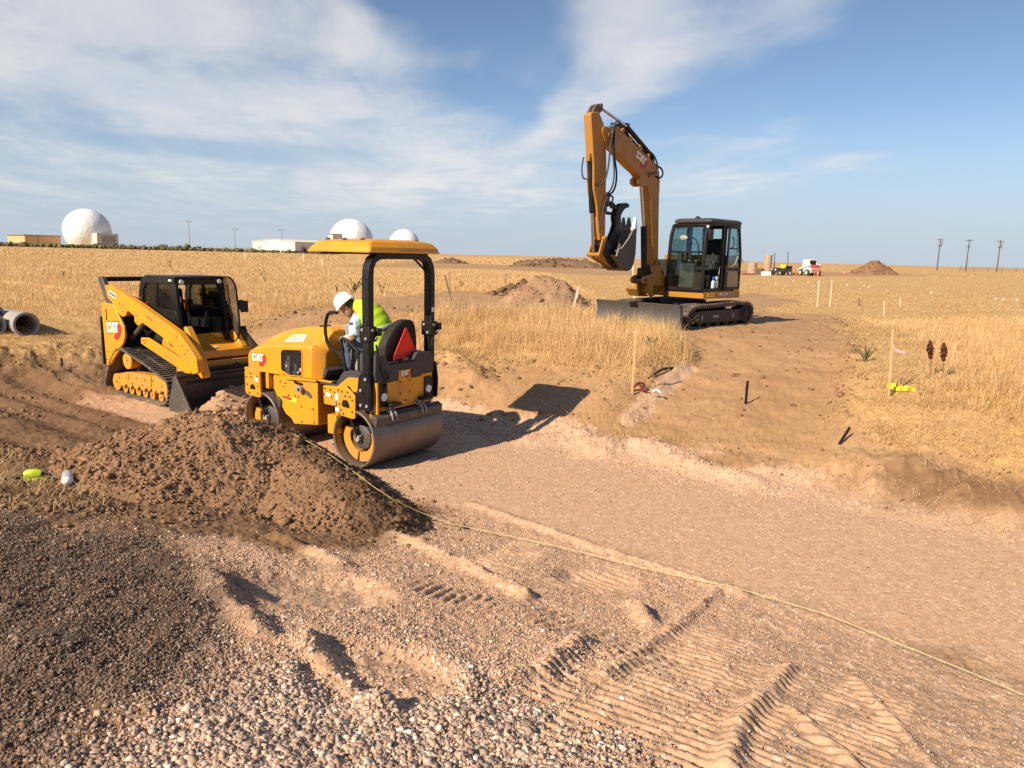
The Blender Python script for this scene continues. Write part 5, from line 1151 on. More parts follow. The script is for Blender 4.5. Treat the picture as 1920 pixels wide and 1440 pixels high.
# ================================================================== excavator
EX, EY, EYAW = 4.30, 18.99, -2.375
exc = empty('excavator', (EX, EY, -.02), EYAW, 'yellow tracked excavator with raised boom, bucket curled and thumb open', 'excavator')
OUT2 = [(1.54, .22), (1.53, .38), (1.40, .50), (1.17, .56), (.4, .57), (-.2, .595), (-1.0, .60), (-1.28, .58), (-1.45, .48), (-1.50, .33), (-1.45, .13), (-1.30, .03), (-1.1, 0), (1.15, 0), (1.36, .03), (1.48, .10)]
def xside(s):
    belt(OUT2, s*1.16, s*.72, .06, .028, .10, M_RUB, exc)
    f = MB(); f.prism([(1.15, .20), (1.15, .40), (.9, .44), (-.9, .44), (-1.2, .40), (-1.2, .20), (-1.0, .12), (1.0, .12)], 1, s*.86, s*1.10); f = f.build('track_frame', M_BK, exc, .02)
    for xx in (.85, .45, .05, -.35, -.75): MB().ring((xx, s*.94, .12), 1, [(.09, -.14), (.09, .13), (.02, .13), (.02, -.14)], 18).build('track_roller', M_BK, f)
    MB().ring((-1.16, s*.94, .31), 1, [(.26, -.1), (.26, .1), (.22, .17), (.12, .18), (.10, .22), (.02, .22), (.02, -.1)], 28).build('drive_sprocket', M_BKM, f)
    MB().ring((1.22, s*.94, .29), 1, [(.25, -.1), (.25, .1), (.18, .15), (.02, .15), (.02, -.1)], 28).build('idler_wheel', M_BKM, f)
    k = MB(); k.box((.36, s*1.10-.01, .25), (.10, s*1.10+.01, .32)); k.box((.80, s*1.10-.01, .20), (.86, s*1.10+.01, .34)); k.box((-.55, s*1.10-.01, .22), (-.61, s*1.10+.01, .34)); k.each('frame_step', M_GR2, f)
    k = MB(); k.prism([(-.2, .52), (-.72, .53), (-.78, .50), (-.25, .485)], 1, s*.80, s*1.06); k.build('track_soil', paint('dry_mud', (.35, .24, .15), .95, 0), f)
mir(xside)
k = MB(); k.box((-.75, -.80, .28), (.80, .80, .52)); k.cyl((0, 0, .50), (0, 0, .64), .58, n=36); k.build('car_body', M_BK, exc, .02); MB().cyl((0, 0, .63), (0, 0, .72), .50, n=36).build('slew_ring', M_STD, exc)
BP = []
bl = MB(); rings = []
for yy in (-1.19, 1.19):
    rings.append([(x, yy, z) for x, z in ((1.98, .10), (1.93, .20), (1.91, .36), (1.93, .50), (1.98, .60), (1.94, .61), (1.885, .51), (1.865, .36), (1.885, .20), (1.94, .09))])
bl.loft(rings); blade = bl.build('dozer_blade', M_BLADE, exc, .004)
k = MB(); k.prism([(1.98, .10), (1.93, .20), (1.91, .36), (1.93, .50), (1.985, .605), (1.84, .60), (1.80, .35), (1.84, .12)], 1, 1.19, 1.215); k.prism([(1.98, .10), (1.93, .20), (1.91, .36), (1.93, .50), (1.985, .605), (1.84, .60), (1.80, .35), (1.84, .12)], 1, -1.215, -1.19); k.each('blade_end', M_STD, blade)
MB().add([(1.986, -.19, .606), (1.986, .05, .606), (1.93, .05, .475), (1.93, -.19, .475), (1.97, -.19, .606), (1.97, .05, .606), (1.905, .05, .475), (1.905, -.19, .475)], [(0, 1, 2, 3), (4, 7, 6, 5), (0, 4, 5, 1), (3, 2, 6, 7), (0, 3, 7, 4), (1, 5, 6, 2)]).build('blade_patch', M_BK, blade)
for s in (1, -1): MB().prism([(.6, .42), (1.88, .42), (1.88, .22), (.6, .28)], 1, s*.42, s*.54).build('blade_arm', M_BK, exc, .015)
MB().cyl((.7, 0, .45), (1.8, 0, .50), .05).build('blade_cylinder', M_STD, exc)
# upper structure
P = roundp([(.80, 1.075), (.80, .02), (.45, -.02), (.45, -.50), (.72, -.55), (.72, -1.075), (-.60, -1.075), (-1.02, -.80), (-1.12, -.35), (-1.12, .35), (-1.02, .85), (-.90, 1.075)], .05)
pl = MB().prism(P, 2, .715, .875).build('platform', M_YE, exc, .012)
d = MB().prism([(.62, .835), (.22, .835), (.22, .755), (.62, .755)], 1, 1.074, 1.078).build('safety_decal', M_YLAB, pl); MB().prism([(.56, .80), (.36, .80), (.36, .785), (.56, .785)], 1, 1.0775, 1.0795).build('decal_print', M_BOLT, d)
d = MB().prism([(.30, .83), (.24, .83), (.24, .76), (.30, .76)], 1, 1.078, 1.08).build('decal_emblem', M_GR, d)
d = MB().prism([(.05, .84), (-.30, .84), (-.30, .785), (.05, .785)], 1, 1.074, 1.078).build('model_plate', M_LOGO, pl); k = MB()
for i in range(6): k.prism([(.02-.05*i, .828), (-.01-.05*i, .828), (-.01-.05*i, .798), (.02-.05*i, .798)], 1, 1.0775, 1.0795)
k.build('plate_print', M_GR, d)
d = MB().prism([(-.42, .85), (-.72, .845), (-.72, .77), (-.42, .77)], 1, 1.074, 1.0775).build('model_decal', M_GR2, pl)
MB().prism([(.64, .68), (.64, .76), (.80, .885), (1.03, .885), (1.03, .86), (.86, .68)], 1, -1.06, -.62).build('front_step', M_YE, exc, .01)
cw = MB(); rings = []
for z, g in ((.74, .0), (.78, .03), (1.68, .03), (1.75, 0)):
    Q_ = [(-.62, 1.09), (-.80, 1.09), (-.99, .98), (-1.12, .55), (-1.165, 0), (-1.12, -.55), (-.99, -.98), (-.80, -1.09), (-.62, -1.09)]
    Q_ = [(x*(1+g*.15), y*(1+g*.1)) for x, y in Q_]+[(-.62-.001, y) for y in (-.95, .95)]
    rings.append([(x, y, z) for x, y in Q_])
cw.loft(rings); cw.build('counterweight', M_YE, exc, .02)
k = MB(); k.box((-.63, -1.07, .875), (.30, -.05, 1.62)); k.each('engine_hood', M_BKM, exc, .03); k = MB(); k.box((.28, -1.07, .875), (.70, -.60, 1.30)); k.build('tool_box', M_YE, exc, .02)
k = MB(); k.box((.36, -.42, .875), (.60, .02, 1.20)); k.build('valve_block', M_BK, exc)
k = MB(); k.frame([(.055, 1.20), (-.22, 1.20), (-.22, .88), (.055, .88)], 0, .70, .80, .05); k.build('swing_frame', M_YE, exc, .008)
# cab
CP = [(.835, .88), (.852, 1.60), (.80, 2.20), (.70, 2.44), (.60, 2.485), (-.04, 2.53), (-.70, 2.535), (-.79, 1.78), (-.80, .88)]
def bar(mb, a, b, w=.035, d=.03):
    a, b = Vector(a), Vector(b); mb.cyl(a, b, w, w, 8)
cf = MB()
for s_y in (.07, 1.04):
    for P in ([(.855, .88), (.872, 1.60), (.822, 2.20), (.72, 2.45), (.60, 2.49), (.60, 2.42), (.665, 2.38), (.745, 2.16), (.79, 1.60), (.775, .88)],
              [(.60, 2.49), (-.04, 2.535), (-.72, 2.54), (-.72, 2.44), (-.04, 2.44), (.60, 2.42)],
              [(.05, .88), (.05, 1.7), (.08, 2.44), (-.10, 2.44), (-.10, .88)],
              [(-.72, 2.44), (-.79, 1.78), (-.80, .88), (-.70, .88), (-.69, 1.78), (-.63, 2.44)],
              [(.84, .88), (.84, .96), (-.78, .96), (-.78, .88)]):
        cf.prism(P, 1, s_y-.03, s_y+.03)
cf.prism([(.72, 2.45), (.60, 2.49), (.60, 2.42), (.68, 2.37)], 1, .10, 1.01); cf.box((.78, .10, .88), (.855, 1.01, .97)); cf.box((-.80, .1, .88), (-.72, 1.01, 1.45)); cf.box((-.72, .1, 2.40), (-.66, 1.01, 2.5))
cab = cf.build('cab_frame', M_BK, exc, .012)
rf = MB(); rf.loft([[(a, b_, z) for a, b_ in roundp([(.66-g, .04+g), (.66-g, 1.075-g), (-.76+g, 1.075-g), (-.76+g, .04+g)], .08)] for g, z in ((0, 2.50), (-.01, 2.53), (0, 2.565), (.06, 2.60))]); rf.build('cab_roof', M_GR, cab, 0, 30)
MB().ball((.38, .52, 2.60), .065, 14, 8, (1, 1, 1)).build('beacon', M_BK, cab)
MB().add([(.845, .10, .97), (.845, 1.01, .97), (.838, 1.01, 1.79), (.838, .10, 1.79), (.84, .10, .97), (.84, 1.01, .97), (.833, 1.01, 1.79), (.833, .10, 1.79)], [(0, 1, 2, 3), (7, 6, 5, 4)]).build('windscreen', M_G_EX, cab)
MB().add([(.845, .10, 1.82), (.845, 1.01, 1.82), (.70, 1.01, 2.42), (.70, .10, 2.42), (.84, .10, 1.82), (.84, 1.01, 1.82), (.695, 1.01, 2.42), (.695, .10, 2.42)], [(0, 1, 2, 3), (7, 6, 5, 4)]).build('windscreen', M_G_EX, cab)
MB().box((.82, .10, 1.785), (.86, 1.01, 1.825)).build('windscreen_bar', M_BK, cab)
MB().prism([(.77, 1.0), (.78, 1.60), (.74, 2.15), (.66, 2.38), (-.62, 2.42), (-.68, 1.78), (-.70, 1.0)], 1, .062, .068).build('side_glass', M_G_EX, cab)
MB().box((-.765, .12, 1.45), (-.76, 1.0, 2.40)).build('rear_glass', M_G_EX, cab)
k = MB(); k.box((.03, .05, 1.79), (.80, .075, 1.83)); k.build('window_bar', M_BK, cab)
# door folded back along the side
DPx = roundp([(-.08, .93), (-.10, 2.44), (-.55, 2.44), (-.64, 2.30), (-.76, 1.75), (-.76, .93)], .05)
dr = MB().frame(DPx, 1, 1.085, 1.125, .055).build('cab_door', M_BK, exc, .006)
MB().prism(inset(DPx, .05)[:0] or [(-.14, 1.44), (-.15, 2.38), (-.52, 2.38), (-.58, 2.27), (-.70, 1.75), (-.70, 1.44)], 1, 1.100, 1.108).build('door_glass', M_G_EX, dr)
k = MB(); k.box((-.74, 1.09, 1.38), (-.12, 1.122, 1.46)); k.box((-.70, 1.09, 1.90), (-.12, 1.115, 1.93)); k.build('door_rail', M_BK, dr)
ov = roundp([(-.17, 1.38), (-.17, .96), (-.70, .96), (-.70, 1.20), (-.62, 1.38)], .10)
MB().prism(ov, 1, 1.098, 1.112).build('lower_door_glass', paint('tan_pane', (.34, .26, .13), .35, .3), dr)  # opaque yellowish tan colour over the whole lower pane
MB().tube([(-.22, 1.13, 2.20), (-.24, 1.18, 2.15), (-.25, 1.18, 1.98), (-.22, 1.13, 1.92)], .014, 8, 1).build('door_handle', M_BK, dr)
MB().tube([(-.30, 1.13, 1.50), (-.42, 1.15, 1.52), (-.55, 1.15, 1.80)], .014, 8, 1).build('grab_rail', M_GR2, dr); MB().cyl((-.74, 1.14, 1.62), (-.74, 1.17, 1.62), .04, n=12).build('door_latch', M_LAMP, dr)
# inside the cab
k = MB(); k.box((-.30, .32, 1.32), (.18, .82, 1.46)); k.prism(roundp([(-.30, 1.42), (-.52, 2.10), (-.46, 2.16), (-.34, 2.14), (-.14, 1.46)], .05), 1, .36, .78); k.build('seat', M_BKM, cab, .04)
MB().prism([(-.28, 1.50), (-.40, 1.95), (-.38, 1.98), (-.20, 1.62)], 1, .785, .79).build('seat_label', M_GR, cab)
MB().box((-.28, .36, .96), (.10, .78, 1.32)).build('seat_suspension', M_BK, cab, .02)
for yy in (.22, .88):
    k = MB(); k.box((-.25, yy-.07, 1.40), (.22, yy+.07, 1.60)); k.cyl((.14, yy, 1.58), (.18, yy, 1.80), .028, .022, 10); k.build('armrest_console', M_GR, cab, .02)
k = MB(); k.prism([(.40, .96), (.52, 1.30), (.62, 1.55), (.70, 1.52), (.70, .96)], 1, .30, .70); k.build('control_console', M_GR, cab, .02)
k = MB(); k.box((.50, .14, 1.55), (.58, .28, 1.80)); k.build('display_screen', M_BK, cab, .01)
for yy in (.40, .60): MB().tube([(.45, yy, 1.0), (.50, yy, 1.35), (.46, yy, 1.62)], .018, 8).build('travel_lever', M_GR2, cab)
MB().tube([(.06, .99, 1.0), (.02, .99, 1.30), (-.02, .99, 1.48)], .02, 8, 1).build('entry_rail', M_GR2, cab); MB().box((-.10, .98, 1.42), (-.03, 1.06, 1.58)).build('side_bracket', M_GR2, cab, .01)
k = MB(); k.box((-.7, .10, .86), (.80, 1.02, .945)); k.build('cab_floor', M_BK, cab)
mi = MB(); mi.tube([(.86, .93, 1.70), (.93, .93, 2.0), (.96, .86, 2.12), (1.0, .72, 2.14)], .014, 7, 2); mi = mi.build('mirror_arm', M_BK, exc); MB().ball((1.02, .58, 2.13), .11, 16, 8, (.3, 1.0, .55)).build('mirror_head', paint('mirror_back', (.35, .32, .25), .3, .1), mi)
MB().box((.60, 1.06, 2.08), (.76, 1.13, 2.34)).build('door_catch', M_BK, cab, .02); MB().cyl((.73, 1.03, 2.40), (.76, 1.05, 2.40), .03, n=10).build('cab_light', M_LAMP, cab)
# boom, stick, thumb and bucket -------------------------------------
yb0, yb1 = -.335, -.10
BOOM = [(3.16, 4.38), (2.90, 4.50), (2.606, 4.385), (1.838, 4.035), (1.38, 3.84), (1.22, 3.68), (1.145, 3.45), (1.125, 3.06), (1.09, 2.52), (1.02, 1.60), (1.06, 1.48), (1.27, 1.45), (1.31, 1.95), (1.41, 2.55), (1.50, 3.06), (1.60, 3.25), (1.72, 3.36), (1.86, 3.42), (1.98, 3.54), (2.311, 3.682), (3.10, 4.08), (3.26, 4.20)]
boom = MB().prism(roundp(BOOM, .06, 4), 1, yb0, yb1).build('boom', M_YE, exc, .02)
k = MB(); k.prism(roundp([(1.60, 3.30), (1.80, 3.52), (1.98, 3.45), (1.99, 3.34), (1.86, 3.27)], .04), 1, yb0-.02, yb0+.07); k.prism(roundp([(1.60, 3.30), (1.80, 3.52), (1.98, 3.45), (1.99, 3.34), (1.86, 3.27)], .04), 1, yb1-.07, yb1+.02); k.each('boom_lug', M_YE, boom, .01)
MB().cyl((1.60, -.13, 3.56), (1.60, -.07, 3.56), .05, n=16).build('boom_pin', M_STD, boom); MB().prism([(1.62, 3.52), (1.55, 3.60), (1.30, 3.66), (1.30, 3.63)], 1, -.095, -.085).build('pin_guard', M_BK, boom)
lettering(boom, (2.14, -.099, 3.90), (-1, 0, -.44), (-.44, 0, 1), .17)
boomc = MB().cyl((1.35, -.195, 3.98), (2.40, -.195, 4.545), .055).build('stick_cylinder', M_BK, exc); MB().cyl((2.40, -.195, 4.545), (3.42, -.195, 4.83), .030).build('cylinder_rod', M_CHR, boomc); k = MB(); k.box((2.30, -.33, 4.40), (2.45, -.18, 4.62)); k.box((1.28, -.32, 3.84), (1.42, -.19, 4.04)); k.each('cylinder_mount', M_BK, boomc, .01)
for dy in (-.29, -.15, -.20): 
    MB().tube([(2.75, dy, 4.56), (2.50, dy, 4.42), (1.95, dy, 4.14), (1.50, dy, 3.94), (1.30, dy, 3.84), (1.12, dy, 3.62), (1.09, dy, 3.2)], .016, 6, 1).build('boom_pipe', M_BK, boom)
k = MB()
for xx, zz in ((2.6, 4.40), (2.3, 4.26), (1.95, 4.10), (1.6, 3.94)): k.box((xx-.03, -.325, zz-.02), (xx+.03, -.11, zz+.09))
k.each('pipe_clamp', M_YE, boom, .006)
for pts in ([(1.75, -.2, 4.04), (1.62, -.18, 4.12), (1.42, -.14, 4.05), (1.28, -.12, 3.88), (1.25, -.10, 3.72)], [(1.30, -.14, 3.80), (1.12, -.08, 3.75), (1.05, -.08, 3.60), (1.20, -.08, 3.5), (1.34, -.08, 3.56)], [(1.10, -.2, 2.6), (1.0, -.2, 2.2), (.98, -.2, 1.7), (.85, -.2, 1.45), (.62, -.2, 1.25)], [(1.10, -.32, 2.3), (.96, -.32, 1.9), (.92, -.32, 1.6), (.72, -.32, 1.3), (.58, -.32, 1.2)]):
    MB().tube(pts, .022, 7, 2).build('hydraulic_hose', M_BKM, boom)
bc = MB().cyl((1.42, -.195, 1.02), (1.56, -.195, 2.38), .075).build('boom_cylinder', M_BK, exc); MB().cyl((1.56, -.195, 2.38), (1.78, -.195, 3.42), .04).build('cylinder_rod', M_CHR, bc)
MB().box((1.36, -.36, 1.15), (1.52, -.15, 1.40)).build('cylinder_guard', M_BK, bc, .02)
sb_ = MB(); sb_.prism(roundp([(1.18, 1.60), (1.02, 1.48), (.92, 1.30), (.82, 1.18), (.80, .90), (1.10, .78), (1.34, .70), (1.42, .80), (1.46, 1.02), (1.66, 1.02), (1.74, 1.10), (1.68, 1.20), (1.46, 1.24), (1.30, 1.26)], .04), 1, -.08, -.02); sb_.prism(roundp([(1.18, 1.60), (1.02, 1.48), (.92, 1.30), (.82, 1.18), (.80, .90), (1.10, .78), (1.34, .70), (1.42, .80), (1.46, 1.02), (1.66, 1.02), (1.74, 1.10), (1.68, 1.20), (1.46, 1.24), (1.30, 1.26)], .04), 1, -.40, -.345)
sb_.box((.80, -.40, .78), (1.30, -.02, 1.0)); sb_.build('swing_bracket', M_YE, exc, .015); MB().cyl((1.12, -.42, 1.52), (1.12, .0, 1.52), .05).build('boom_foot_pin', M_STD, exc); MB().cyl((1.60, -.42, 1.10), (1.60, .0, 1.10), .045).build('cylinder_pin', M_STD, exc)
ys0, ys1 = -.30, -.09
STK = [(3.765, 4.60), (3.72, 4.66), (3.50, 4.70), (3.30, 4.44), (3.20, 3.95), (3.16, 3.55), (3.14, 2.92), (3.10, 2.15), (3.16, 2.0), (3.28, 1.98), (3.34, 2.2), (3.44, 2.75), (3.56, 3.10), (3.60, 3.60), (3.68, 4.1)]
stick = MB().prism(roundp(STK, .05, 4), 1, ys0, ys1).build('stick', M_YE, exc, .018)
k = MB()
for yy in (-.25, -.14): k.prism(roundp([(3.70, 4.62), (3.62, 4.78), (3.52, 4.86), (3.38, 4.85), (3.34, 4.76), (3.46, 4.66)], .04), 1, yy-.035, yy+.035)
k.cyl((3.43, -.31, 4.83), (3.43, -.08, 4.83), .045); k.build('stick_ear', M_BOLT, stick, .006)
k = MB()
for yy in (-.33, -.065): k.prism(roundp([(3.42, 4.30), (3.36, 4.42), (3.10, 4.40), (3.02, 4.26), (3.10, 4.10), (3.28, 4.08)], .05), 1, yy-.015, yy+.015)
k.cyl((3.14, -.35, 4.25), (3.14, -.04, 4.25), .06); k.build('stick_pivot', M_YE, stick, .008)
k = MB(); k.box((3.60, ys0+.05, 3.66), (3.70, ys0+.10, 3.82)); k.box((3.60, ys1-.10, 3.66), (3.70, ys1-.05, 3.82)); k.each('cylinder_ear', M_YE, stick, .006)
bcy = MB().cyl((3.62, -.195, 3.74), (3.47, -.195, 2.58), .062).build('bucket_cylinder', M_BK, exc); MB().cyl((3.47, -.195, 2.58), (3.37, -.195, 1.72), .034).build('cylinder_rod', M_CHR, bcy)
for pts, r in (([(2.70, -.05, 4.47), (2.95, -.02, 4.60), (3.12, .02, 4.45), (3.20, .02, 4.05), (3.24, .02, 3.50), (3.34, .0, 3.22), (3.47, -.06, 3.16), (3.55, -.1, 3.2)], .020), ([(2.72, -.12, 4.48), (3.0, -.05, 4.5), (3.10, .02, 4.2), (3.08, .04, 3.8), (2.96, .05, 3.42), (2.98, .02, 3.10), (3.12, -.06, 2.95)], .022), ([(2.74, -.2, 4.50), (3.02, -.16, 4.56), (3.14, .0, 4.3), (3.14, .04, 3.9), (3.05, .05, 3.45), (3.06, .02, 3.15), (3.16, -.06, 2.98)], .018), ([(3.12, -.05, 2.95), (2.98, -.03, 2.98), (2.88, -.1, 2.9), (2.86, -.18, 2.72)], .02), ([(3.7, -.3, 3.75), (3.76, -.3, 3.5), (3.70, -.3, 3.3), (3.60, -.28, 3.3)], .016), ([(3.14, -.05, 2.96), (3.24, -.05, 2.80), (3.30, -.06, 2.5), (3.32, -.1, 2.2)], .02)):
    MB().tube(pts, r, 7, 2).build('hydraulic_hose', M_GR if r < .021 else M_BK, stick)
k = MB(); k.box((3.06, -.12, 2.80), (3.16, -.04, 3.05)); k.box((3.15, -.10, 2.62), (3.22, -.03, 2.74)); k.each('hose_fitting', M_STD, stick, .01)
lk = MB()
for yy in (-.345, -.045): lk.prism(roundp([(3.40, 1.66), (3.36, 1.72), (3.24, 2.06), (3.18, 2.10), (3.12, 2.06), (3.28, 1.66), (3.34, 1.62)], .03), 1, yy-.02, yy+.02)
lk.cyl((3.355, -.385, 1.685), (3.355, .0, 1.685), .045); lk.cyl((3.18, -.385, 2.05), (3.18, .0, 2.05), .045); lk.build('bucket_lever', M_YE, exc, .006)
ln_ = MB()
for yy in (-.27, -.12): ln_.prism(roundp([(3.42, 1.72), (3.36, 1.62), (2.86, 1.42), (2.74, 1.40), (2.74, 1.50), (2.88, 1.56), (3.16, 1.70)], .03), 1, yy-.03, yy+.03)
ln_.cyl((2.80, -.34, 1.47), (2.80, -.05, 1.47), .045); ln_.build('bucket_link', M_YE, exc, .008)
qc = MB(); qc.prism(roundp([(3.22, 2.02), (3.05, 2.02), (2.82, 1.84), (2.62, 1.60), (2.55, 1.40), (2.80, 1.38), (3.0, 1.52), (3.16, 1.72), (3.28, 1.90)], .04), 1, -.34, -.05); qc.build('quick_hitch', M_BK, exc, .015)
SIDE = [(2.245, 2.30), (2.222, 2.05), (2.225, 1.72), (2.27, 1.52), (2.35, 1.38), (2.47, 1.33), (2.60, 1.38), (2.72, 1.46), (2.93, 1.66), (2.86, 1.82), (2.75, 1.836), (2.507, 2.069), (2.368, 2.258)]
bu = MB()
for y0, y1 in ((-.50, -.47), (.08, .11)): bu.prism(SIDE, 1, y0, y1)
back = [(2.245, 2.30), (2.222, 2.05), (2.225, 1.72), (2.27, 1.52), (2.35, 1.38), (2.47, 1.33), (2.60, 1.38), (2.72, 1.46), (2.93, 1.66)]
inn = [(x+.03*(.4 if i in (0,) else 1), z+(.0 if i < 3 else .03)) for i, (x, z) in enumerate(back)]
bu.prism(back+inn[::-1], 1, -.48, .09); bu = bu.build('bucket', M_STD, exc, .004)
MB().tube([(x, .112, z) for x, z in ((2.24, 2.31), (2.368, 2.262), (2.507, 2.073), (2.75, 1.84), (2.86, 1.82), (2.93, 1.66))], .014, 6).build('bucket_side_edge', M_GR2, bu)
MB().box((2.235, -.49, 2.25), (2.275, .10, 2.33)).build('cutting_edge', M_GR2, bu, .004)
for i, yy in enumerate((-.44, -.27, -.11, .06)):
    MB().loft([[(2.25+a*w, yy+b_*w2, z) for a, b_ in ((-1, -1), (1, -1), (1, 1), (-1, 1))] for w, w2, z in ((.045, .05, 2.20), (.045, .048, 2.36), (.03, .04, 2.44), (.010, .03, 2.55))]).build('bucket_tooth', M_STD if i < 3 else M_LAMP, bu, .004)
TH = [(2.222, 2.826), (2.262, 2.767), (2.35, 2.755), (2.45, 2.69), (2.53, 2.58), (2.515, 2.41), (2.545, 2.168), (2.575, 1.95), (2.62, 1.80), (2.85, 1.80), (2.885, 1.98), (2.74, 2.20), (2.675, 2.38), (2.715, 2.52), (2.70, 2.64), (2.65, 2.73), (2.50, 2.845), (2.335, 2.875)]
th = MB()
for yy in (-.26, -.15): th.prism(roundp(TH, .03, 3), 1, yy-.025, yy+.025)
th.prism([(2.60, 2.0), (2.84, 1.98), (2.72, 2.20), (2.6, 2.3)], 1, -.26, -.15); th.build('thumb', M_BK, exc, .006)
tc_ = MB().tube([(3.12, -.205, 2.70), (2.95, -.205, 2.82), (2.78, -.205, 2.82), (2.66, -.205, 2.72)], .06, 10, 2).build('thumb_cylinder', M_BK, exc); MB().cyl((3.12, -.205, 2.62), (2.66, -.205, 2.60), .035).build('thumb_link', M_BK, tc_); MB().box((3.02, -.36, 2.55), (3.14, -.20, 2.80)).build('thumb_bracket', M_BK, tc_, .01)
for i, (xx, yy, m) in enumerate(((.22, .97, M_WH), (.10, .98, M_LAMP))):
    b = empty('spray_bottle', exc.matrix_basis @ Vector((xx, yy, .945)), 0, ('white bottle with blue cap standing on the excavator cab floor', 'plain white bottle on the cab floor nearest the excavator seat')[i], 'bottle')
    MB().ring((0, 0, 0), 2, [(.001, 0), (.05, 0), (.05, .16), (.02, .20), (.001, .20)], 16).build('bottle_body', m, b); MB().ring((0, 0, .2), 2, [(.001, 0), (.03, 0), (.03, .08), (.001, .1)], 12).build('bottle_cap', M_BLUE if i == 0 else M_WH, b)
# ================================================================== everything else
def at(u, v, Yd):
    x, y, d = ray(u, v); t = Yd/y; return Vector((x*t, Yd, EYE+d*t))
TOSUN = -ldir
# radomes and buildings on the skyline ---------------------------------
def dome_mat():
    m = bpy.data.materials.new('radome_panels'); nt, o = NT(m); b = nd(nt, 'ShaderNodeBsdfPrincipled', _Roughness=.55); nt.links.new(b.outputs[0], o.inputs[0])
    g = nd(nt, 'ShaderNodeNewGeometry'); n = nd(nt, 'ShaderNodeTexWhiteNoise'); nt.links.new(g.outputs['True Normal'], n.inputs['Vector'])
    nt.links.new(mix(nt, n.outputs['Value'], (.78, .79, .78), (.82, .82, .80)), b.inputs['Base Color']); return m
M_DOME = dome_mat(); M_BEIGE = paint('beige_wall', (.66, .58, .44), .8, .1); M_TAN = paint('tan_wall', (.62, .40, .20), .85, .15); M_CREAMW = paint('cream_cladding', (.70, .66, .56), .7, .05); M_ROOF = paint('grey_roof', (.22, .20, .18), .8, .1); M_POLE = paint('dark_pole', (.09, .07, .065), .8, .1); M_GALV = paint('galvanised_steel', (.30, .31, .32), .5, .1, metal=.4)
def radome(u, v, rp, Yd, label, entrance=False):
    c = at(u, v, Yd); r = rp*Yd*.99/1390
    e = empty('radome', (c.x, c.y, 0), 0, label, 'radome', 'white radomes on the skyline')
    bm = bmesh.new(); bmesh.ops.create_icosphere(bm, subdivisions=4, radius=r)
    for p in bm.verts:
        p.co *= 1+.0055*random.uniform(-1, 1); p.co.z += c.z
    bmesh.ops.delete(bm, geom=[p for p in bm.verts if p.co.z < 1.2], context='VERTS')
    me = bpy.data.meshes.new('dome'); bm.to_mesh(me); bm.free(); me.materials.append(M_DOME); o = bpy.data.objects.new('dome', me); COL.objects.link(o); o.parent = e
    rb = r*math.sqrt(max(.1, 1-((c.z-2.2)/r)**2))
    MB().ring((0, 0, 0), 2, [(rb*.99, 0), (rb*.99, 2.6), (rb*.9, 2.6), (rb*.9, 0)], 48).build('base_wall', M_BEIGE, e)
    if entrance:
        a = MB(); w = 4.2
        q = Matrix.Rotation(math.atan2(.6, .8)+math.pi/2-R_(90), 4, 'Z')
        ex = Vector((.6, .8, 0)); ey = Vector((-.8, .6, 0)); o0 = at(182, 455, Yd-12); o0 = Vector((o0.x-c.x, o0.y-c.y, 0))
        def P3(i, j, k): return o0+ex*i+ey*j+Vector((0, 0, k))
        a.add([P3(0, 0, 0), P3(11, 0, 0), P3(11, 7.0, 0), P3(0, 8.5, 0), P3(.3, .3, 7.6), P3(11, .3, 7.6), P3(11, 6.0, 7.6), P3(.3, 6.3, 7.6)], [(0, 3, 2, 1), (4, 5, 6, 7), (0, 1, 5, 4), (1, 2, 6, 5), (2, 3, 7, 6), (3, 0, 4, 7)]); a = a.build('entrance_block', M_BEIGE, e)
        d = MB(); d.add([P3(2.6, -.06, 0), P3(9.6, -.06, 0), P3(9.6, .26, 6.4), P3(2.6, .26, 6.4), P3(2.6, -.16, 0), P3(9.6, -.16, 0), P3(9.6, .16, 6.4), P3(2.6, .16, 6.4)], [(0, 1, 2, 3), (4, 7, 6, 5), (0, 4, 5, 1), (3, 2, 6, 7), (0, 3, 7, 4), (1, 5, 6, 2)]); d.build('large_door', paint('grey_door', (.35, .33, .31), .7, .05), a)
        d = MB(); d.add([P3(-.03, 2.2, 0), P3(-.03, 3.6, 0), P3(.1, 3.6, 2.3), P3(.1, 2.2, 2.3), P3(-.1, 2.2, 0), P3(-.1, 3.6, 0), P3(.02, 3.6, 2.3), P3(.02, 2.2, 2.3)], [(0, 1, 2, 3), (4, 7, 6, 5), (0, 4, 5, 1), (3, 2, 6, 7), (0, 3, 7, 4), (1, 5, 6, 2)]); d.build('small_door', paint('brown_door', (.12, .08, .05), .7, .0), a)
    return e
radome(163.5, 433, 40.5, 400, 'large white radome with beige entrance block on the skyline above the loader', True)
radome(658.5, 452, 40.5, 520, 'white radome rising half hidden behind the left part of the roller canopy')
radome(758, 459, 28.5, 700, 'smaller white radome peeping over the right end of the roller canopy')
EX_, EY_ = Vector((.6, .8, 0)), Vector((-.8, .6, 0))
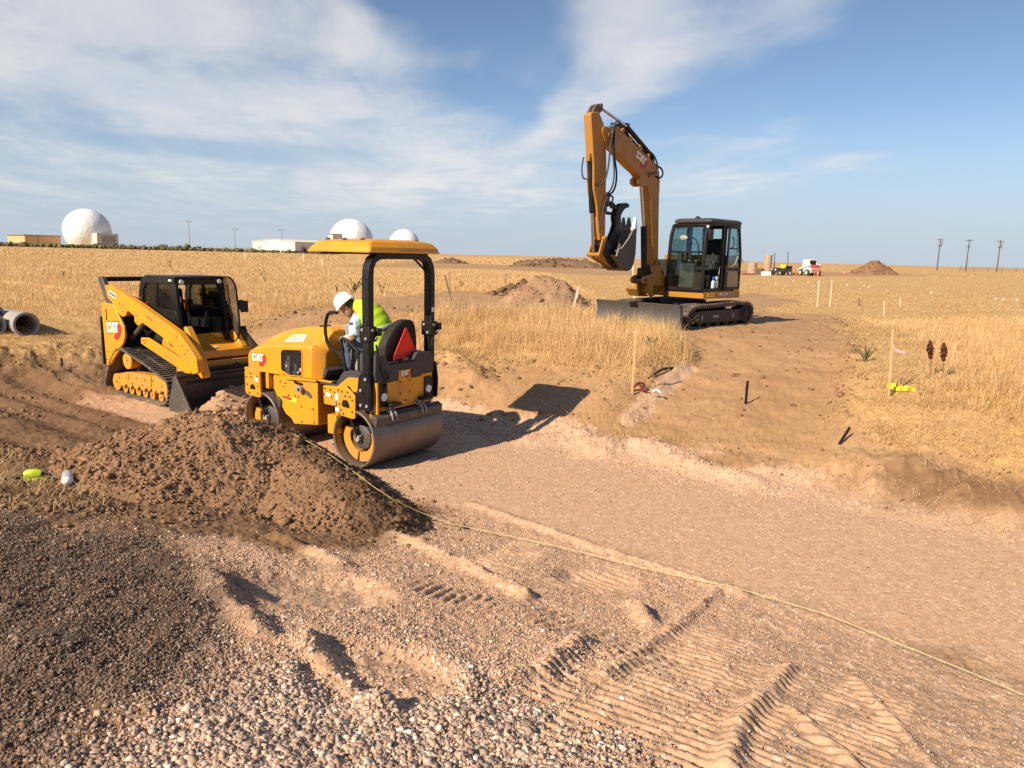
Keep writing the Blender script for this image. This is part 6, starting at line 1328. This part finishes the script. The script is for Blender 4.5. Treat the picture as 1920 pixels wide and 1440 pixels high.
def building(u, Yd, wl, wr, h, mats, label, gable=0, name='building', ridge=.5):
    c = at(u, 455, Yd); e = empty(name, (c.x, c.y, 0), 0, label, 'building')
    def P3(i, j, k): return EX_*i+EY_*j+Vector((0, 0, k))
    w = MB(); 
    lo = [P3(0, 0, -1), P3(wr, 0, -1), P3(wr, wl, -1), P3(0, wl, -1)]
    if gable: 
        w.add(lo+[P3(0, 0, h), P3(wr, 0, h), P3(wr, wl, h), P3(0, wl, h), P3(0, wl*ridge, h+gable), P3(wr, wl*ridge, h+gable)], [(0, 3, 2, 1), (0, 1, 5, 4), (2, 3, 7, 6), (0, 4, 8, 7, 3), (1, 2, 6, 9, 5), (4, 5, 9, 8), (7, 8, 9, 6)])
        w = w.build('wall', mats[0], e); r = MB(); g = .25
        for j0, j1 in ((-.4, wl*ridge), (wl+.4, wl*ridge)): r.add([P3(-.4, j0, h+.03), P3(wr+.4, j0, h+.03), P3(wr+.4, j1, h+gable+.05), P3(-.4, j1, h+gable+.05), P3(-.4, j0, h+g), P3(wr+.4, j0, h+g), P3(wr+.4, j1, h+gable+g), P3(-.4, j1, h+gable+g)], [(0, 3, 2, 1), (4, 5, 6, 7), (0, 1, 5, 4), (1, 2, 6, 5), (2, 3, 7, 6), (3, 0, 4, 7)])
        r.build('roof', mats[1], e)
    else:
        w.add(lo+[P3(0, 0, h), P3(wr, 0, h), P3(wr, wl, h), P3(0, wl, h)], [(0, 3, 2, 1), (4, 5, 6, 7), (0, 1, 5, 4), (1, 2, 6, 5), (2, 3, 7, 6), (3, 0, 4, 7)]); w = w.build('wall', mats[0], e)
        r = MB(); r.add([P3(-.5, -.5, h+.01), P3(wr+.5, -.5, h+.01), P3(wr+.5, wl+.5, h+.01), P3(-.5, wl+.5, h+.01), P3(-.5, -.5, h+.4), P3(wr+.5, -.5, h+.4), P3(wr+.5, wl+.5, h+.4), P3(-.5, wl+.5, h+.4)], [(0, 3, 2, 1), (4, 5, 6, 7), (0, 1, 5, 4), (1, 2, 6, 5), (2, 3, 7, 6), (3, 0, 4, 7)]); r.build('roof', mats[1], e)
    return e, P3
e, P3 = building(47, 385, 22, 17, 5.6, (M_TAN, M_ROOF), 'flat roofed tan building at the left end of the skyline')
d = MB(); d.add([P3(6, -.05, .5), P3(6, -.12, .5), P3(6.25, -.12, .5), P3(6.25, -.05, .5), P3(6, -.05, 5.4), P3(6, -.12, 5.4), P3(6.25, -.12, 5.4), P3(6.25, -.05, 5.4)], [(0, 1, 2, 3), (4, 7, 6, 5), (0, 4, 5, 1), (1, 5, 6, 2), (2, 6, 7, 3), (3, 7, 4, 0)]); d.build('downpipe', M_ROOF, e)
e, P3 = building(553, 430, 41, 34, 6.0, (M_CREAMW, M_CREAMW), 'long cream warehouse with low gable roof left of the roller canopy', 1.4)
for j in (4, 14, 24):
    d = MB(); d.add([P3(j, -.05, 0), P3(j+4, -.05, 0), P3(j+4, -.05, 3.6), P3(j, -.05, 3.6), P3(j, -.12, 0), P3(j+4, -.12, 0), P3(j+4, -.12, 3.6), P3(j, -.12, 3.6)], [(0, 3, 2, 1), (4, 5, 6, 7), (0, 1, 5, 4), (1, 2, 6, 5), (2, 3, 7, 6), (3, 0, 4, 7)]); d.build('roller_door', M_GALV, e)
building(624, 500, 4, 8, 12.5, (M_CREAMW, M_ROOF), 'narrow cream block against the left edge of the middle radome')
# light masts
for u, vb, vt, lab in ((355.5, 457, 412, 'tallest thin light mast between the left radome and the warehouse'), (441, 459, 425, 'thin double lamp mast just left of the warehouse'), (529, 461, 427, 'thin double lamp mast rising behind the warehouse')):
    Yd = 440; b = at(u, vb, Yd); h = (vb-vt)*Yd/1390+2; e = empty('light_mast', (b.x, b.y, 0), 0, lab, 'light mast', 'light masts on the skyline')
    MB().cyl((0, 0, -1), (0, 0, h), .30, .18, 8).build('mast', M_GALV, e); MB().box((-1.4, -.15, h-.2), (1.4, .15, h)).build('lamp_arm', M_GALV, e)
    for s in (-1, 1): MB().box((s*1.2-.5, -.4, h), (s*1.2+.5, .4, h+.55)).build('lamp_head', M_GALV, e)
# bushes along the site boundary
def shrubs():
    n = 1500; u = rng.uniform(-420, 640, n); x = []; y = []
    for k in u:
        p = at(k, 458, rng.uniform(318, 366)); x.append(p.x); y.append(p.y)
    x, y = np.array(x), np.array(y); r = np.exp(rng.normal(0, .3, n))*(.70+.2*perlin(x*.05, y*.05, 3))*np.where(u > 480, .7, 1)
    t = np.array([(.13, .12, .06)])*rng.uniform(.6, 1.5, (n, 1)); return rocks(x, y, np.zeros(n)+.6, r, t, flat=.9, jit=.3)
P_, T_, c_ = shrubs()
tag(raw_mesh('shrubs', P_, T_, M_CLOD, {'tint': c_}), 'low dark green bushes in a strip before the radomes', 'bushes', kind='stuff')
def fence(u0, v0, u1, v1, Y0, Y1, h, n, label, rails, mat):
    a, b = at(u0, v0, Y0), at(u1, v1, Y1); a.z = b.z = 0; e = empty('fence', a, 0, label, 'fence'); d = b-a
    for k in range(n+1): MB().cyl(d*(k/n)+Vector((0, 0, -.2)), d*(k/n)+Vector((0, 0, h)), .07, n=6).build('fence_post', mat, e)
    for z in rails: MB().cyl(Vector((0, 0, z)), d+Vector((0, 0, z)), .035, n=5).build('fence_rail', mat, e)
fence(205, 458, 480, 462, 372, 392, 2.6, 22, 'long thin boundary fence between the left radome and the warehouse', (1.3, 2.5), M_GALV)
fence(1800, 504, 2040, 510, 240, 235, 1.7, 9, 'low dark rail fence under the utility poles', (.9, 1.6), M_POLE)
# utility poles
for i, (ub, vb, ut, vt) in enumerate(((1757, 503, 1763, 451), (1811, 504, 1818, 452), (1869, 506, 1876, 453))):
    Yd = 262; b = at(ub, vb, Yd); h = 11.0
    e = empty('utility_pole', (b.x, b.y, 0), .15, ('wooden utility pole, the one nearest the conical soil pile', 'wooden utility pole, the middle one of three', 'wooden utility pole standing rightmost, over the rail fence')[i], 'utility pole', 'utility poles on the right skyline')
    MB().cyl((0, 0, -1), (0, 0, h), .20, .14, 8).build('pole', M_POLE, e)
    for z, w in ((h-.5, 1.3), (h-2.6, .8)):
        MB().box((-w, -.09, z-.09), (w, .09, z+.09)).build('crossarm', M_POLE, e)
        for s in (-1, -.45, .45, 1): MB().cyl((s*w*.92, 0, z+.09), (s*w*.92, 0, z+.42), .08, n=6).build('insulator', M_GALV, e)
    if i != 1: MB().cyl((.62, 0, h-2.3), (.62, 0, h-.9), .32, n=10).build('transformer', M_GALV, e)
# concrete pipes at the left
def pipe(c, ax, L, ro, ri, label):
    e = empty('concrete_pipe', c, 0, label, 'concrete pipe', 'concrete pipes lying in the straw'); ax = Vector(ax).normalized()
    o = MB().ring((0, 0, 0), 2, [(ro, 0), (ro, L), (ri, L), (ri, 0)], 44).build('pipe_wall', M_CON, e, .012); q = Vector((0, 0, 1)).rotation_difference(ax); o.matrix_local = q.to_matrix().to_4x4(); return e
g0 = G(46, 631); R0 = .262; axp = (-.80, .60, 0)
zz = float(H(g0.x, g0.y))
pipe((g0.x, g0.y+.1, zz+R0-.02), axp, 2.4, R0, .205, 'grey concrete pipe nearest the track loader')
pipe((g0.x-.50, g0.y-.22, zz+R0-.02), axp, 2.4, R0, .205, 'grey concrete pipe cut by the left edge of the photo')
g1 = G(-13, 614)
pipe((g1.x, g1.y, float(H(g1.x, g1.y))+R0-.02), axp, 2.4, R0, .205, 'dark concrete pipe behind the pipe at the left photo edge')
# survey laths and stakes
def lath(b, t, w, mat, label, cat='survey stake', name='survey_stake', group=None, Yt=None):
    p = b if isinstance(b, Vector) else G(*b); q = at(t[0], t[1], Yt or p.y); e = empty(name, p, 0, label, cat, group)
    d = q-p; d0 = d.normalized(); sd = d0.cross(Vector((0, 1, 0))).normalized(); f = sd.cross(d0)
    a = d0*-.12; k = MB(); L = d
    k.loft([[pp+sd*i*w+f*j*w*.35 for i, j in ((-.5, -.5), (.5, -.5), (.5, .5), (-.5, .5))] for pp in (a, L)]); k.build('stake_shaft', mat, e, .001); return e, p, q
def ribbon(e, pts, mat, w=.014, name='ribbon', base=None):
    k = MB(); pts = [Vector(p) for p in pts]; rings = []
    for i, p in enumerate(pts):
        ww = Vector((0, math.sin(i*1.3)*.4, 1)).normalized()*w; n_ = Vector((0, .0015, 0)); rings.append([p-ww-n_, p+ww-n_, p+ww+n_, p-ww+n_])
    k.loft(rings); return k.build(name, mat, e)
M_PINK = paint('pink_ribbon', (.90, .42, .45), .6, 0); M_YRIB = paint('yellow_ribbon', (.85, .66, .03), .6, 0); M_RRIB = paint('red_ribbon', (.20, .02, .025), .6, .1)
SG = 'survey stakes standing round the works'
lath((1185, 738), (1192, 617), .032, M_WOOD, 'bare wooden survey lath left of the dirt ramp, on the shaded bank', group=SG)
e, p, q = lath((1666, 745), (1674, 617), .032, M_WOOD, 'wooden survey lath with pink ribbon in straw right of the ramp', group=SG)
d = q-p; ribbon(e, [d*.80, d*.76+Vector((.05, -.01, -.05)), d*.74+Vector((.12, -.02, -.06)), d*.74+Vector((.20, -.02, -.065))], M_PINK, .016); ribbon(e, [d*.80, d*.72+Vector((.03, -.02, -.0)), d*.68+Vector((.08, -.02, -.02))], M_PINK, .010)
e, p, q = lath((1073, 586), (1085, 536), .05, M_WOODW, 'leaning pale lath with pink ribbon before the gravel pile', group=SG); d = q-p
ribbon(e, [d*.9, d*.75+Vector((.04, -.03, 0)), d*.55+Vector((.03, -.03, 0))], M_PINK, .03)
lath(Vector((4.0, 24.6, 0)), (1185, 483), .055, M_WOODW, 'white survey lath seen between excavator bucket and boom', group=SG)
lath((849, 571), (834, 516), .05, M_WOODD, 'dark leaning stake on the low mound right of the roller', group=SG); lath((845, 549), (842, 510), .03, M_WOODD, 'thin dark upright stake behind the leaning dark stake', group=SG)
lath((948, 542), (948, 512), .03, M_WOODD, 'thin grey stake in the field left of the gravel pile', group=SG)
lath((1532, 575), (1536, 525), .04, M_WOODW, 'pale lath in open straw, left one of two beyond the excavator', group=SG); lath((1556, 576), (1560, 525), .04, M_WOODW, 'pale lath in open straw, right one of two beyond the excavator', group=SG)
lath((1611, 573), (1611, 559), .05, M_WOODD, 'short dark stake in straw far right of the excavator', group=SG); lath((1657, 592), (1658, 564), .03, M_WOODW, 'pale lath in straw above the ribbon lath', group=SG); lath((1687, 576), (1688, 558), .04, M_WOODW, 'faint pale lath in straw upper right of the ribbon lath', group=SG)
lath((459, 487), (459, 474), .14, M_WOODW, 'far white marker stake in the field below the left lamp mast', group=SG); lath((569, 491), (569, 477), .14, M_WOODW, 'far white marker stake left under the canopy tip', group=SG); lath((604, 496), (604, 484), .14, M_WOODW, 'far white marker stake right under the canopy tip', group=SG)
lath((1398, 757), (1402, 714), .038, M_BK, 'short black steel stake in the middle of the dirt ramp', group=SG)
e, p, q = lath((118, 697), (115, 671), .035, M_BK, 'black steel pin in disturbed soil left of the loader', group=SG)
a, b = G(121, 685), G(186, 681); e = empty('survey_stake', a, 0, 'pale lath lying flat on soil beside the black steel pin', 'survey stake', SG); MB().tube([(0, 0, .06), (b.x-a.x, b.y-a.y, b.z-a.z+.10)], .028, 6).build('stake_shaft', M_WOODW, e)
a, b = G(1573, 836), G(1603, 814); e = empty('steel_rod', a, 0, 'dark steel rod lying on the bank at the foot of the right straw', 'steel rod'); MB().tube([(0, 0, .02), ((b.x-a.x)*.6, (b.y-a.y)*.6, b.z-a.z+.10)], .018, 6).build('rod', M_BK, e)
a, m, b = G(1215, 713), G(1240, 702), G(1263, 693); e = empty('hose_end', a, 0, 'black hose end curving out of the bank beside the left lath', 'hose'); MB().tube([(0, 0, .02), (m.x-a.x, m.y-a.y, m.z-a.z+.10), (b.x-a.x, b.y-a.y, b.z-a.z+.03)], .022, 7, 2).build('hose', M_BKM, e)
p = G(1191, 734); e = empty('flagging_tape', p, 0, 'crumpled dark red flagging tape at the foot of the left lath', 'flagging tape'); MB().tube([(-.06, 0, .02), (.0, .03, .10), (.10, 0, .16), (.16, .04, .08), (.06, -.03, .05), (.20, -.02, .02)], .022, 5, 2).build('tape', M_RRIB, e); MB().tube([(.25, -.15, .03), (.33, -.12, .06), (.38, -.2, .02)], .018, 5, 1).build('tape_end', M_WH, e)
p = G(1690, 736); e = empty('yellow_ribbon', p, 0, 'bright yellow ribbon lying in straw beside the ribboned lath', 'ribbon')
for pts in ([(-.22, 0, .10), (-.08, .02, .05), (.05, -.03, .06), (.16, 0, .05), (.22, .05, .06)], [(-.22, .02, .10), (-.12, .1, .08), (0, .08, .10), (.05, 0, .03)], [(-.05, -.05, .03), (.06, .02, .08), (.2, -.02, .04)]): ribbon(e, [Vector(q)*1.0 for q in pts], M_YRIB, .03)
MB().tube([(.0, .05, .05), (.02, .1, .16), (.06, .12, .2)], .014, 5).build('stick', M_WOODD, e)
# tiny pin flags
FL = [(1616, 560, 'white pin flag beside the short dark stake'), (1625, 564, 'cream pin flag just right of the short dark stake'), (1741, 580, 'small white pin flag alone in straw above the seed heads'), (1860, 597, 'left one of two white pin flags near the right edge'), (1874, 598, 'right one of two white pin flags near the right edge'), (1900, 599, 'faint pin flag closest to the right edge'), (1584, 559, 'tiny pin flag right of the two open field laths'), (1531, 552, 'tiny pin flag in straw at the left open field lath'), (1512, 552, 'tiny pin flag left of both open field laths'), (1484, 549, 'tiny pin flag in straw behind the excavator track end'), (1451, 557, 'tiny pin flag nearest the excavator counterweight')]
for u, v, lab in FL:
    p = G(u, v); e = empty('pin_flag', p, 0, lab, 'pin flag', 'pin flags in the straw'); MB().cyl((0, 0, -.05), (0, 0, .66), .004, n=5).build('wire', M_GALV, e); MB().box((-.01, -.004, .58), (.07, .004, .66)).build('flag', paint('pin_flag', (.62, .55, .42), .7, .1), e)
# weeds
M_LEAF = col_mat('weed_leaf', .6, .25, 0, .3)
def weed(u, v, h, n, tint, label, spread=.35, w=.03, name='weed', stem=(.12, .11, .05)):
    p = G(u, v); e = empty(name, p, 0, label, 'plant'); k = MB(); X_ = []; T_ = []; C_ = []; o = 0
    for i in range(max(3, n//14)):
        a = random.uniform(0, 6.28); l = random.uniform(.1, spread); hh = h*random.uniform(.65, 1); k.tube([(0, 0, -.03), (math.cos(a)*l*.3, math.sin(a)*l*.3, hh*.5), (math.cos(a)*l, math.sin(a)*l, hh)], [.010, .006, .003], 5, 1)
        m = 14; f = rng.uniform(.2, 1, m); x = np.cos(a)*l*f**1.6; y = np.sin(a)*l*f**1.6; z = hh*f; an = rng.uniform(0, 6.28, m); le = rng.uniform(.03, .085, m)
        P, T, c = blades(x, y, z, le*1.2, np.full(m, w), np.cos(an)*le, np.sin(an)*le, np.array([tint])*rng.uniform(.7, 1.3, (m, 1))); X_.append(P); T_.append(T+o); C_.append(c); o += len(P)
    k.build('stem', paint('weed_stem', stem, .8, 0), e); q = raw_mesh('foliage', np.concatenate(X_), np.concatenate(T_), M_LEAF, {'tint': np.concatenate(C_)}); q.parent = e; return e
weed(663, 553, .62, 150, (.15, .16, .075), 'grey green sage bush seen under the canopy behind the driver', .5, .045, 'sage_bush')
weed(716, 553, .55, 60, (.19, .16, .06), 'thin withered weed right of the sage bush under the canopy', .3, .025); weed(632, 553, .4, 50, (.22, .17, .07), 'small dry weed left of the sage bush', .3, .02)
weed(1284, 618, .36, 90, (.10, .10, .045), 'dark green weed against the front of the excavator track', .35, .035); weed(1222, 662, .34, 80, (.17, .16, .06), 'green weed in straw beside the left survey lath', .2, .018); weed(1622, 680, .34, 110, (.26, .23, .10), 'dull green weed at the straw edge right of the ramp', .25, .018)
weed(497, 532, .8, 60, (.25, .19, .08), 'tall withered weed in the field left of the roller canopy', .4, .02); weed(866, 540, .4, 50, (.15, .14, .05), 'small green weed right of the leaning dark stake', .25, .03); weed(120, 522, .5, 40, (.16, .12, .05), 'dark thin weed in the field under the left radome', .15, .03); weed(319, 503, .6, 40, (.14, .11, .05), 'dark upright weed in the field behind the loader cab', .15, .05)
def dock(u, v, ut, vt, label):
    p = G(u, v); q = at(ut, vt, p.y)-p; e = empty('dock_plant', p, 0, label, 'plant', 'dock seed heads in the straw'); MB().tube([(0, 0, -.05), q*.5, q], [.008, .006, .003], 6).build('stem', paint('dock_stem', (.20, .09, .05), .8, 0), e)
    n = 260; f = rng.uniform(.50, 1.0, n); wd = .055*np.sin(np.clip((f-.47)/.53, 0, 1)*math.pi)**.8+.008; a = rng.uniform(0, 6.28, n); rr_ = wd*np.sqrt(rng.random(n))
    P, T, c = rocks(q.x*f+np.cos(a)*rr_*.75, q.y*f+np.sin(a)*rr_*.75, q.z*f-.01, np.full(n, .011)*rng.uniform(.6, 1.4, n), np.array([(.10, .035, .02)])*rng.uniform(.6, 1.5, (n, 1)), flat=1, jit=.2); o = raw_mesh('seed_head', P, T, M_CLOD, {'tint': c}); o.parent = e
dock(1746, 705, 1744, 638, 'dark red dock seed head, the left of the pair in straw'); dock(1768, 708, 1770, 642, 'dark red dock seed head, the right of the pair in straw')
# string line along the near edge of the gravel bed
def GM(u, v):
    dx_, dy_, dz_ = ray(u, v); t = .5
    while t < 40 and EYE+dz_*t > float(HM(dx_*t, dy_*t)): t += .01
    return Vector((dx_*t, dy_*t, float(HM(dx_*t, dy_*t))))
SP = [GM(u, v) for u, v in ((440, 768), (480, 783), (540, 815), (600, 846), (660, 888), (720, 934), (775, 962), (830, 985))]+[G(u, v) for u, v in ((900, 1003), (1010, 1026), (1110, 1050), (1200, 1074), (1300, 1096), (1390, 1116), (1470, 1140), (1560, 1167), (1640, 1202), (1720, 1234), (1800, 1267), (1920, 1318), (2100, 1400))]
s0 = SP[0]; e = MB(); e.tube([p-s0+Vector((0, 0, .035 if i < 8 else .05)) for i, p in enumerate(SP)], .0022, 6, 1); o = e.build('string_line', paint('yellow_string', (.70, .58, .28), .8, .1), None); o.location = s0
tag(o, 'pale yellow string line drawn over the soil heap and along the gravel bed', 'string')
# spray can and string reel on the bare soil at the left
def GMx(u, v): p = GM(u, v); return p
p = GM(127, 906); e = empty('spray_can', p+Vector((0, 0, .040)), R_(-60), 'grey spray can lying on the soil at the left foot of the heap', 'spray can')
MB().ring((0, 0, 0), 0, [(.001, -.11), (.040, -.11), (.044, -.10), (.044, .07), (.040, .085), (.001, .085)], 22).build('can_body', paint('can_grey', (.52, .54, .55), .35, .15, metal=.3), e); MB().ring((0, 0, 0), 0, [(.001, .086), (.040, .086), (.028, .11), (.012, .118), (.010, .14), (.001, .14)], 18).build('can_nozzle', M_WH, e)
p = GM(62, 898); e = empty('string_reel', p+Vector((0, 0, .035)), R_(22), 'lime string reel with black handle lying on the soil at far left', 'string reel'); e.scale = (.62, .62, .8)
M_LIME = paint('lime_plastic', (.52, .66, .01), .5, .1)
MB().ring((0, 0, 0), 0, [(.001, -.10), (.035, -.10), (.055, -.06), (.058, .04), (.04, .10), (.001, .10)], 20).build('reel', M_LIME, e); MB().tube([(-.09, 0, -.01), (-.16, -.01, -.015), (-.24, -.03, -.02)], [.022, .026, .02], 10, 1).build('reel_handle', M_BK, e); MB().tube([(.09, 0, 0), (.15, .01, -.01), (.21, .02, -.02)], [.024, .018, .008], 10, 1).build('reel_end', M_BK, e)
pts = []
for k in range(60): a = k*.9; pts.append((.05+.11*math.cos(a)*random.uniform(.4, 1.2), -.12+.06*math.sin(a*1.3)*random.uniform(.4, 1.3), -.035+.012*random.random()))
MB().tube(pts, .004, 5, 1).build('loose_string', M_LIME, e)
# soil in front of the loader bucket
c_, s_2 = math.cos(TYAW), math.sin(TYAW)
MB().prism(roundp([(.56, 1.10), (.58, 1.22), (.66, 1.22), (.74, 1.06), (.66, 1.02)], .02), 1, .80, .86).build('arm_stop', M_BK, ctl, .008)
bx, by = TX+c_*1.85+s_2*.05, TY+s_2*1.85-c_*.05
pile(bx, by, .44, .95, .55, TYAW+math.pi/2, 'small light soil heap pushed up in the loader bucket', 2500, .02, (.44, .27, .16), 351, 120)
# things far out on the right ------------------------------------------
def fz(u, v): q = pz(u, v, 0); return Vector((q[0], q[1], 0))
def far_loader():
    p = fz(1516, 517); e = empty('skid_steer_loader', p, R_(90+14), 'white and red wheeled skid steer parked far out on the right', 'skid steer')
    k = MB(); k.prism([(-1.25, .35), (-1.3, 1.05), (-.95, 1.35), (.5, 1.2), (.9, .8), (.9, .35)], 1, -.62, .62); k.build('body', M_WH, e, .05); k = MB(); k.prism([(-1.32, .95), (-1.34, 1.30), (-1.05, 1.38), (-1.02, 1.0)], 1, -.66, .66); k.build('rear_hood', paint('sun_faded_red', (.50, .10, .07), .5, .1), e, .04); MB().box((-1.345, -.6, .40), (-1.26, .6, .88)).build('rear_door', paint('faded_red', (.55, .20, .14), .5, .1), e, .02)
    k = MB()
    for yy in (-.50, .50): k.prism([(-.75, 1.2), (-.65, 2.0), (.55, 2.0), (.7, 1.1)], 1, yy-.05, yy+.05)
    k.box((-.70, -.55, 1.92), (.60, .55, 2.02)); k.build('cab', M_WH, e, .02); MB().box((-.69, -.45, 1.30), (-.62, .45, 1.88)).build('rear_window', M_G_DK, e); MB().box((-.6, -.42, 1.2), (-.3, .42, 1.7)).build('seat', M_BK, e)
    for s in (1, -1):
        MB().prism([(-1.2, 1.3), (-1.1, 1.5), (1.2, .85), (1.3, .4), (1.1, .4), (1.0, .75)], 1, s*.66, s*.76).build('lift_arm', M_WH, e, .02)
        for xx in (-.75, .55): w = MB().ring((xx, s*.78, .40), 1, [(.40, -.14), (.40, .14), (.22, .15), (.22, -.15)], 22).build('wheel', M_RUB, e); MB().ring((xx, s*.78, .40), 1, [(.22, -.10), (.22, .12), (.02, .12), (.02, -.10)], 16).build('rim', M_CREAM, w)
far_loader()
def utv():
    p = fz(1465, 516); e = empty('utility_cart', p, R_(200), 'dark utility cart with yellow seats beside the concrete ring stacks', 'utility cart')
    MB().prism([(-1.1, .35), (-1.1, .85), (.1, .85), (.2, .55), (.6, .55), (.7, .95), (1.2, .75), (1.25, .35)], 1, -.55, .55).build('body', paint('cart_green', (.022, .028, .02), .5, .2), e, .04)
    for yy in (-.27, .27): k = MB(); k.box((-.15, yy-.22, .85), (.3, yy+.22, .98)); k.box((-.2, yy-.22, .95), (-.08, yy+.22, 1.28)); k.build('seat', M_YLAB, e, .03)
    MB().prism([(-1.1, .86), (-1.1, 1.15), (-.3, 1.15), (-.3, .86)], 1, -.58, .58).build('cargo_box', M_BK, e, .02); k = MB().cyl((.45, .25, 1.05), (.55, .25, .85), .02, n=8); k.ring((.45, .25, 1.07), 2, [(.16, 0), (.16, .02), (.14, .02), (.14, 0)], 16); k.build('steering_wheel', M_BK, e)
    for s in (1, -1):
        MB().cyl((1.24, s*.35, .68), (1.27, s*.35, .68), .10, n=12).build('headlight', M_LAMP, e)
        for xx in (-.7, .85): w = MB().ring((xx, s*.58, .30), 1, [(.30, -.12), (.30, .12), (.16, .13), (.16, -.13)], 20).build('wheel', M_RUB, e); MB().ring((xx, s*.58, .3), 1, [(.16, -.1), (.16, .1), (.02, .1), (.02, -.1)], 12).build('rim', M_WH, w)
utv()
def ringstack(u, v, ro, hs, labs, top=False):
    p = fz(u, v); z = 0
    for i, (h, lab) in enumerate(zip(hs, labs)):
        e = empty('concrete_ring', (p.x+random.uniform(-.03, .03), p.y, z), 0, lab, 'concrete ring', 'stacked concrete manhole rings'); r2 = ro*(1 if i < len(hs)-1 or not top else .86)
        MB().ring((0, 0, 0), 2, [(ro*1.0, 0), (ro*1.0, h*.82), (ro*.95, h*.86), (r2*.93, h-.012), (ro*.74, h-.012), (ro*.74, 0)], 28).build('ring_wall', M_CONW, e); z += h
ringstack(1438, 513, .56, (.42, .42, .42, .42, .42, .46), ['bottom concrete ring of the tall ring stack', 'second concrete ring from the bottom of the tall stack', 'third concrete ring from the bottom of the tall stack', 'fourth concrete ring from the bottom of the tall stack', 'fifth concrete ring from the bottom of the tall stack', 'topmost concrete ring of the tall stack'], True)
ringstack(1410, 513, .60, (.48, .48, .50), ['bottom concrete ring of the short stack next to the excavator cab', 'middle concrete ring of the short stack next to the excavator cab', 'top yellowish concrete ring of the short stack'], True)
p = fz(1436, 517); e = empty('concrete_block', p, .1, 'white concrete block lying before the tall ring stack', 'concrete block'); MB().prism([(-.5, 0), (-.5, .42), (-.42, .48), (.42, .48), (.5, .42), (.5, 0)], 1, -.25, .25).build('block', M_WH, e, .02)
p = fz(1424, 514); e = empty('crate', p, .2, 'dark slatted crate between the two ring stacks', 'crate'); k = MB()
for z in (0, .25, .5): k.box((-.4, -.3, z+.02), (.4, .3, z+.2))
k.build('crate_slats', M_WOODD, e)
for x0 in (-.42, .42): MB().box((x0-.03, -.32, 0), (x0+.03, .32, .75)).build('crate_post', M_WOODD, e)
p = fz(1405, 515); e = empty('pallet', p, .3, 'reddish wooden pallet at the foot of the short ring stack', 'pallet'); k = MB()
for q in range(6): k.box((-.6+.21*q, -.5, .14), (-.45+.21*q, .5, .17))
k.build('deck', paint('red_wood', (.35, .10, .06), .8, .1), e)
for yy in (-.45, 0, .45): MB().box((-.6, yy-.05, 0), (.6, yy+.05, .138)).build('runner', paint('red_wood', (.35, .10, .06), .8, .1), e)
for u, vb, vt, lab in ((1451, 513, 474, 'thin dark pipe standing between tall ring stack and cart'), (1476, 512, 472, 'thin dark pipe standing right behind the utility cart')):
    p = fz(u, vb); q = at(u+2, vt, p.y)-p; e = empty('upright_pipe', p, 0, lab, 'pipe', 'dark upright pipes by the cart'); MB().cyl((0, 0, 0), q, .06, n=8).build('pipe_shaft', M_POLE, e); MB().cyl(q*.985, q, .075, n=8).build('pipe_cap', M_POLE, e)
def cone_thing(u, v, lab):
    p = fz(u, v); e = empty('traffic_cone', p, .3, lab, 'traffic cone', 'orange traffic cones'); MB().box((-.18, -.18, 0), (.18, .18, .035)).build('base', M_ORA, e, .008); c = MB().ring((0, 0, .03), 2, [(.001, 0), (.14, 0), (.035, .66), (.001, .67)], 16).build('cone', M_ORA, e); MB().ring((0, 0, .03), 2, [(.092, .30), (.096, .30), (.074, .44), (.070, .44)], 16).build('stripe', M_PINK, c)
cone_thing(1533, 519, 'orange cone standing at the right wheel of the skid steer'); cone_thing(1582, 516, 'orange cone alone between skid steer and conical pile')
p = fz(1498, 516); e = empty('traffic_barrel', p, 0, 'orange barrel tipped over left of the skid steer', 'barrel'); MB().ring((0, 0, .27), 0, [(.001, -.4), (.27, -.4), (.25, .4), (.001, .4)], 18).build('barrel', M_ORA, e); MB().ring((0, 0, .27), 0, [(.262, -.12), (.272, -.12), (.267, .06), (.257, .06)], 18).build('band', M_PINK, e)
p = fz(1486, 515); e = empty('tyre', p, 0, 'dark tyre lying on bare ground beside the cart', 'tyre'); MB().ring((0, 0, .12), 2, [(.30+.11*math.cos(a), .11*math.sin(a)) for a in np.linspace(0, 2*math.pi, 11)[:-1]], 22).build('tread', M_RUB, e)
def far_truck():
    b = at(563, 467, 320); e = empty('parked_truck', (b.x, b.y, 0), R_(15), 'small dark flatbed truck parked in front of the warehouse', 'truck')
    k = MB(); k.box((-2.8, -1, .9), (1.2, 1, 1.2)); k.build('flatbed', M_BK, e, .03); MB().prism([(1.25, .6), (1.25, 2.3), (2.2, 2.3), (2.6, 1.5), (3.3, 1.35), (3.3, .6)], 1, -1, 1).build('cab', M_BK, e, .06); MB().prism([(1.45, 1.5), (1.45, 2.1), (2.1, 2.1), (2.4, 1.5)], 1, -1.02, 1.02).build('window', M_G_DK, e)
    for s in (1, -1):
        for xx in (-1.8, 2.4): MB().ring((xx, s*.9, .45), 1, [(.45, -.15), (.45, .15), (.1, .15), (.1, -.15)], 18).build('wheel', M_RUB, e)
far_truck()
